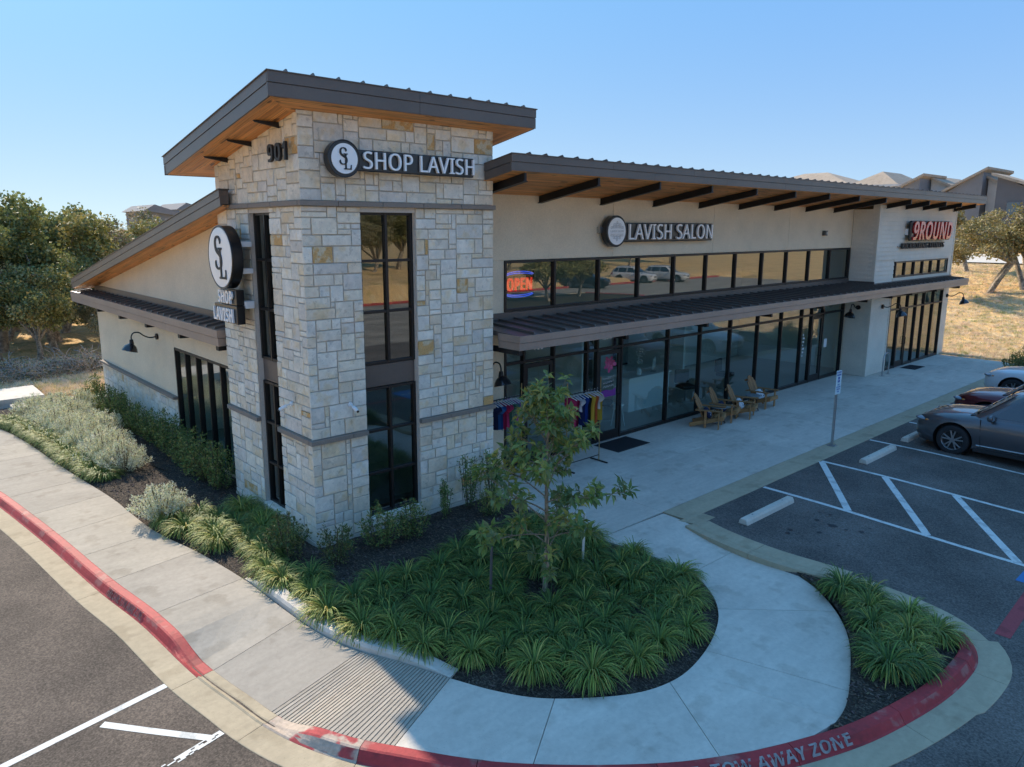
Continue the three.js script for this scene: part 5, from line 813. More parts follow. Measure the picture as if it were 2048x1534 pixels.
rail('clothes rail half hidden behind the tower corner', 4.42, 5.28, -0.30, 1.98, [['navy top nearest the tower on the left rail', [0.012, 0.02, 0.07]], ['blue top beside the navy one on the left rail', [0.03, 0.14, 0.36]], ['darker blue top on the left rail', [0.02, 0.08, 0.26]], ['crimson top on the left rail', [0.42, 0.015, 0.07]], ['pink red top beside the crimson one on the left rail', [0.50, 0.04, 0.13]], ['dark green top on the left rail', [0.04, 0.12, 0.08]], ['sage green top on the left rail', [0.14, 0.26, 0.19]], ['teal grey top on the left rail', [0.10, 0.24, 0.27]], ['violet pink top on the left rail', [0.36, 0.06, 0.30]], ['lilac top on the left rail', [0.42, 0.20, 0.46]], ['white top at the open end of the left rail', [0.72, 0.72, 0.76]]].map(([l, c]) => [l, c, 0.52, 'tee']), 'clothes on the left rail');
rail('clothes rail between the two shop doors', 6.55, 7.62, 0.05, 1.86, [['magenta red top on the right rail', [0.40, 0.02, 0.09], 0.66], ['dark crimson top on the right rail', [0.30, 0.012, 0.06], 0.70], ['white collared top on the right rail', [0.66, 0.64, 0.66], 0.30], ['navy dress on the right rail', [0.012, 0.025, 0.12], 0.66], ['royal blue dress on the right rail', [0.02, 0.06, 0.30], 0.64], ['black dress on the right rail', [0.012, 0.012, 0.014], 0.74], ['yellow dress beside the orange one on the right rail', [0.66, 0.38, 0.04], 0.72], ['orange dress on the right rail', [0.52, 0.11, 0.03], 0.72], ['pale printed top on the right rail', [0.62, 0.58, 0.52], 0.34], ['lemon yellow top at the open end of the right rail', [0.66, 0.50, 0.06], 0.64]].map(([l, c, n]) => [l, c, n, n > 0.5 ? 'dress' : 'tee']), 'clothes on the right rail');
// things inside the salon, seen through the glass
{
  const desk = thing('reception_desk', 'white reception desk behind the salon window', 'desk', [13.3, 0, -2.9]); mesh('front_panel', bx(-1.2, 0.0, 0.28, 0.9, 1.06, 0.34, 0.01), M.white, desk); mesh('desk_top', bx(-1.25, 1.06, -0.35, 0.95, 1.11, 0.4, 0.01), M.white, desk); mesh('side_panel', bx(-1.2, 0, -0.3, -1.14, 1.06, 0.279, 0.01), M.white, desk); mesh('side_panel', bx(0.84, 0, -0.3, 0.9, 1.06, 0.279, 0.01), M.white, desk);
  const sc = thing('desk_screen', 'white computer screen standing on the reception desk', 'screen', [13.6, 1.11, -2.75], 0.5); mesh('back_shell', bx(-0.28, 0.12, -0.02, 0.28, 0.46, 0.02, 0.015), M.white, sc); mesh('foot', merge([bx(-0.03, 0.012, -0.03, 0.03, 0.2, -0.021), bx(-0.12, 0, -0.1, 0.12, 0.012, 0.06)]), M.steel, sc);
  const vase = thing('flower_vase', 'white vase with pale flower stems on the reception desk', 'vase', [12.75, 1.11, -2.7]); mesh('vase', plain(new THREE.LatheGeometry([[0.06, 0], [0.09, 0.06], [0.08, 0.16], [0.05, 0.2], [0.06, 0.22]].map((p) => new THREE.Vector2(...p)), 18)), M.white, vase); const gs = []; reseed(5); for (let i = 0; i < 60; i++) { const a = rr(0, 6.28), r = rr(0.02, 0.15), y = rr(0.35, 0.85); gs.push(plain(new THREE.IcosahedronGeometry(0.022, 0).translate(Math.cos(a) * r, y, Math.sin(a) * r))); } mesh('blossom', merge(gs), M.white, vase);
  const shelf = thing('product_shelves', 'wall shelves with dark bottles behind the reception desk', 'shelves', [12.6, 0, -5.9]); const wd = std({ color: lin(0.30, 0.22, 0.15), roughness: 0.6 }); for (const x of [-1.6, -0.2, 1.2]) mesh('upright', bx(x - 0.03, 0, 0, x + 0.03, 2.6, 0.34, 0.004), wd, shelf); for (const y of [0.5, 1.1, 1.65, 2.15, 2.57]) mesh('shelf_board', bx(-1.57, y, 0.003, 1.17, y + 0.035, 0.33, 0.004), wd, shelf);
  const bot = thing('shampoo_bottles', 'rows of small bottles on the salon shelves', 'bottles', [12.6, 0, -5.75]); bot.userData.kind = 'stuff'; const bs = [[], []]; for (const y of [0.535, 1.135, 1.685, 2.185]) for (let x = -1.5; x < 1.1; x += rr(0.07, 0.14)) if (Math.abs(x + 0.2) > 0.08) { const h = rr(0.12, 0.28); bs[rnd() < 0.6 ? 0 : 1].push(plain(new THREE.CylinderGeometry(0.025, 0.03, h, 8)).translate(x, y + h / 2, rr(0, 0.1))); } mesh('dark_bottles', merge(bs[0]), M.black, bot); mesh('pale_bottles', merge(bs[1]), M.white, bot);
  const chairIn = (label, x, z, r) => { const t = thing('salon_chair', label, 'chair', [x, 0, z], r, 'salon chairs behind the glass'); mesh('seat', bx(-0.28, 0.45, -0.27, 0.28, 0.58, 0.27, 0.05), M.black, t); mesh('backrest', bx(-0.27, 0.58, -0.32, 0.27, 1.05, -0.22, 0.04), M.black, t); mesh('pedestal', rod([0, 0.02, 0], [0, 0.45, 0], 0.04), M.steel, t); mesh('base', plain(new THREE.CylinderGeometry(0.30, 0.30, 0.03, 24)).translate(0, 0.016, 0), M.steel, t); return t; };
  chairIn('black salon chair behind the window by the 200 door', 10.9, -2.6, 0.5); chairIn('black salon chair behind the second chair outside', 14.8, -2.3, -0.4); chairIn('black salon chair behind the farthest chair outside', 17.7, -2.6, 0.2);
  const mir = thing('arched_mirror', 'tall black arched mirror cabinet inside the salon', 'mirror', [16.0, 0, -5.95]); { const s = new THREE.Shape(); s.moveTo(-0.6, 0.6); s.lineTo(0.6, 0.6); s.lineTo(0.6, 1.9); s.absarc(0, 1.9, 0.6, 0, Math.PI, false); s.lineTo(-0.6, 0.6); mesh('frame', plain(new THREE.ExtrudeGeometry(s, { depth: 0.05, bevelEnabled: false, curveSegments: 20 })), M.black, mir); const q = new THREE.Shape(); q.moveTo(-0.52, 0.66); q.lineTo(0.52, 0.66); q.lineTo(0.52, 1.9); q.absarc(0, 1.9, 0.52, 0, Math.PI, false); mesh('mirror_glass', plain(new THREE.ShapeGeometry(q, 20)).translate(0, 0, 0.052), std({ color: lin(0.6, 0.62, 0.62), roughness: 0.05, metalness: 1 }), mir); }
  const st = thing('bar_stool', 'slender white stool behind the window by the 200 door', 'stool', [10.6, 0, -1.75]); mesh('seat', plain(new THREE.CylinderGeometry(0.17, 0.17, 0.04, 22)).translate(0, 0.66, 0), M.white, st); for (let k = 0; k < 4; k++) { const a = k * 1.571 + 0.78; mesh('leg', rod([0.2 * Math.cos(a), 0, 0.2 * Math.sin(a)], [0.1 * Math.cos(a), 0.64, 0.1 * Math.sin(a)], 0.012), M.white, st); }
  const ct = thing('display_counter', 'pale counter with small bottles behind the wide window', 'counter', [10.9, 0, -4.3]); mesh('cabinet', bx(-0.9, 0, -0.3, 0.9, 0.95, 0.3, 0.01), M.white, ct); mesh('worktop', bx(-0.95, 0.951, -0.34, 0.95, 0.99, 0.34, 0.006), std({ color: lin(0.10, 0.09, 0.09), roughness: 0.4 }), ct);
}
// ---------------------------------------------------------------- planting
const leafMat = (o) => phy({ color: lin(1, 1, 1), vertexColors: true, roughness: 0.62, side: THREE.DoubleSide, transmission: 0.28, thickness: 0, specularIntensity: 0.5, ...o });
const LEAF = leafMat({}), LEAFTREE = leafMat({ transmission: 0.5 }), LEAFDRY = leafMat({ roughness: 0.9, transmission: 0.15, specularIntensity: 0.2 });
class Soup { // triangles with a colour of their own
  constructor() { this.p = []; this.c = []; this.n = []; }
  tri(a, b, c, col, nrm) { for (const q of [a, b, c]) { this.p.push(q.x, q.y, q.z); this.c.push(...col); if (nrm) this.n.push(nrm.x, nrm.y, nrm.z); } }
  geo() { const g = new THREE.BufferGeometry(); g.setAttribute('position', new THREE.Float32BufferAttribute(this.p, 3)); g.setAttribute('color', new THREE.Float32BufferAttribute(this.c, 3)); if (this.n.length) g.setAttribute('normal', new THREE.Float32BufferAttribute(this.n, 3)); else g.computeVertexNormals(); return g; }
}
const jit = (c, a = 0.25) => { const k = 1 + rr(-a, a); return [c[0] * k * rr(0.9, 1.1), c[1] * k, c[2] * k * rr(0.85, 1.15)]; };
const dirRand = () => { const u = rr(-1, 1), a = rr(0, 6.283), s = Math.sqrt(1 - u * u); return V(s * Math.cos(a), u, s * Math.sin(a)); };
function leaf(S, at, dir, up, len, wid, col, bend = 0.2) { // pointed leaf folded on its midrib
  const d = dir.clone().normalize(), s = d.clone().cross(up).normalize(), n = s.clone().cross(d).normalize();
  const A = at, M_ = at.clone().addScaledVector(d, len * 0.5).addScaledVector(n, -len * bend * 0.3), T = at.clone().addScaledVector(d, len).addScaledVector(n, -len * bend), L = at.clone().addScaledVector(d, len * 0.48).addScaledVector(s, wid / 2).addScaledVector(n, wid * 0.18), R = at.clone().addScaledVector(d, len * 0.48).addScaledVector(s, -wid / 2).addScaledVector(n, wid * 0.18);
  S.tri(A, M_, L, col); S.tri(L, M_, T, col); S.tri(A, R, M_, col); S.tri(R, T, M_, col);
}
// --- lilyturf: arching strap leaves
function lilyturf(sd, n, tone) {
  reseed(sd); const S = new Soup();
  for (let i = 0; i < n; i++) {
    const az = rr(0, 6.283), r0 = rr(0, 0.07), L = rr(0.36, 0.66), e0 = rr(0.75, 1.52), w = rr(0.0052, 0.0088), col = jit(rnd() < 0.12 ? tone[2] : rnd() < 0.35 ? tone[1] : tone[0], 0.3), nseg = 6, drop = rr(2.1, 3.5);
    let p = V(Math.cos(az) * r0, -0.01, Math.sin(az) * r0), e = e0; const tw = az + rr(-0.5, 0.5), sx = V(-Math.sin(tw), 0, Math.cos(tw)); let pl, pr;
    for (let k = 0; k <= nseg; k++) {
      const ww = w * (k === nseg ? 0.08 : 1 - 0.5 * Math.pow(k / nseg, 3)); const a = p.clone().addScaledVector(sx, ww), b = p.clone().addScaledVector(sx, -ww);
      if (k) { S.tri(pl, pr, b, col); S.tri(pl, b, a, col); } pl = a; pr = b;
      e -= drop / nseg * (0.35 + 1.1 * k / nseg); p = p.clone().add(V(Math.cos(tw) * Math.cos(e), Math.sin(e), Math.sin(tw) * Math.cos(e)).multiplyScalar(L / nseg)); if (p.y < 0.01) p.y = 0.01 + rr(0, 0.02);
    }
  }
  return S.geo();
}
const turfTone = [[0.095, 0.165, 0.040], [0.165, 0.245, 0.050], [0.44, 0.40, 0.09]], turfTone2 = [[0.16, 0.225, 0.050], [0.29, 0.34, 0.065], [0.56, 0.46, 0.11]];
const turfA = [1, 2, 3, 4].map((k) => lilyturf(900 + k, 430, turfTone)), turfB = [1, 2, 3].map((k) => lilyturf(950 + k, 430, turfTone2));
{
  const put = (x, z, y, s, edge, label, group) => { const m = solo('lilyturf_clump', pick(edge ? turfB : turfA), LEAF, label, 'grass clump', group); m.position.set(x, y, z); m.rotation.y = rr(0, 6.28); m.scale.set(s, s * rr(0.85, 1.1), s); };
  reseed(321); const pts = [], ok = (x, z, d) => pts.every(([a, b]) => Math.hypot(a - x, b - z) > d);
  const zone = (x, z) => inside(bedPoly, x, z) && edgeDist(bedPoly, x, z) > 0.34 && z > -2.9 && (x < -0.95 ? true : z > 1.9 + 0.2 * Math.sin(x * 2) || (x < -0.2 && z > -2.6 && x > -1.6 && z < -0.3) || (x < -0.75 && z > 0.9)) && Math.hypot(x - 1.96, z - 3.87) > 0.52;
  for (let t = 0; t < 9000; t++) { const x = rr(-1.9, 4.2), z = rr(-2.9, 6.8); if (zone(x, z) && ok(x, z, 0.43)) pts.push([x, z]); }
  // edge row hugging the kerb
  for (const [x, z] of pts) {
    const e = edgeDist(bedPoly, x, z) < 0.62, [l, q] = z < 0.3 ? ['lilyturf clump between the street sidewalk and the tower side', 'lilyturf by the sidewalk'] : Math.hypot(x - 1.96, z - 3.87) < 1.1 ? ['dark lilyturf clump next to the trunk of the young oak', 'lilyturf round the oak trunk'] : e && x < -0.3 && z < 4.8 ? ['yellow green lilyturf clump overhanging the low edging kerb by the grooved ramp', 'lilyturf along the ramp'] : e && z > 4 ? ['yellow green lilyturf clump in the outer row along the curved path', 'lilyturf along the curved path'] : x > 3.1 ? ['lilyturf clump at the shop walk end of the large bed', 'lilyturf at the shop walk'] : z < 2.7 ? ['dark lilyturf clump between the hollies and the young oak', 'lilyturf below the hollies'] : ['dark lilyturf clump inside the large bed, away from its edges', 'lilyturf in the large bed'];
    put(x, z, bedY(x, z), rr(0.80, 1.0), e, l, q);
  }
  const bp = []; for (let t = 0; t < 4000; t++) { const x = rr(1.9, 6), z = rr(5, 9); if (inside(bulbPoly, x, z) && edgeDist(bulbPoly, x, z) > 0.24 && !(x < 3.7 && z > 7.9) && bp.every(([a, b]) => Math.hypot(a - x, b - z) > 0.37)) bp.push([x, z]); }
  for (const [x, z] of bp) put(x, z, bulbY(x, z), rr(0.82, 1.0), rnd() < 0.5, 'lilyturf clump in the small bed inside the red rounded kerb', 'lilyturf in the small bed');
  for (let i = 0; i < 19; i++) { const z = -13.9 + i * 0.40; let bx_ = streetEdge[0]; for (const q of streetEdge) if (Math.abs(q[1] - z) < Math.abs(bx_[1] - z)) bx_ = q; const x = bx_[0] + rr(0.3, 0.42); put(x, z, bedY(x, z), rr(0.85, 1.0), true, 'sunlit lilyturf clump edging the sidewalk below the silver shrubs', 'lilyturf by the silver shrubs'); }
}
// --- shrubs
function shrubGeo(sd, h, r, nStem, tone, ll, lw, per, spread, cap = 1) {
  reseed(sd); const S = new Soup(), stems = [];
  for (let i = 0; i < nStem; i++) {
    const az = rr(0, 6.283), rad = Math.sqrt(rnd()) * r, top = V(Math.cos(az) * rad, h * (1 - 0.42 * (rad / r) ** 2 * cap) * rr(0.72, 1.02), Math.sin(az) * rad), base = V(Math.cos(az) * rad * 0.18, 0, Math.sin(az) * rad * 0.18), ctrl = base.clone().lerp(top, 0.5).add(V(Math.cos(az) * rad * 0.18, 0, Math.sin(az) * rad * 0.18));
    const cv = new THREE.QuadraticBezierCurve3(base, ctrl, top); if (i % 2 === 0) stems.push(plain(new THREE.TubeGeometry(cv, 5, 0.0055, 4)));
    for (let k = 0; k < per; k++) { const t = 1 - Math.pow(rnd(), 1.6) * 0.82, p = cv.getPoint(t), tg = cv.getTangent(t), side = dirRand(); const d = tg.clone().multiplyScalar(rr(0.2, 0.9)).addScaledVector(side, 1).normalize(); p.addScaledVector(side, rr(0, spread)); leaf(S, p, d, dirRand(), ll * rr(0.7, 1.25), lw * rr(0.8, 1.2), jit(pick(tone), 0.28), rr(0, 0.3)); }
  }
  return [S.geo(), merge(stems)];
}
const stemMat = std({ color: lin(0.10, 0.07, 0.045), roughness: 1 });
function shrubSet(name, variants, list, group) { // list: [x, z, y, scale, label]
  list.forEach(([x, z, y, s, label, v]) => { const [f, st] = variants[v ?? Math.floor(rnd() * variants.length)]; const t = thing(name, label, 'shrub', [x, y, z], rr(0, 6.28), group); t.scale.set(s, s * rr(0.92, 1.1), s); mesh('foliage', f, LEAF, t); mesh('stems', st, stemMat, t); });
}
const hollyTone = [[0.12, 0.19, 0.060], [0.165, 0.245, 0.07], [0.25, 0.30, 0.08], [0.38, 0.34, 0.11]];
const holly = [11, 12, 13].map((k) => shrubGeo(k, 0.86, 0.34, 34, hollyTone, 0.048, 0.024, 38, 0.05, 1.3)), hollyTall = [[21, 0.95, 0.20, 16], [22, 1.15, 0.24, 20]].map(([a, b, c, d]) => shrubGeo(a, b, c, d, hollyTone.slice(0, 3), 0.045, 0.024, 46, 0.045, 0.6)), hollyWarm = [31, 32].map((k) => shrubGeo(k, 0.85, 0.33, 30, [[0.13, 0.17, 0.05], [0.19, 0.20, 0.06], [0.24, 0.21, 0.08], [0.09, 0.14, 0.05]], 0.05, 0.024, 36, 0.05, 1.0));
reseed(88);
shrubSet('holly_shrub', hollyWarm, [[-0.66, 0.18, 0, 1.22, 'bronze green holly in front of the tower side window']]); shrubSet('holly_shrub', hollyWarm, [[-0.12, 0.9, 0, 1.02, 'small bronze green holly at the tower corner']]);
shrubSet('holly_shrub', holly, [[0.76, 0.86, 0, 1.12, 'dark holly left of the tower front window'], [1.48, 0.82, 0, 1.06, 'dark holly below the tower front window'], [3.30, 1.0, 0, 0.9, 'dark holly beside the young oak branches near the shop walk']]);
shrubSet('holly_shrub', hollyTall, [[2.48, 0.55, 0, 0.95, 'slender upright holly right of the tower front window', 0], [3.15, 0.48, 0, 1.05, 'tall upright holly against the tower stone, middle one', 1], [3.82, 0.42, 0, 1.08, 'tall upright holly at the right end of the tower', 1]]);
{ const L = []; const zs = [-14.6, -13.2, -12.0, -11.0, -10.0, -9.05, -8.1, -7.2, -6.35, -5.55, -4.8, -4.15]; zs.forEach((z, i) => L.push([-0.28 + rr(-0.08, 0.08), z, 0, rr(1.2, 1.42), i === 0 ? 'holly at the far end of the row along the side wall' : i === zs.length - 1 ? 'holly of the side wall row nearest the tower' : 'dark green holly in the row along the side wall'])); shrubSet('holly_shrub', holly, L, 'holly row along the side wall'); }
const silverTone = [[0.72, 0.71, 0.48], [0.82, 0.79, 0.58], [0.60, 0.62, 0.42], [0.88, 0.84, 0.64]], silver = [41, 42, 43].map((k) => shrubGeo(k, 0.62, 0.56, 105, silverTone, 0.034, 0.02, 64, 0.05, 1.25));
{ const L = [[-2.1, -14.3], [-1.45, -14.6], [-0.95, -13.9], [-1.95, -13.2], [-1.35, -12.9], [-1.9, -12.0], [-1.25, -11.7], [-1.75, -10.9], [-1.2, -10.4], [-1.65, -9.7], [-1.35, -8.9], [-1.62, -7.9], [-1.45, -6.95]].map(([x, z]) => [x, z, 0, rr(1.05, 1.3), 'silvery grey shrub in the sunlit row beside the street sidewalk']); shrubSet('silver_shrub', silver, L, 'silver shrubs by the sidewalk'); shrubSet('silver_shrub', silver, [[-1.72, -3.3, 0, 1.12, 'lone large silver shrub spilling over the sidewalk edge', 0]]); }
{ const L = [[28.6, 3.6], [29.4, 4.1], [30.2, 3.6], [31.0, 4.2], [31.8, 3.5], [30.4, 5.0], [31.6, 5.2]].map(([x, z]) => [x, z, 0, rr(1.1, 1.35), 'dark green shrub in the hedge at the far end of the parking row']); shrubSet('hedge_shrub', holly, L, 'hedge at the end of the parking row'); shrubSet('hedge_shrub', silver, [[29.8, 4.9, 0, 1.1, 'greyish shrub in front of the far hedge']]); struct('mulch_bed', prism([[28.25, 3.1], [32.6, 3.1], [32.6, 8], [30, 8], [28.25, 5]], -0.3, 0.02), M.mulch).userData.label = 'small mulch bed under the far hedge'; }
// --- young oak with large leaves in front of the tower
{
  reseed(2024); const t = thing('young_oak', 'young oak with large leaves in the middle of the lilyturf bed', 'tree', [1.96, 0.02, 3.87]); const pale = std({ map: barkTex, color: lin(0.95, 0.85, 0.75), roughness: 1 });
  const tr = new THREE.CatmullRomCurve3([V(0, -0.05, 0), V(0.02, 0.7, 0.01), V(-0.02, 1.5, 0.03), V(0.03, 2.3, -0.02), V(0.0, 3.05, 0.02)]);
  const taper = (cv, n, r0, r1, rad = 7) => { const g = new THREE.TubeGeometry(cv, n, 1, rad), p = g.attributes.position; const P = V(), Q = V(); for (let i = 0; i <= n; i++) { cv.getPointAt(i / n, P); const r = lerp(r0, r1, i / n); for (let j = 0; j <= rad; j++) { const k = i * (rad + 1) + j; Q.fromBufferAttribute(p, k).sub(P).multiplyScalar(r).add(P); p.setXYZ(k, Q.x, Q.y, Q.z); } } return plain(g); };
  mesh('trunk', taper(tr, 20, 0.045, 0.014, 9), pale, t);
  const S = new Soup(), br = [], tones = [[0.24, 0.32, 0.085], [0.32, 0.38, 0.10], [0.18, 0.27, 0.09], [0.52, 0.48, 0.13], [0.26, 0.31, 0.13]];
  const cluster = (p, d, n) => { const tone = pick(tones); for (let i = 0; i < n; i++) { const a = i / n * 6.283 + rr(-0.3, 0.3), s = d.clone().cross(V(0.3, 1, 0.2)).normalize(), q = s.clone().cross(d).normalize(), o = s.multiplyScalar(Math.cos(a)).addScaledVector(q, Math.sin(a)), dd = d.clone().multiplyScalar(rr(0.2, 0.8)).add(o).add(V(0, rr(-0.45, 0.1), 0)).normalize(); leaf(S, p.clone().addScaledVector(d, rr(-0.09, 0.03)), dd, V(0, 1, 0).addScaledVector(dirRand(), 0.5), rr(0.11, 0.20), rr(0.055, 0.092), jit(rnd() < 0.75 ? tone : pick(tones), 0.2), rr(0.05, 0.45)); } };
  const N = 32; for (let i = 0; i < N; i++) {
    const f = i / (N - 1), y = lerp(0.62, 3.0, f), p0 = tr.getPoint(clamp((y + 0.05) / 3.1)), az = i * 2.39996 + rr(-0.4, 0.4), len = (f < 0.12 ? 0.85 : 1.58 * (1 - 0.80 * Math.pow(f, 1.15))) * rr(0.78, 1.15), e = rr(0.12, 0.5) + f * 0.75;
    const d = V(Math.cos(az) * Math.cos(e), Math.sin(e), Math.sin(az) * Math.cos(e)), p2 = p0.clone().addScaledVector(d, len).add(V(0, -0.12 * len, 0)), p1 = p0.clone().addScaledVector(d, len * 0.5).add(V(rr(-0.05, 0.05), 0.06, rr(-0.05, 0.05))), cv = new THREE.QuadraticBezierCurve3(p0, p1, p2); br.push(taper(cv, 8, 0.014, 0.005, 5));
    const nt = Math.round(3 + len * 4.8); for (let k = 0; k < nt; k++) { const u = lerp(0.28, 1, (k + 0.5) / nt), q = cv.getPoint(u), tg = cv.getTangent(u), sd = dirRand(); sd.y = Math.abs(sd.y) * 0.6; const td = tg.clone().multiplyScalar(0.6).add(sd).normalize(), l2 = rr(0.10, 0.34), e2 = q.clone().addScaledVector(td, l2); br.push(rod(q.toArray(), e2.toArray(), 0.005, 0.003, 4)); cluster(e2, td, 6 + Math.floor(rnd() * 4)); }
    cluster(p2, d, 9);
  }
  for (let k = 0; k < 7; k++) cluster(V(rr(-0.06, 0.06), rr(2.7, 3.5), rr(-0.06, 0.06)), V(rr(-0.5, 0.5), 1, rr(-0.5, 0.5)).normalize(), 7);
  br.push(rod([0, 3.0, 0.02], [0.03, 3.42, 0.0], 0.012, 0.004, 5)); mesh('branches', merge(br), pale, t); mesh('crown', S.geo(), LEAFTREE, t);
  const stake = (label, x, z, h, m) => { const s = thing('tree_stake', label, 'stake', [x, 0, z]); mesh('post', rod([0, 0, 0], [0.02, h, 0.01], 0.022), m, s); mesh('tie', tube([[0.02, h * 0.85, 0.01], [(1.96 - x) * 0.5, h * 0.82, (3.87 - z) * 0.5], [1.96 - x, h * 0.85, 3.87 - z]], 0.005, 12, 4), M.rubber, s); };
  stake('pale tree stake right of the young oak trunk', 3.02, 3.72, 0.98, std({ color: lin(0.72, 0.70, 0.66), roughness: 0.6 })); stake('dark tree stake left of the young oak trunk', 1.12, 3.5, 0.85, std({ color: lin(0.10, 0.09, 0.09), roughness: 0.7 }));
}
// --- full-grown trees: curved limbs carrying clumps of small leaf faces
function bigTree(sd, H, R, nLimb, tones, lf, nLeaf, lean = 0.3, low = 0.35, multi = 1) {
  reseed(sd); const wood = [], S = new Soup(), clumps = [];
  const taper = (a, b, c, r0, r1) => { const cv = new THREE.QuadraticBezierCurve3(a, b, c), n = 7, rad = 6, g = new THREE.TubeGeometry(cv, n, 1, rad), p = g.attributes.position, P = V(), Q = V(); for (let i = 0; i <= n; i++) { cv.getPointAt(i / n, P); const r = lerp(r0, r1, i / n); for (let j = 0; j <= rad; j++) { const k = i * (rad + 1) + j; Q.fromBufferAttribute(p, k).sub(P).multiplyScalar(r).add(P); p.setXYZ(k, Q.x, Q.y, Q.z); } } wood.push(plain(g)); return cv; };
  for (let m = 0; m < multi; m++) {
    const az0 = rr(0, 6.28), bs = V(multi > 1 ? Math.cos(az0) * 0.3 : 0, -0.3, multi > 1 ? Math.sin(az0) * 0.3 : 0), fork = V(bs.x + Math.cos(az0) * lean * R * 0.5, H * low * rr(0.8, 1.1), bs.z + Math.sin(az0) * lean * R * 0.5); taper(bs, bs.clone().lerp(fork, 0.5).add(V(rr(-0.2, 0.2), 0, rr(-0.2, 0.2))), fork, H * 0.032, H * 0.022);
    for (let i = 0; i < nLimb; i++) { const az = i / nLimb * 6.283 + rr(-0.4, 0.4), rad = R * rr(0.35, 0.9), top = V(Math.cos(az) * rad, H * (0.97 - 0.42 * (rad / R) ** 2) * rr(0.72, 1.0), Math.sin(az) * rad), cv = taper(fork, fork.clone().lerp(top, 0.45).add(V(rr(-0.4, 0.4), rr(0, 0.5), rr(-0.4, 0.4))), top, H * 0.016, H * 0.004); for (const u of [0.55, 0.75, 0.9, 1]) { const q = cv.getPoint(u); clumps.push([q, R * rr(0.16, 0.30)]); const sd2 = dirRand(); sd2.y *= 0.5; const e = q.clone().addScaledVector(sd2, R * rr(0.2, 0.4)); taper(q, q.clone().lerp(e, 0.5).add(V(0, 0.1, 0)), e, H * 0.006, H * 0.002); clumps.push([e, R * rr(0.14, 0.26)]); } }
  }
  const tot = clumps.reduce((a, c) => a + c[1] ** 2, 0);
  for (const [c, r] of clumps) { const n = Math.round(nLeaf * r * r / tot), base = pick(tones); for (let i = 0; i < n; i++) { const d = dirRand(), rad = r * Math.pow(rnd(), 0.45); const p = c.clone().add(V(d.x * rad, d.y * rad * 0.75, d.z * rad)), ax = dirRand(), col = jit(rnd() < 0.7 ? base : pick(tones), 0.3), l = lf * rr(0.6, 1.3); const s = ax.clone().cross(dirRand()).normalize(); const A = p, T = p.clone().addScaledVector(ax, l), L = p.clone().addScaledVector(ax, l * 0.5).addScaledVector(s, l * 0.34), Q = p.clone().addScaledVector(ax, l * 0.5).addScaledVector(s, -l * 0.34); S.tri(A, L, T, col); S.tri(A, T, Q, col); } }
  return [S.geo(), merge(wood)];
}
function treeSet(name, variants, list, group) { list.forEach(([x, z, s, label, v, sy]) => { const [cr, w] = variants[v % variants.length]; const t = thing(name, label, 'tree', [x, Math.max(hill(x, z), 0) - 0.05, z], rr(0, 6.28), group); t.scale.set(s, s * (sy ?? 1), s); mesh('crown', cr, LEAFTREE, t); mesh('trunk', w, M.bark, t); }); }
const oakTone = [[0.29, 0.28, 0.09], [0.37, 0.34, 0.11], [0.20, 0.21, 0.075], [0.50, 0.42, 0.17]], goldTone = [[0.34, 0.28, 0.10], [0.42, 0.34, 0.14], [0.24, 0.21, 0.08], [0.50, 0.42, 0.20]];
const woods = [bigTree(301, 7.2, 3.4, 10, oakTone, 0.20, 15000, 0.3, 0.22), bigTree(302, 6.8, 3.0, 9, oakTone, 0.19, 13000, 0.4, 0.2), bigTree(303, 6.2, 3.2, 10, [...oakTone, [0.28, 0.26, 0.12]], 0.19, 13000, 0.3, 0.16)];
const woodsExtra = [bigTree(304, 7.0, 2.8, 8, [[0.34, 0.27, 0.15], [0.26, 0.23, 0.10], [0.42, 0.34, 0.22], [0.22, 0.22, 0.09]], 0.17, 5200, 0.5, 0.3), bigTree(305, 7.6, 2.6, 8, [[0.24, 0.26, 0.09], [0.32, 0.32, 0.11]], 0.18, 7000, 0.5, 0.35), bigTree(306, 5.6, 2.6, 9, [[0.40, 0.36, 0.20], [0.30, 0.28, 0.13], [0.48, 0.42, 0.26]], 0.16, 6500, 0.4, 0.2)];
woods.push(...woodsExtra);
const lawnOaks = [bigTree(311, 5.0, 2.3, 6, goldTone, 0.15, 5200, 0.9, 0.42, 2), bigTree(312, 4.6, 2.0, 6, goldTone, 0.15, 4600, 0.8, 0.42, 1)];
reseed(700);
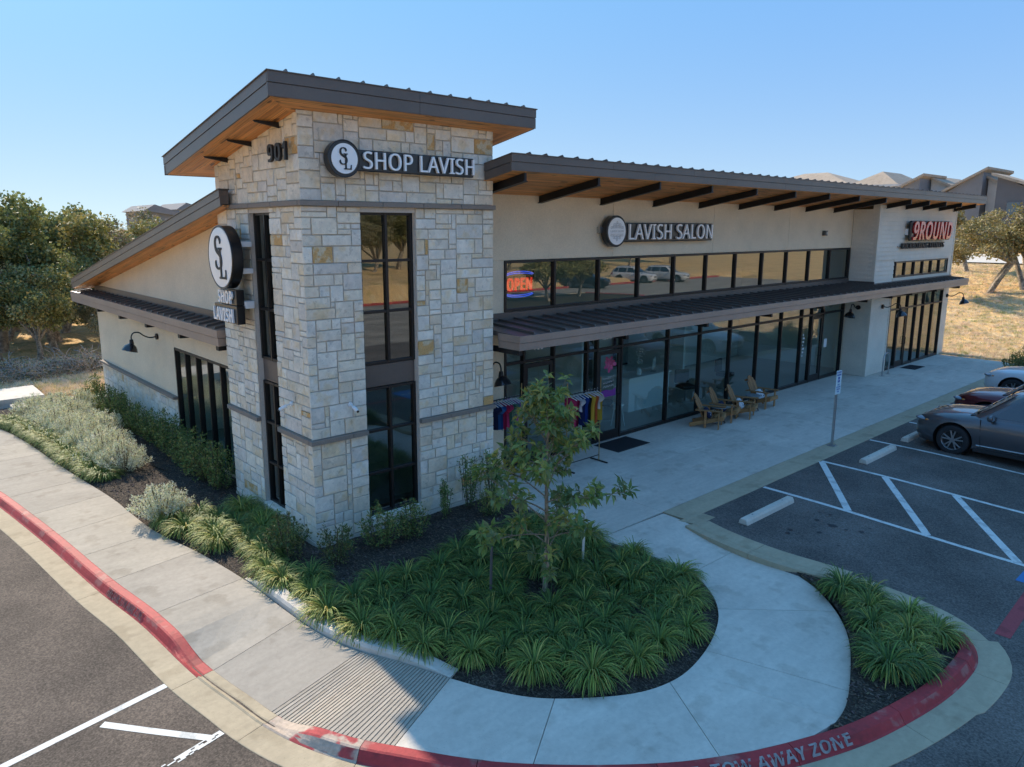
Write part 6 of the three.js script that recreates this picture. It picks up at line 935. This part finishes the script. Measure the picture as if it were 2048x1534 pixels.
treeSet('live_oak', woods, [[-0.85, -29.5, 1.112, 'live oak at the left edge with the highest top', 4], [1.95, -31.5, 1.036, 'live oak left of the canopy end', 0], [4.55, -31.0, 1.046, 'live oak just behind the slanted roof', 5], [-2.25, -33.0, 0.981, 'live oak behind the leftmost one', 1], [0.95, -37.5, 1.014, 'live oak deep in the woods left of centre', 4], [3.95, -40.5, 1.068, 'live oak deep in the woods right of centre', 2], [7.75, -37.0, 0.981, 'live oak half hidden by the slanted roof', 0], [10.95, -45.5, 1.112, 'round oak crown showing above the slanted roof', 3], [6.55, -49.0, 1.090, 'distant live oak in the second row of woods', 5], [-4.15, -39.0, 1.090, 'distant live oak beyond the left edge of the woods', 3], [14.85, -51.0, 1.036, 'distant oak beyond the roof slope', 4], [-0.05, -25.6, 0.632, 'low oak with branches to the ground beside the dry grass', 0, 1.0], [2.75, -26.2, 0.600, 'low oak at the corner of the building', 5, 1.0], [-2.85, -27.4, 0.676, 'low oak at the left picture edge', 1], [1.15, -28.0, 0.785, 'bushy oak between the low oaks and the tall ones', 4], [3.75, -28.4, 0.785, 'bushy oak right behind the building corner', 2], [-1.25, -27.0, 0.654, 'bushy low oak left of the wall corner', 0], [5.75, -34.0, 1.003, 'oak behind the slope of the roof', 3], [-0.25, -33.6, 1.036, 'oak between the two leftmost tall ones', 5], [8.95, -41.0, 1.003, 'oak crown peeking over the roof slope', 3], [2.75, -35.0, 1.057, 'oak in the middle of the woods', 4], [-1.65, -41.0, 1.036, 'dark oak in the back of the woods', 0], [12.55, -40.5, 0.959, 'oak right of the round crown', 5], [1.55, -45.0, 1.090, 'farthest tall oak in the left woods', 1]]);
treeSet('lawn_oak', lawnOaks, [[45.5, -2.4, 1.05, 'crooked oak on the lawn nearest the building end', 0], [43.5, -4.2, 0.92, 'small leaning oak partly behind the roof corner', 1], [46.5, -0.2, 1.1, 'crooked oak on the lawn at the right picture edge', 0], [51, -4.8, 1.05, 'oak on the lawn behind the crooked ones', 1], [52, 0.6, 1.05, 'farther oak at the right picture edge', 1]]);
// dry brush at the edge of the woods
function brushGeo(sd, n, h, r, tones) { reseed(sd); const w = [], S = new Soup(); for (let i = 0; i < n; i++) { const az = rr(0, 6.28), rad = r * Math.sqrt(rnd()), a = V(Math.cos(az) * rad, 0, Math.sin(az) * rad), d = V(rr(-1, 1), rr(0.2, 1.2), rr(-1, 1)).normalize(), L = h * rr(0.6, 1.4), b = a.clone().addScaledVector(d, L * 0.6).add(V(0, 0.1, 0)), c = a.clone().addScaledVector(d, L).add(V(rr(-0.3, 0.3), -0.25 * L, rr(-0.3, 0.3))); w.push(plain(new THREE.TubeGeometry(new THREE.QuadraticBezierCurve3(a, b, c), 5, rr(0.006, 0.015), 3))); for (let k = 0; k < 10; k++) { const p = a.clone().lerp(c, rnd()).add(dirRand().multiplyScalar(0.16)); leaf(S, p, dirRand(), dirRand(), rr(0.06, 0.12), 0.05, jit(pick(tones), 0.3)); } } return [S.geo(), merge(w)]; }
{
  const tones = [[0.30, 0.21, 0.13], [0.22, 0.18, 0.10], [0.38, 0.30, 0.17], [0.14, 0.16, 0.07], [0.28, 0.17, 0.12]], vs = [brushGeo(501, 130, 1.2, 1.1, tones), brushGeo(502, 130, 1.0, 1.2, tones)], gm = std({ color: lin(0.46, 0.39, 0.33), roughness: 1 }); reseed(44);
  for (const [x, z, s, l] of [[-3.4, -22.2, 1.0, 'tangle of dry brush by the left picture edge'], [-1.9, -21.6, 0.95, 'grey twiggy brush pile under the low oaks'], [-0.4, -21.5, 0.9, 'brown dry brush left of the wall corner'], [0.9, -22.0, 0.95, 'reddish dry brush beside the wall corner'], [-2.6, -23.4, 1.1, 'dry brush behind the twiggy pile'], [2.2, -21.6, 0.9, 'dry brush behind the building corner'], [-5.0, -22.6, 1.1, 'dry brush beyond the left picture edge']]) { const [f, w] = pick(vs), t = thing('dry_brush', l, 'brush', [x, Math.max(0, hill(x, z)) - 0.02, z], rr(0, 6), 'dry brush at the edge of the woods'); t.scale.set(s, s, s); mesh('twigs', w, gm, t); mesh('leaves', f, LEAFDRY, t); }
}
{ // dry grass blades near the building: uncountable
  reseed(66); const S = new Soup(); for (let i = 0; i < 26; i++) { const az = rr(0, 6.28), L = rr(0.05, 0.13), p = V(rr(-0.1, 0.1), 0, rr(-0.1, 0.1)), d = V(Math.cos(az) * 0.6, 1, Math.sin(az) * 0.6).normalize(), s = V(-Math.sin(az), 0, Math.cos(az)).multiplyScalar(0.005); S.tri(p.clone().add(s), p.clone().sub(s), p.clone().addScaledVector(d, L), [1, 1, 1]); }
  const n = 26000, im = new THREE.InstancedMesh(S.geo(), std({ color: lin(1, 1, 1), roughness: 1, side: THREE.DoubleSide }), n), o = new THREE.Object3D(), c = new THREE.Color(); let k = 0;
  for (let t = 0; t < n * 3 && k < n; t++) { const left = rnd() < 0.35, x = left ? rr(-9, 5) : 31.7 + 24 * Math.pow(rnd(), 1.4), z = left ? rr(-26, -16.9) : rr(-14, 9); if (left && ((x > -5.3 && x < -1.2 && z > -19.1) || z > -17.3 && x > -3.4)) continue; o.position.set(x, hill(x, z), z); o.rotation.y = rr(0, 6.28); o.scale.setScalar(rr(0.6, 1.5)); o.updateMatrix(); im.setMatrixAt(k, o.matrix); const g = rr(0.7, 1.0); c.setRGB(g, g * rr(0.76, 0.86), g * rr(0.48, 0.62)); if (rnd() < 0.12) c.setRGB(g * 0.5, g * 0.52, g * 0.2); im.setColorAt(k, c); k++; }
  im.count = k; im.name = 'dry_grass'; im.userData = { kind: 'stuff', label: 'tufts of dry golden grass on the lawn and by the woods', category: 'grass' }; scene.add(im);
}
// ---------------------------------------------------------------- parked cars (nose at z = 0 facing -z, tail towards +z)
const { Brush, Evaluator, SUBTRACTION } = await import('three-bvh-csg');
const CAR = (() => {
  const st = [ // z, bottom, shoulder, top, half width at sill, middle, shoulder
    [0.00, 0.40, 0.70, 0.72, 0.50, 0.60, 0.52], [0.05, 0.30, 0.78, 0.81, 0.66, 0.755, 0.68], [0.14, 0.25, 0.86, 0.90, 0.78, 0.85, 0.78], [0.32, 0.22, 0.935, 0.985, 0.87, 0.925, 0.86], [0.60, 0.21, 0.985, 1.045, 0.915, 0.965, 0.905], [1.0, 0.21, 1.02, 1.085, 0.93, 0.975, 0.92], [1.42, 0.21, 1.055, 1.115, 0.935, 0.975, 0.925], [1.60, 0.21, 1.065, 1.07, 0.935, 0.972, 0.922], [2.4, 0.21, 1.08, 1.085, 0.935, 0.972, 0.92], [3.3, 0.21, 1.09, 1.095, 0.935, 0.972, 0.92], [4.1, 0.23, 1.10, 1.105, 0.93, 0.975, 0.915], [4.6, 0.28, 1.10, 1.105, 0.90, 0.955, 0.89], [4.88, 0.34, 1.07, 1.08, 0.84, 0.90, 0.83], [4.98, 0.42, 1.00, 1.01, 0.76, 0.82, 0.74]];
  const sec = ([z, b, s, t, wb, wm, ws]) => { const h = [[0, b], [wb * 0.90, b], [wb * 0.985, b + 0.05], [lerp(wb, wm, 0.6), b + (s - b) * 0.26], [wm, b + (s - b) * 0.55], [lerp(wm, ws, 0.35), b + (s - b) * 0.78], [ws, s - 0.035], [ws - 0.03, s], [ws * 0.80, lerp(s, t, 0.62)], [ws * 0.45, lerp(s, t, 0.92)], [0, t]]; return [...h, ...h.slice(1, -1).reverse().map(([x, y]) => [-x, y])].map(([x, y]) => V(x, y, z)); };
  // smooth the stations
  const fine = []; for (let i = 0; i < st.length - 1; i++) { const n = Math.max(1, Math.round((st[i + 1][0] - st[i][0]) / 0.12)); for (let k = 0; k < n; k++) { const t = k / n, p0 = st[Math.max(0, i - 1)], p1 = st[i], p2 = st[i + 1], p3 = st[Math.min(st.length - 1, i + 2)]; fine.push(p1.map((_, q) => q === 0 ? lerp(p1[0], p2[0], t) : 0.5 * (2 * p1[q] + (p2[q] - p0[q]) * t * 0.7 + (2.3 * (p2[q] - p1[q]) - 0 * p0[q] + 0 * p3[q]) * 0 + (2 * (p2[q] - p1[q]) - (p2[q] - p0[q]) * 0.7) * t * t))); } } fine.push(st[st.length - 1]);
  const loft = (rings) => { const pos = [], m = rings[0].length, tri = (a, b, c) => pos.push(a.x, a.y, a.z, b.x, b.y, b.z, c.x, c.y, c.z); for (let i = 0; i < rings.length - 1; i++) for (let j = 0; j < m; j++) { const k = (j + 1) % m, a = rings[i][j], b = rings[i][k], c = rings[i + 1][k], d = rings[i + 1][j]; tri(a, b, c); tri(a, c, d); } const cap = (r, f) => { for (let j = 1; j < m - 1; j++) f ? tri(r[0], r[j + 1], r[j]) : tri(r[0], r[j], r[j + 1]); }; cap(rings[0], true); cap(rings[rings.length - 1], false); const g = new THREE.BufferGeometry(); g.setAttribute('position', new THREE.Float32BufferAttribute(pos, 3)); return g; };
  let body = toCreasedNormals(loft(fine.map(sec)), 0.75); body.setAttribute('uv', new THREE.BufferAttribute(new Float32Array(body.attributes.position.count * 2), 2));
  const FA = 0.98, RA = 3.86, WR = 0.385, ev = new Evaluator(); ev.useGroups = false; ev.attributes = ['position', 'normal', 'uv'];
  for (const z of [FA, RA]) { const c = new THREE.CylinderGeometry(0.46, 0.46, 2.4, 36); c.rotateZ(Math.PI / 2); const b = new Brush(c); b.position.set(0, 0.40, z); b.updateMatrixWorld(); const a = new Brush(body); a.updateMatrixWorld(); body = ev.evaluate(a, b, SUBTRACTION).geometry; }
  body = plain(body);
  const cab = (k) => { const [z, y, w] = k; return [V(w, y, z), V(-w, y, z)]; };
  // cabin: rings of constant height, drawn in towards the roof
  const ringAt = (f) => { const y = lerp(1.06, 1.70, f), zf = lerp(1.30, 2.12, Math.pow(f, 0.9)), zr = lerp(4.88, 4.36, Math.pow(f, 1.3)), w = lerp(0.895, 0.70, f), r = 0.20, o = []; for (const [x, z] of [[w * 0.0, zf - 0.10], [w * 0.55, zf - 0.065], [w * 0.88, zf + 0.06], [w, zf + 0.22], [w + 0.012, (zf + zr) / 2], [w - 0.01, zr - 0.20], [w * 0.86, zr - 0.03], [0, zr + 0.03]]) o.push(V(x, y, z)); return [...o, ...o.slice(1, -1).reverse().map((p) => V(-p.x, p.y, p.z))]; };
  const rings = [0, 0.25, 0.5, 0.75, 0.92, 1].map(ringAt), roof = ringAt(1).map((p) => V(p.x * 0.86, 1.745, lerp(p.z, 3.2, 0.10))), roof2 = ringAt(1).map((p) => V(p.x * 0.45, 1.77, lerp(p.z, 3.2, 0.4)));
  const cabin = plain(toCreasedNormals(loft([...rings, roof, roof2].map((r) => [...r].reverse())), 0.6));
  const W = (f, z, off = 0.006) => { const y = lerp(1.06, 1.70, f), w = lerp(0.895, 0.70, f) + 0.012; return (s) => V(s * (w + off), y, z); };
  const side = (s, quad) => { const pos = [], [a, b, c, d] = quad.map(([f, z]) => W(f, z)(s)); const n = 6, P = (u, v) => a.clone().lerp(b, u).lerp(d.clone().lerp(c, u), v); for (let i = 0; i < n; i++) for (let j = 0; j < n; j++) { const q = [P(i / n, j / n), P((i + 1) / n, j / n), P((i + 1) / n, (j + 1) / n), P(i / n, (j + 1) / n)]; const o = s > 0 ? [0, 1, 2, 0, 2, 3] : [0, 2, 1, 0, 3, 2]; for (const k of o) pos.push(q[k].x, q[k].y, q[k].z); } const g = new THREE.BufferGeometry(); g.setAttribute('position', new THREE.Float32BufferAttribute(pos, 3)); g.computeVertexNormals(); return mUV(g); };
  const wind = (z0, z1, f0, f1, front) => { const pos = [], n = 8, m = 4, P = (u, v) => { const f = lerp(f0, f1, v), y = lerp(1.06, 1.70, f), zf = front ? lerp(1.30, 2.12, Math.pow(f, 0.9)) : lerp(4.88, 4.36, Math.pow(f, 1.3)), w = lerp(0.895, 0.70, f) * 0.86, x = u * w, k = Math.abs(u) * 0.86; const dz = front ? -0.10 + 0.115 * k * k * 1.0 + (k > 0.55 ? (k - 0.55) * 0.19 : 0) : 0.03 - 0.06 * k * k; return V(x, y + 0.004, zf + dz + (front ? -0.014 : 0.012)); }; for (let i = 0; i < n; i++) for (let j = 0; j < m; j++) { const q = [P(-1 + 2 * i / n, j / m), P(-1 + 2 * (i + 1) / n, j / m), P(-1 + 2 * (i + 1) / n, (j + 1) / m), P(-1 + 2 * i / n, (j + 1) / m)]; for (const k of front ? [0, 2, 1, 0, 3, 2] : [0, 1, 2, 0, 2, 3]) pos.push(q[k].x, q[k].y, q[k].z); } const g = new THREE.BufferGeometry(); g.setAttribute('position', new THREE.Float32BufferAttribute(pos, 3)); g.computeVertexNormals(); return mUV(mergeVertices(g)); };
  // wheel
  const tyre = plain(new THREE.LatheGeometry([[0.255, -0.115], [0.34, -0.125], [0.372, -0.105], [WR, -0.07], [WR, 0.07], [0.372, 0.105], [0.34, 0.125], [0.255, 0.115]].map((p) => new THREE.Vector2(...p)), 40)).rotateZ(Math.PI / 2);
  const spokes = []; for (let k = 0; k < 5; k++) for (const o of [-0.17, 0.17]) { const a = k * 1.2566 + o * 0.55, b = k * 1.2566 + o * 1.35; spokes.push(bar([0.088, Math.cos(a) * 0.05, Math.sin(a) * 0.05], [0.098, Math.cos(b) * 0.262, Math.sin(b) * 0.262], 0.02, 0.034, 0.004)); }
  const rim = merge([plain(new THREE.LatheGeometry([[0.245, -0.10], [0.262, -0.09], [0.250, 0.0], [0.262, 0.095], [0.275, 0.108], [0.262, 0.115], [0.235, 0.06]].map((p) => new THREE.Vector2(...p)), 40)).rotateZ(-Math.PI / 2), ...spokes, plain(new THREE.CylinderGeometry(0.06, 0.06, 0.03, 18)).rotateZ(Math.PI / 2).translate(0.09, 0, 0)]);
  const disc_ = plain(new THREE.CylinderGeometry(0.235, 0.235, 0.02, 28)).rotateZ(Math.PI / 2).translate(0.02, 0, 0);
  const well = plain(new THREE.CylinderGeometry(0.458, 0.458, 0.34, 30, 1, true)).rotateZ(Math.PI / 2), wellCap = plain(new THREE.CircleGeometry(0.458, 30)).rotateY(Math.PI / 2);
  const arch = []; return { body, cabin, side, wind, tyre, rim, disc_, well, wellCap, FA, RA, WR };
})();
const carGlass = phy({ color: lin(0.012, 0.016, 0.020), roughness: 0.02, ior: 1.75, clearcoat: 1, clearcoatRoughness: 0.01 }), chrome = std({ color: lin(0.75, 0.75, 0.76), roughness: 0.12, metalness: 1 }), lampGlass = phy({ color: lin(0.16, 0.17, 0.19), roughness: 0.1, metalness: 0.3, clearcoat: 1 }), amber = phy({ color: lin(0.65, 0.20, 0.03), roughness: 0.15, clearcoat: 1 }), rimMat = std({ color: lin(0.42, 0.42, 0.43), roughness: 0.3, metalness: 0.85 }), plastic = std({ color: lin(0.02, 0.02, 0.021), roughness: 0.6 }), tailRed = phy({ color: lin(0.35, 0.01, 0.01), roughness: 0.1, clearcoat: 1 });
function car(label, paint, x, z, turn = 0, scl = [1, 1, 1], y) {
  const t = thing('parked_car', label, 'car', [x, y ?? yA(x, z + 2), z], turn, 'parked cars'), C = CAR; t.scale.set(...scl);
  const body = mesh('body', C.body, paint, t); mesh('cabin', C.cabin, paint, t);
  mesh('windscreen', C.wind(0, 0, 0.10, 0.95, true), carGlass, t); mesh('rear_window', C.wind(0, 0, 0.25, 0.92, false), carGlass, t);
  for (const s of [-1, 1]) {
    mesh('side_window', C.side(s, [[0.12, 1.78], [0.12, 2.98], [0.90, 2.94], [0.90, 2.38]]), carGlass, t); mesh('side_window', C.side(s, [[0.12, 3.06], [0.14, 4.02], [0.90, 3.92], [0.90, 3.02]]), carGlass, t); mesh('side_window', C.side(s, [[0.16, 4.10], [0.24, 4.58], [0.86, 4.28], [0.90, 4.0]]), carGlass, t);
    mesh('door_seam', merge([bar([s * 0.962, 0.36, 1.62], [s * 0.945, 1.04, 1.56], 0.03, 0.010), bar([s * 0.970, 0.36, 2.98], [s * 0.942, 1.06, 3.02], 0.03, 0.010), bar([s * 0.962, 0.34, 1.62], [s * 0.962, 0.34, 3.35], 0.03, 0.008)]), plastic, t);
    mesh('door_handle', bar([s * 0.972, 0.905, 2.68], [s * 0.972, 0.905, 2.90], 0.04, 0.032, 0.01), chrome, t); mesh('door_handle', bar([s * 0.972, 0.915, 3.62], [s * 0.972, 0.915, 3.82], 0.04, 0.032, 0.01), chrome, t);
    mesh('sill_trim', bar([s * 0.962, 0.37, 1.52], [s * 0.962, 0.38, 3.30], 0.03, 0.035, 0.008), chrome, t); mesh('sill', bar([s * 0.925, 0.245, 1.46], [s * 0.925, 0.245, 3.38], 0.06, 0.10, 0.015), plastic, t);
    const mir = grp('wing_mirror', t); mesh('mirror_shell', plain(new RoundedBoxGeometry(0.24, 0.15, 0.13, 3, 0.06)).translate(s * 1.06, 1.14, 1.80), paint, mir); mesh('mirror_stalk', bar([s * 0.88, 1.06, 1.84], [s * 1.0, 1.10, 1.82], 0.05, 0.05, 0.01), plastic, mir); mesh('mirror_face', bx(s * 1.06 - 0.095, 1.085, 1.866, s * 1.06 + 0.095, 1.195, 1.872), chrome, mir);
    const hl = grp('headlight', t), g = new THREE.SphereGeometry(1, 20, 12); g.scale(0.145, 0.062, 0.25); g.rotateY(-s * 0.62); g.rotateX(0.16); g.translate(s * 0.715, 0.795, 0.245); mesh('lens', plain(g), lampGlass, hl); const a = new THREE.SphereGeometry(1, 14, 8); a.scale(0.055, 0.045, 0.13); a.rotateY(-s * 0.30); a.translate(s * 0.842, 0.80, 0.40); mesh('indicator', plain(a), amber, hl);
    const tl = new THREE.SphereGeometry(1, 16, 10); tl.scale(0.10, 0.10, 0.20); tl.translate(s * 0.83, 0.95, 4.72); mesh('tail_light', plain(tl), tailRed, t);
    for (const z of [C.FA, C.RA]) { const w = grp('wheel', t); const at = (g) => g.clone().scale(s, 1, 1).translate(s * 0.83, C.WR, z); const fx = (g) => { const q = at(g); if (s < 0) { const p = q.attributes.position.array, n = q.attributes.normal.array; for (let i = 0; i < p.length; i += 9) for (let k = 0; k < 3; k++) { [p[i + 3 + k], p[i + 6 + k]] = [p[i + 6 + k], p[i + 3 + k]];[n[i + 3 + k], n[i + 6 + k]] = [n[i + 6 + k], n[i + 3 + k]]; } } return q; }; mesh('tyre', fx(C.tyre), M.rubber, w); mesh('rim', fx(C.rim), rimMat, w); mesh('brake_disc', fx(C.disc_), plastic, w); mesh('wheel_well', merge([C.well.clone().translate(s * 0.76, 0.40, z), C.wellCap.clone().translate(s * 0.60, 0.40, z)]), plastic, t); }
  }
  mesh('grille', bx(-0.42, 0.56, -0.012, 0.42, 0.74, 0.06, 0.03), plastic, t); mesh('grille_bar', merge([bar([-0.42, 0.75, 0.0], [0, 0.60, -0.022], 0.02, 0.025), bar([0.42, 0.75, 0.0], [0, 0.60, -0.022], 0.02, 0.025)]), chrome, t); mesh('lower_intake', bx(-0.60, 0.36, 0.0, 0.60, 0.47, 0.10, 0.03), plastic, t); mesh('number_plate', bx(-0.16, 0.46, -0.022, 0.16, 0.545, -0.010), M.white, t);
  mesh('roof_rail', merge([bar([0.66, 1.765, 2.3], [0.64, 1.765, 4.2], 0.03, 0.03, 0.01), bar([-0.66, 1.765, 2.3], [-0.64, 1.765, 4.2], 0.03, 0.03, 0.01)]), chrome, t);
  mesh('wiper', merge([bar([-0.1, 1.10, 1.27], [-0.62, 1.13, 1.40], 0.012, 0.016), bar([0.55, 1.10, 1.30], [0.05, 1.13, 1.30], 0.012, 0.016)]), plastic, t); mesh('cowl', bx(-0.78, 1.06, 1.28, 0.78, 1.10, 1.52, 0.015), plastic, t); return t;
}
const paint = (c, r = 0.32) => phy({ color: lin(...c), roughness: r, metalness: 0.55, clearcoat: 1, clearcoatRoughness: 0.03 });
car('dark grey crossover parked nearest the hatched aisle', paint([0.105, 0.108, 0.118]), 16.0, 4.66);
car('maroon car parked between the grey one and the white one', paint([0.115, 0.010, 0.018]), 19.4, 4.5, 0, [0.96, 0.97, 0.98]);
car('white car parked farthest along the row', phy({ color: lin(0.66, 0.66, 0.66), roughness: 0.35, clearcoat: 1, clearcoatRoughness: 0.03 }), 24.3, 3.95, 0, [0.95, 0.92, 0.96]);
car('black crossover across the drive, mirrored in the upper windows', paint([0.012, 0.012, 0.013]), 51, 34, -0.5);
car('white car across the drive, mirrored in the upper windows', phy({ color: lin(0.66, 0.66, 0.66), roughness: 0.35, clearcoat: 1 }), 60.5, 35.5, -0.3); car('second white car across the drive, mirrored in the upper windows', phy({ color: lin(0.60, 0.60, 0.58), roughness: 0.35, clearcoat: 1 }), 64.5, 34, -0.3);
// ---------------------------------------------------------------- far buildings and the other side of the lot
const farWall = { white: std({ color: lin(0.72, 0.70, 0.66), map: stuccoTex, roughness: 0.95 }), grey: std({ color: lin(0.26, 0.255, 0.26), map: stuccoTex, roughness: 0.95 }), dark: std({ color: lin(0.14, 0.135, 0.14), map: stuccoTex, roughness: 0.9 }), stone: std({ color: lin(0.55, 0.48, 0.38), map: stoneTex, roughness: 1 }) };
const shingle = std({ color: lin(0.50, 0.40, 0.31), map: concreteTex, roughness: 1 }), farGlass = phy({ color: lin(0.05, 0.06, 0.07), roughness: 0.05, ior: 1.9 });
// walls run along z (seen from -x); blocks: [z0, z1, x0, x1, eave, ridge, roof kind, wall]
function apartments(label, x, z, y, blocks, sx = 1) {
  const t = thing('apartment_house', label, 'building', [x, y, z], 0, 'apartment houses beyond the lawn');
  for (const [z0, z1, x0, x1, e, r, kind, wall] of blocks) {
    mesh('wall', bx(x0, -1, z0, x1, e, z1), farWall[wall], t); const o = 0.45; let g;
    if (kind === 'hip') { const a = [[x0 - o, e, z0 - o], [x1 + o, e, z0 - o], [x1 + o, e, z1 + o], [x0 - o, e, z1 + o]], m = Math.min((x1 - x0), (z1 - z0)) / 2, p = (x1 - x0 > z1 - z0) ? [[x0 + m, r, (z0 + z1) / 2], [x1 - m, r, (z0 + z1) / 2]] : [[(x0 + x1) / 2, r, z0 + m], [(x0 + x1) / 2, r, z1 - m]]; const P = (x1 - x0 > z1 - z0) ? [a[0], p[0], a[3], a[0], a[1], p[1], a[0], p[1], p[0], a[1], a[2], p[1], a[2], a[3], p[0], a[2], p[0], p[1]] : [a[0], a[1], p[0], a[1], a[2], p[1], a[1], p[1], p[0], a[2], a[3], p[1], a[3], a[0], p[0], a[3], p[0], p[1]]; g = new THREE.BufferGeometry(); g.setAttribute('position', new THREE.Float32BufferAttribute(P.flat(), 3)); g.computeVertexNormals(); g = mUV(g); mesh('roof', g, shingle, t); mesh('eave', bx(x0 - o, e - 0.25, z0 - o, x1 + o, e - 0.002, z1 + o), farWall.white, t); }
    else if (kind === 'mono') { const s = [[z0 - o, e], [z1 + o, r], [z1 + o, r + 0.25], [z0 - o, e + 0.25]]; mesh('roof', profileX(s, x0 - o, x1 + o), shingle, t); mesh('gable', profileX([[z0, e - 0.01], [z1, e - 0.01], [z1, r - 0.02]], x0, x1), farWall[wall], t); }
    else if (kind === 'monoR') { const s = [[z0 - o, r], [z1 + o, e], [z1 + o, e + 0.25], [z0 - o, r + 0.25]]; mesh('roof', profileX(s, x0 - o, x1 + o), shingle, t); mesh('gable', profileX([[z0, e - 0.01], [z1, e - 0.01], [z0, r - 0.02]], x0, x1), farWall[wall], t); }
    for (const f of [0.8, 3.6, 6.2]) { if (f + 1.5 > e) continue; for (let zz = z0 + 1.0; zz < z1 - 1.2; zz += 2.4) { const w = grp('window', t); mesh('frame', bx(x0 - 0.06, f, zz - 0.05, x0 - 0.001, f + 1.5, zz + 1.15), farWall.dark, w); mesh('pane', bx(x0 - 0.075, f + 0.08, zz + 0.03, x0 - 0.061, f + 1.42, zz + 1.07), farGlass, w); } }
  }
}
apartments('white apartment house with tan hipped roof seen above the shop roof', 82, -33, 3.6, [[-6, 6, 0, 9, 7.2, 9.0, 'hip', 'white']]);
apartments('apartment house with grey gable and long tan roofs above the shop roof', 80, -22, 3.6, [[-4.5, 0.2, 2, 12, 7.0, 8.6, 'hip', 'white'], [0.4, 3.4, 0, 6, 5.6, 7.6, 'mono', 'grey'], [3.5, 7.5, 3, 13, 5.4, 7.6, 'monoR', 'white']]);
apartments('apartment house with dark slanted gable at the middle of the row', 81, -14.5, 3.4, [[-2.8, 1.4, 0, 8, 5.4, 8.2, 'mono', 'grey'], [1.5, 5.4, 1.5, 9, 5.2, 7.6, 'monoR', 'white']]);
apartments('narrow grey apartment tower with dark slanted roof near the right edge', 78, -9.6, 3.2, [[-1.4, 1.0, 0, 4, 6.4, 7.6, 'monoR', 'dark'], [1.1, 3.4, 0.6, 5, 5.4, 6.6, 'monoR', 'grey']]);
apartments('apartment house at the right picture edge', 80, -3.5, 3.2, [[-2.4, 6, 0, 9, 5.6, 7.6, 'monoR', 'grey']]);
{ // houses behind the woods
  const h = (label, x, z, w, e, r, wall) => { const t = thing('distant_house', label, 'house', [x, 1, z]); mesh('wall', bx(-w / 2, -1, -4, w / 2, e, 4), farWall[wall], t); const s = new THREE.Shape([[-w / 2 - 0.4, e], [w / 2 + 0.4, e - 0.6], [w / 2 + 0.4, e - 0.35], [-w / 2 + 0.8, r]].map((p) => new THREE.Vector2(...p))), g = new THREE.ExtrudeGeometry(s, { depth: 8.8, bevelEnabled: false }); g.translate(0, 0, -4.4); mesh('roof', mUV(g), farWall.grey, t); for (const k of [-0.25, 0.2]) { const q = grp('window', t); mesh('frame', bx(k * w - 0.6, e - 2.6, 4.0, k * w + 0.6, e - 1.1, 4.06), farWall.white, q); mesh('pane', bx(k * w - 0.5, e - 2.5, 4.061, k * w + 0.5, e - 1.2, 4.08), farGlass, q); } };
  h('grey roofed house far behind the woods', 21.4, -80, 3.6, 6.7, 7.4, 'grey'); h('pale house far behind the woods next to the grey one', 26.5, -84, 4.2, 7.0, 7.8, 'white');
}
{ // across the drive: red kerb, island, gravel and trees that the windows mirror
  const k = structGroup('far_kerb', 'red kerb on the far side of the drive'); for (let x = -12; x < 75; x += 3.02) mesh('kerb_length', bx(x, -0.4, 37.0, x + 3.01, 0.06, 37.25, 0.03), M.kerbRed, k);
  struct('gravel_bed', prism([[26, 24], [40, 22], [46, 26], [44, 31], [30, 31]], -0.4, 0.04), std({ color: lin(0.46, 0.36, 0.22), map: mulchTex, roughness: 1 })).userData.label = 'tan gravel island mirrored in the upper windows';
  const ik = structGroup('island_kerb', 'kerb round the mirrored gravel island'); const P = [[26, 24], [40, 22], [46, 26], [44, 31], [30, 31]]; for (let i = 0; i < 5; i++) { const a = P[i], b = P[(i + 1) % 5]; mesh('kerb_length', bar([a[0], 0.0, a[1]], [b[0], 0.0, b[1]], 0.25, 0.2, 0.02), i === 2 || i === 1 ? M.kerbRed : M.kerb, ik); }
  reseed(5150); const L = 'live oak across the drive, seen mirrored in the windows', list = []; for (let i = 0; i < 13; i++) list.push([-6 + i * 7.2 + rr(-2, 2), rr(43, 56), rr(0.95, 1.35), L, i]); for (const [x, z] of [[41, 29], [36, 27.5]]) list.push([x, z, 0.75, 'small tree on the mirrored gravel island', 1]); treeSet('far_oak', woods, list, 'oaks across the drive');
}
renderer.render(scene, camera);
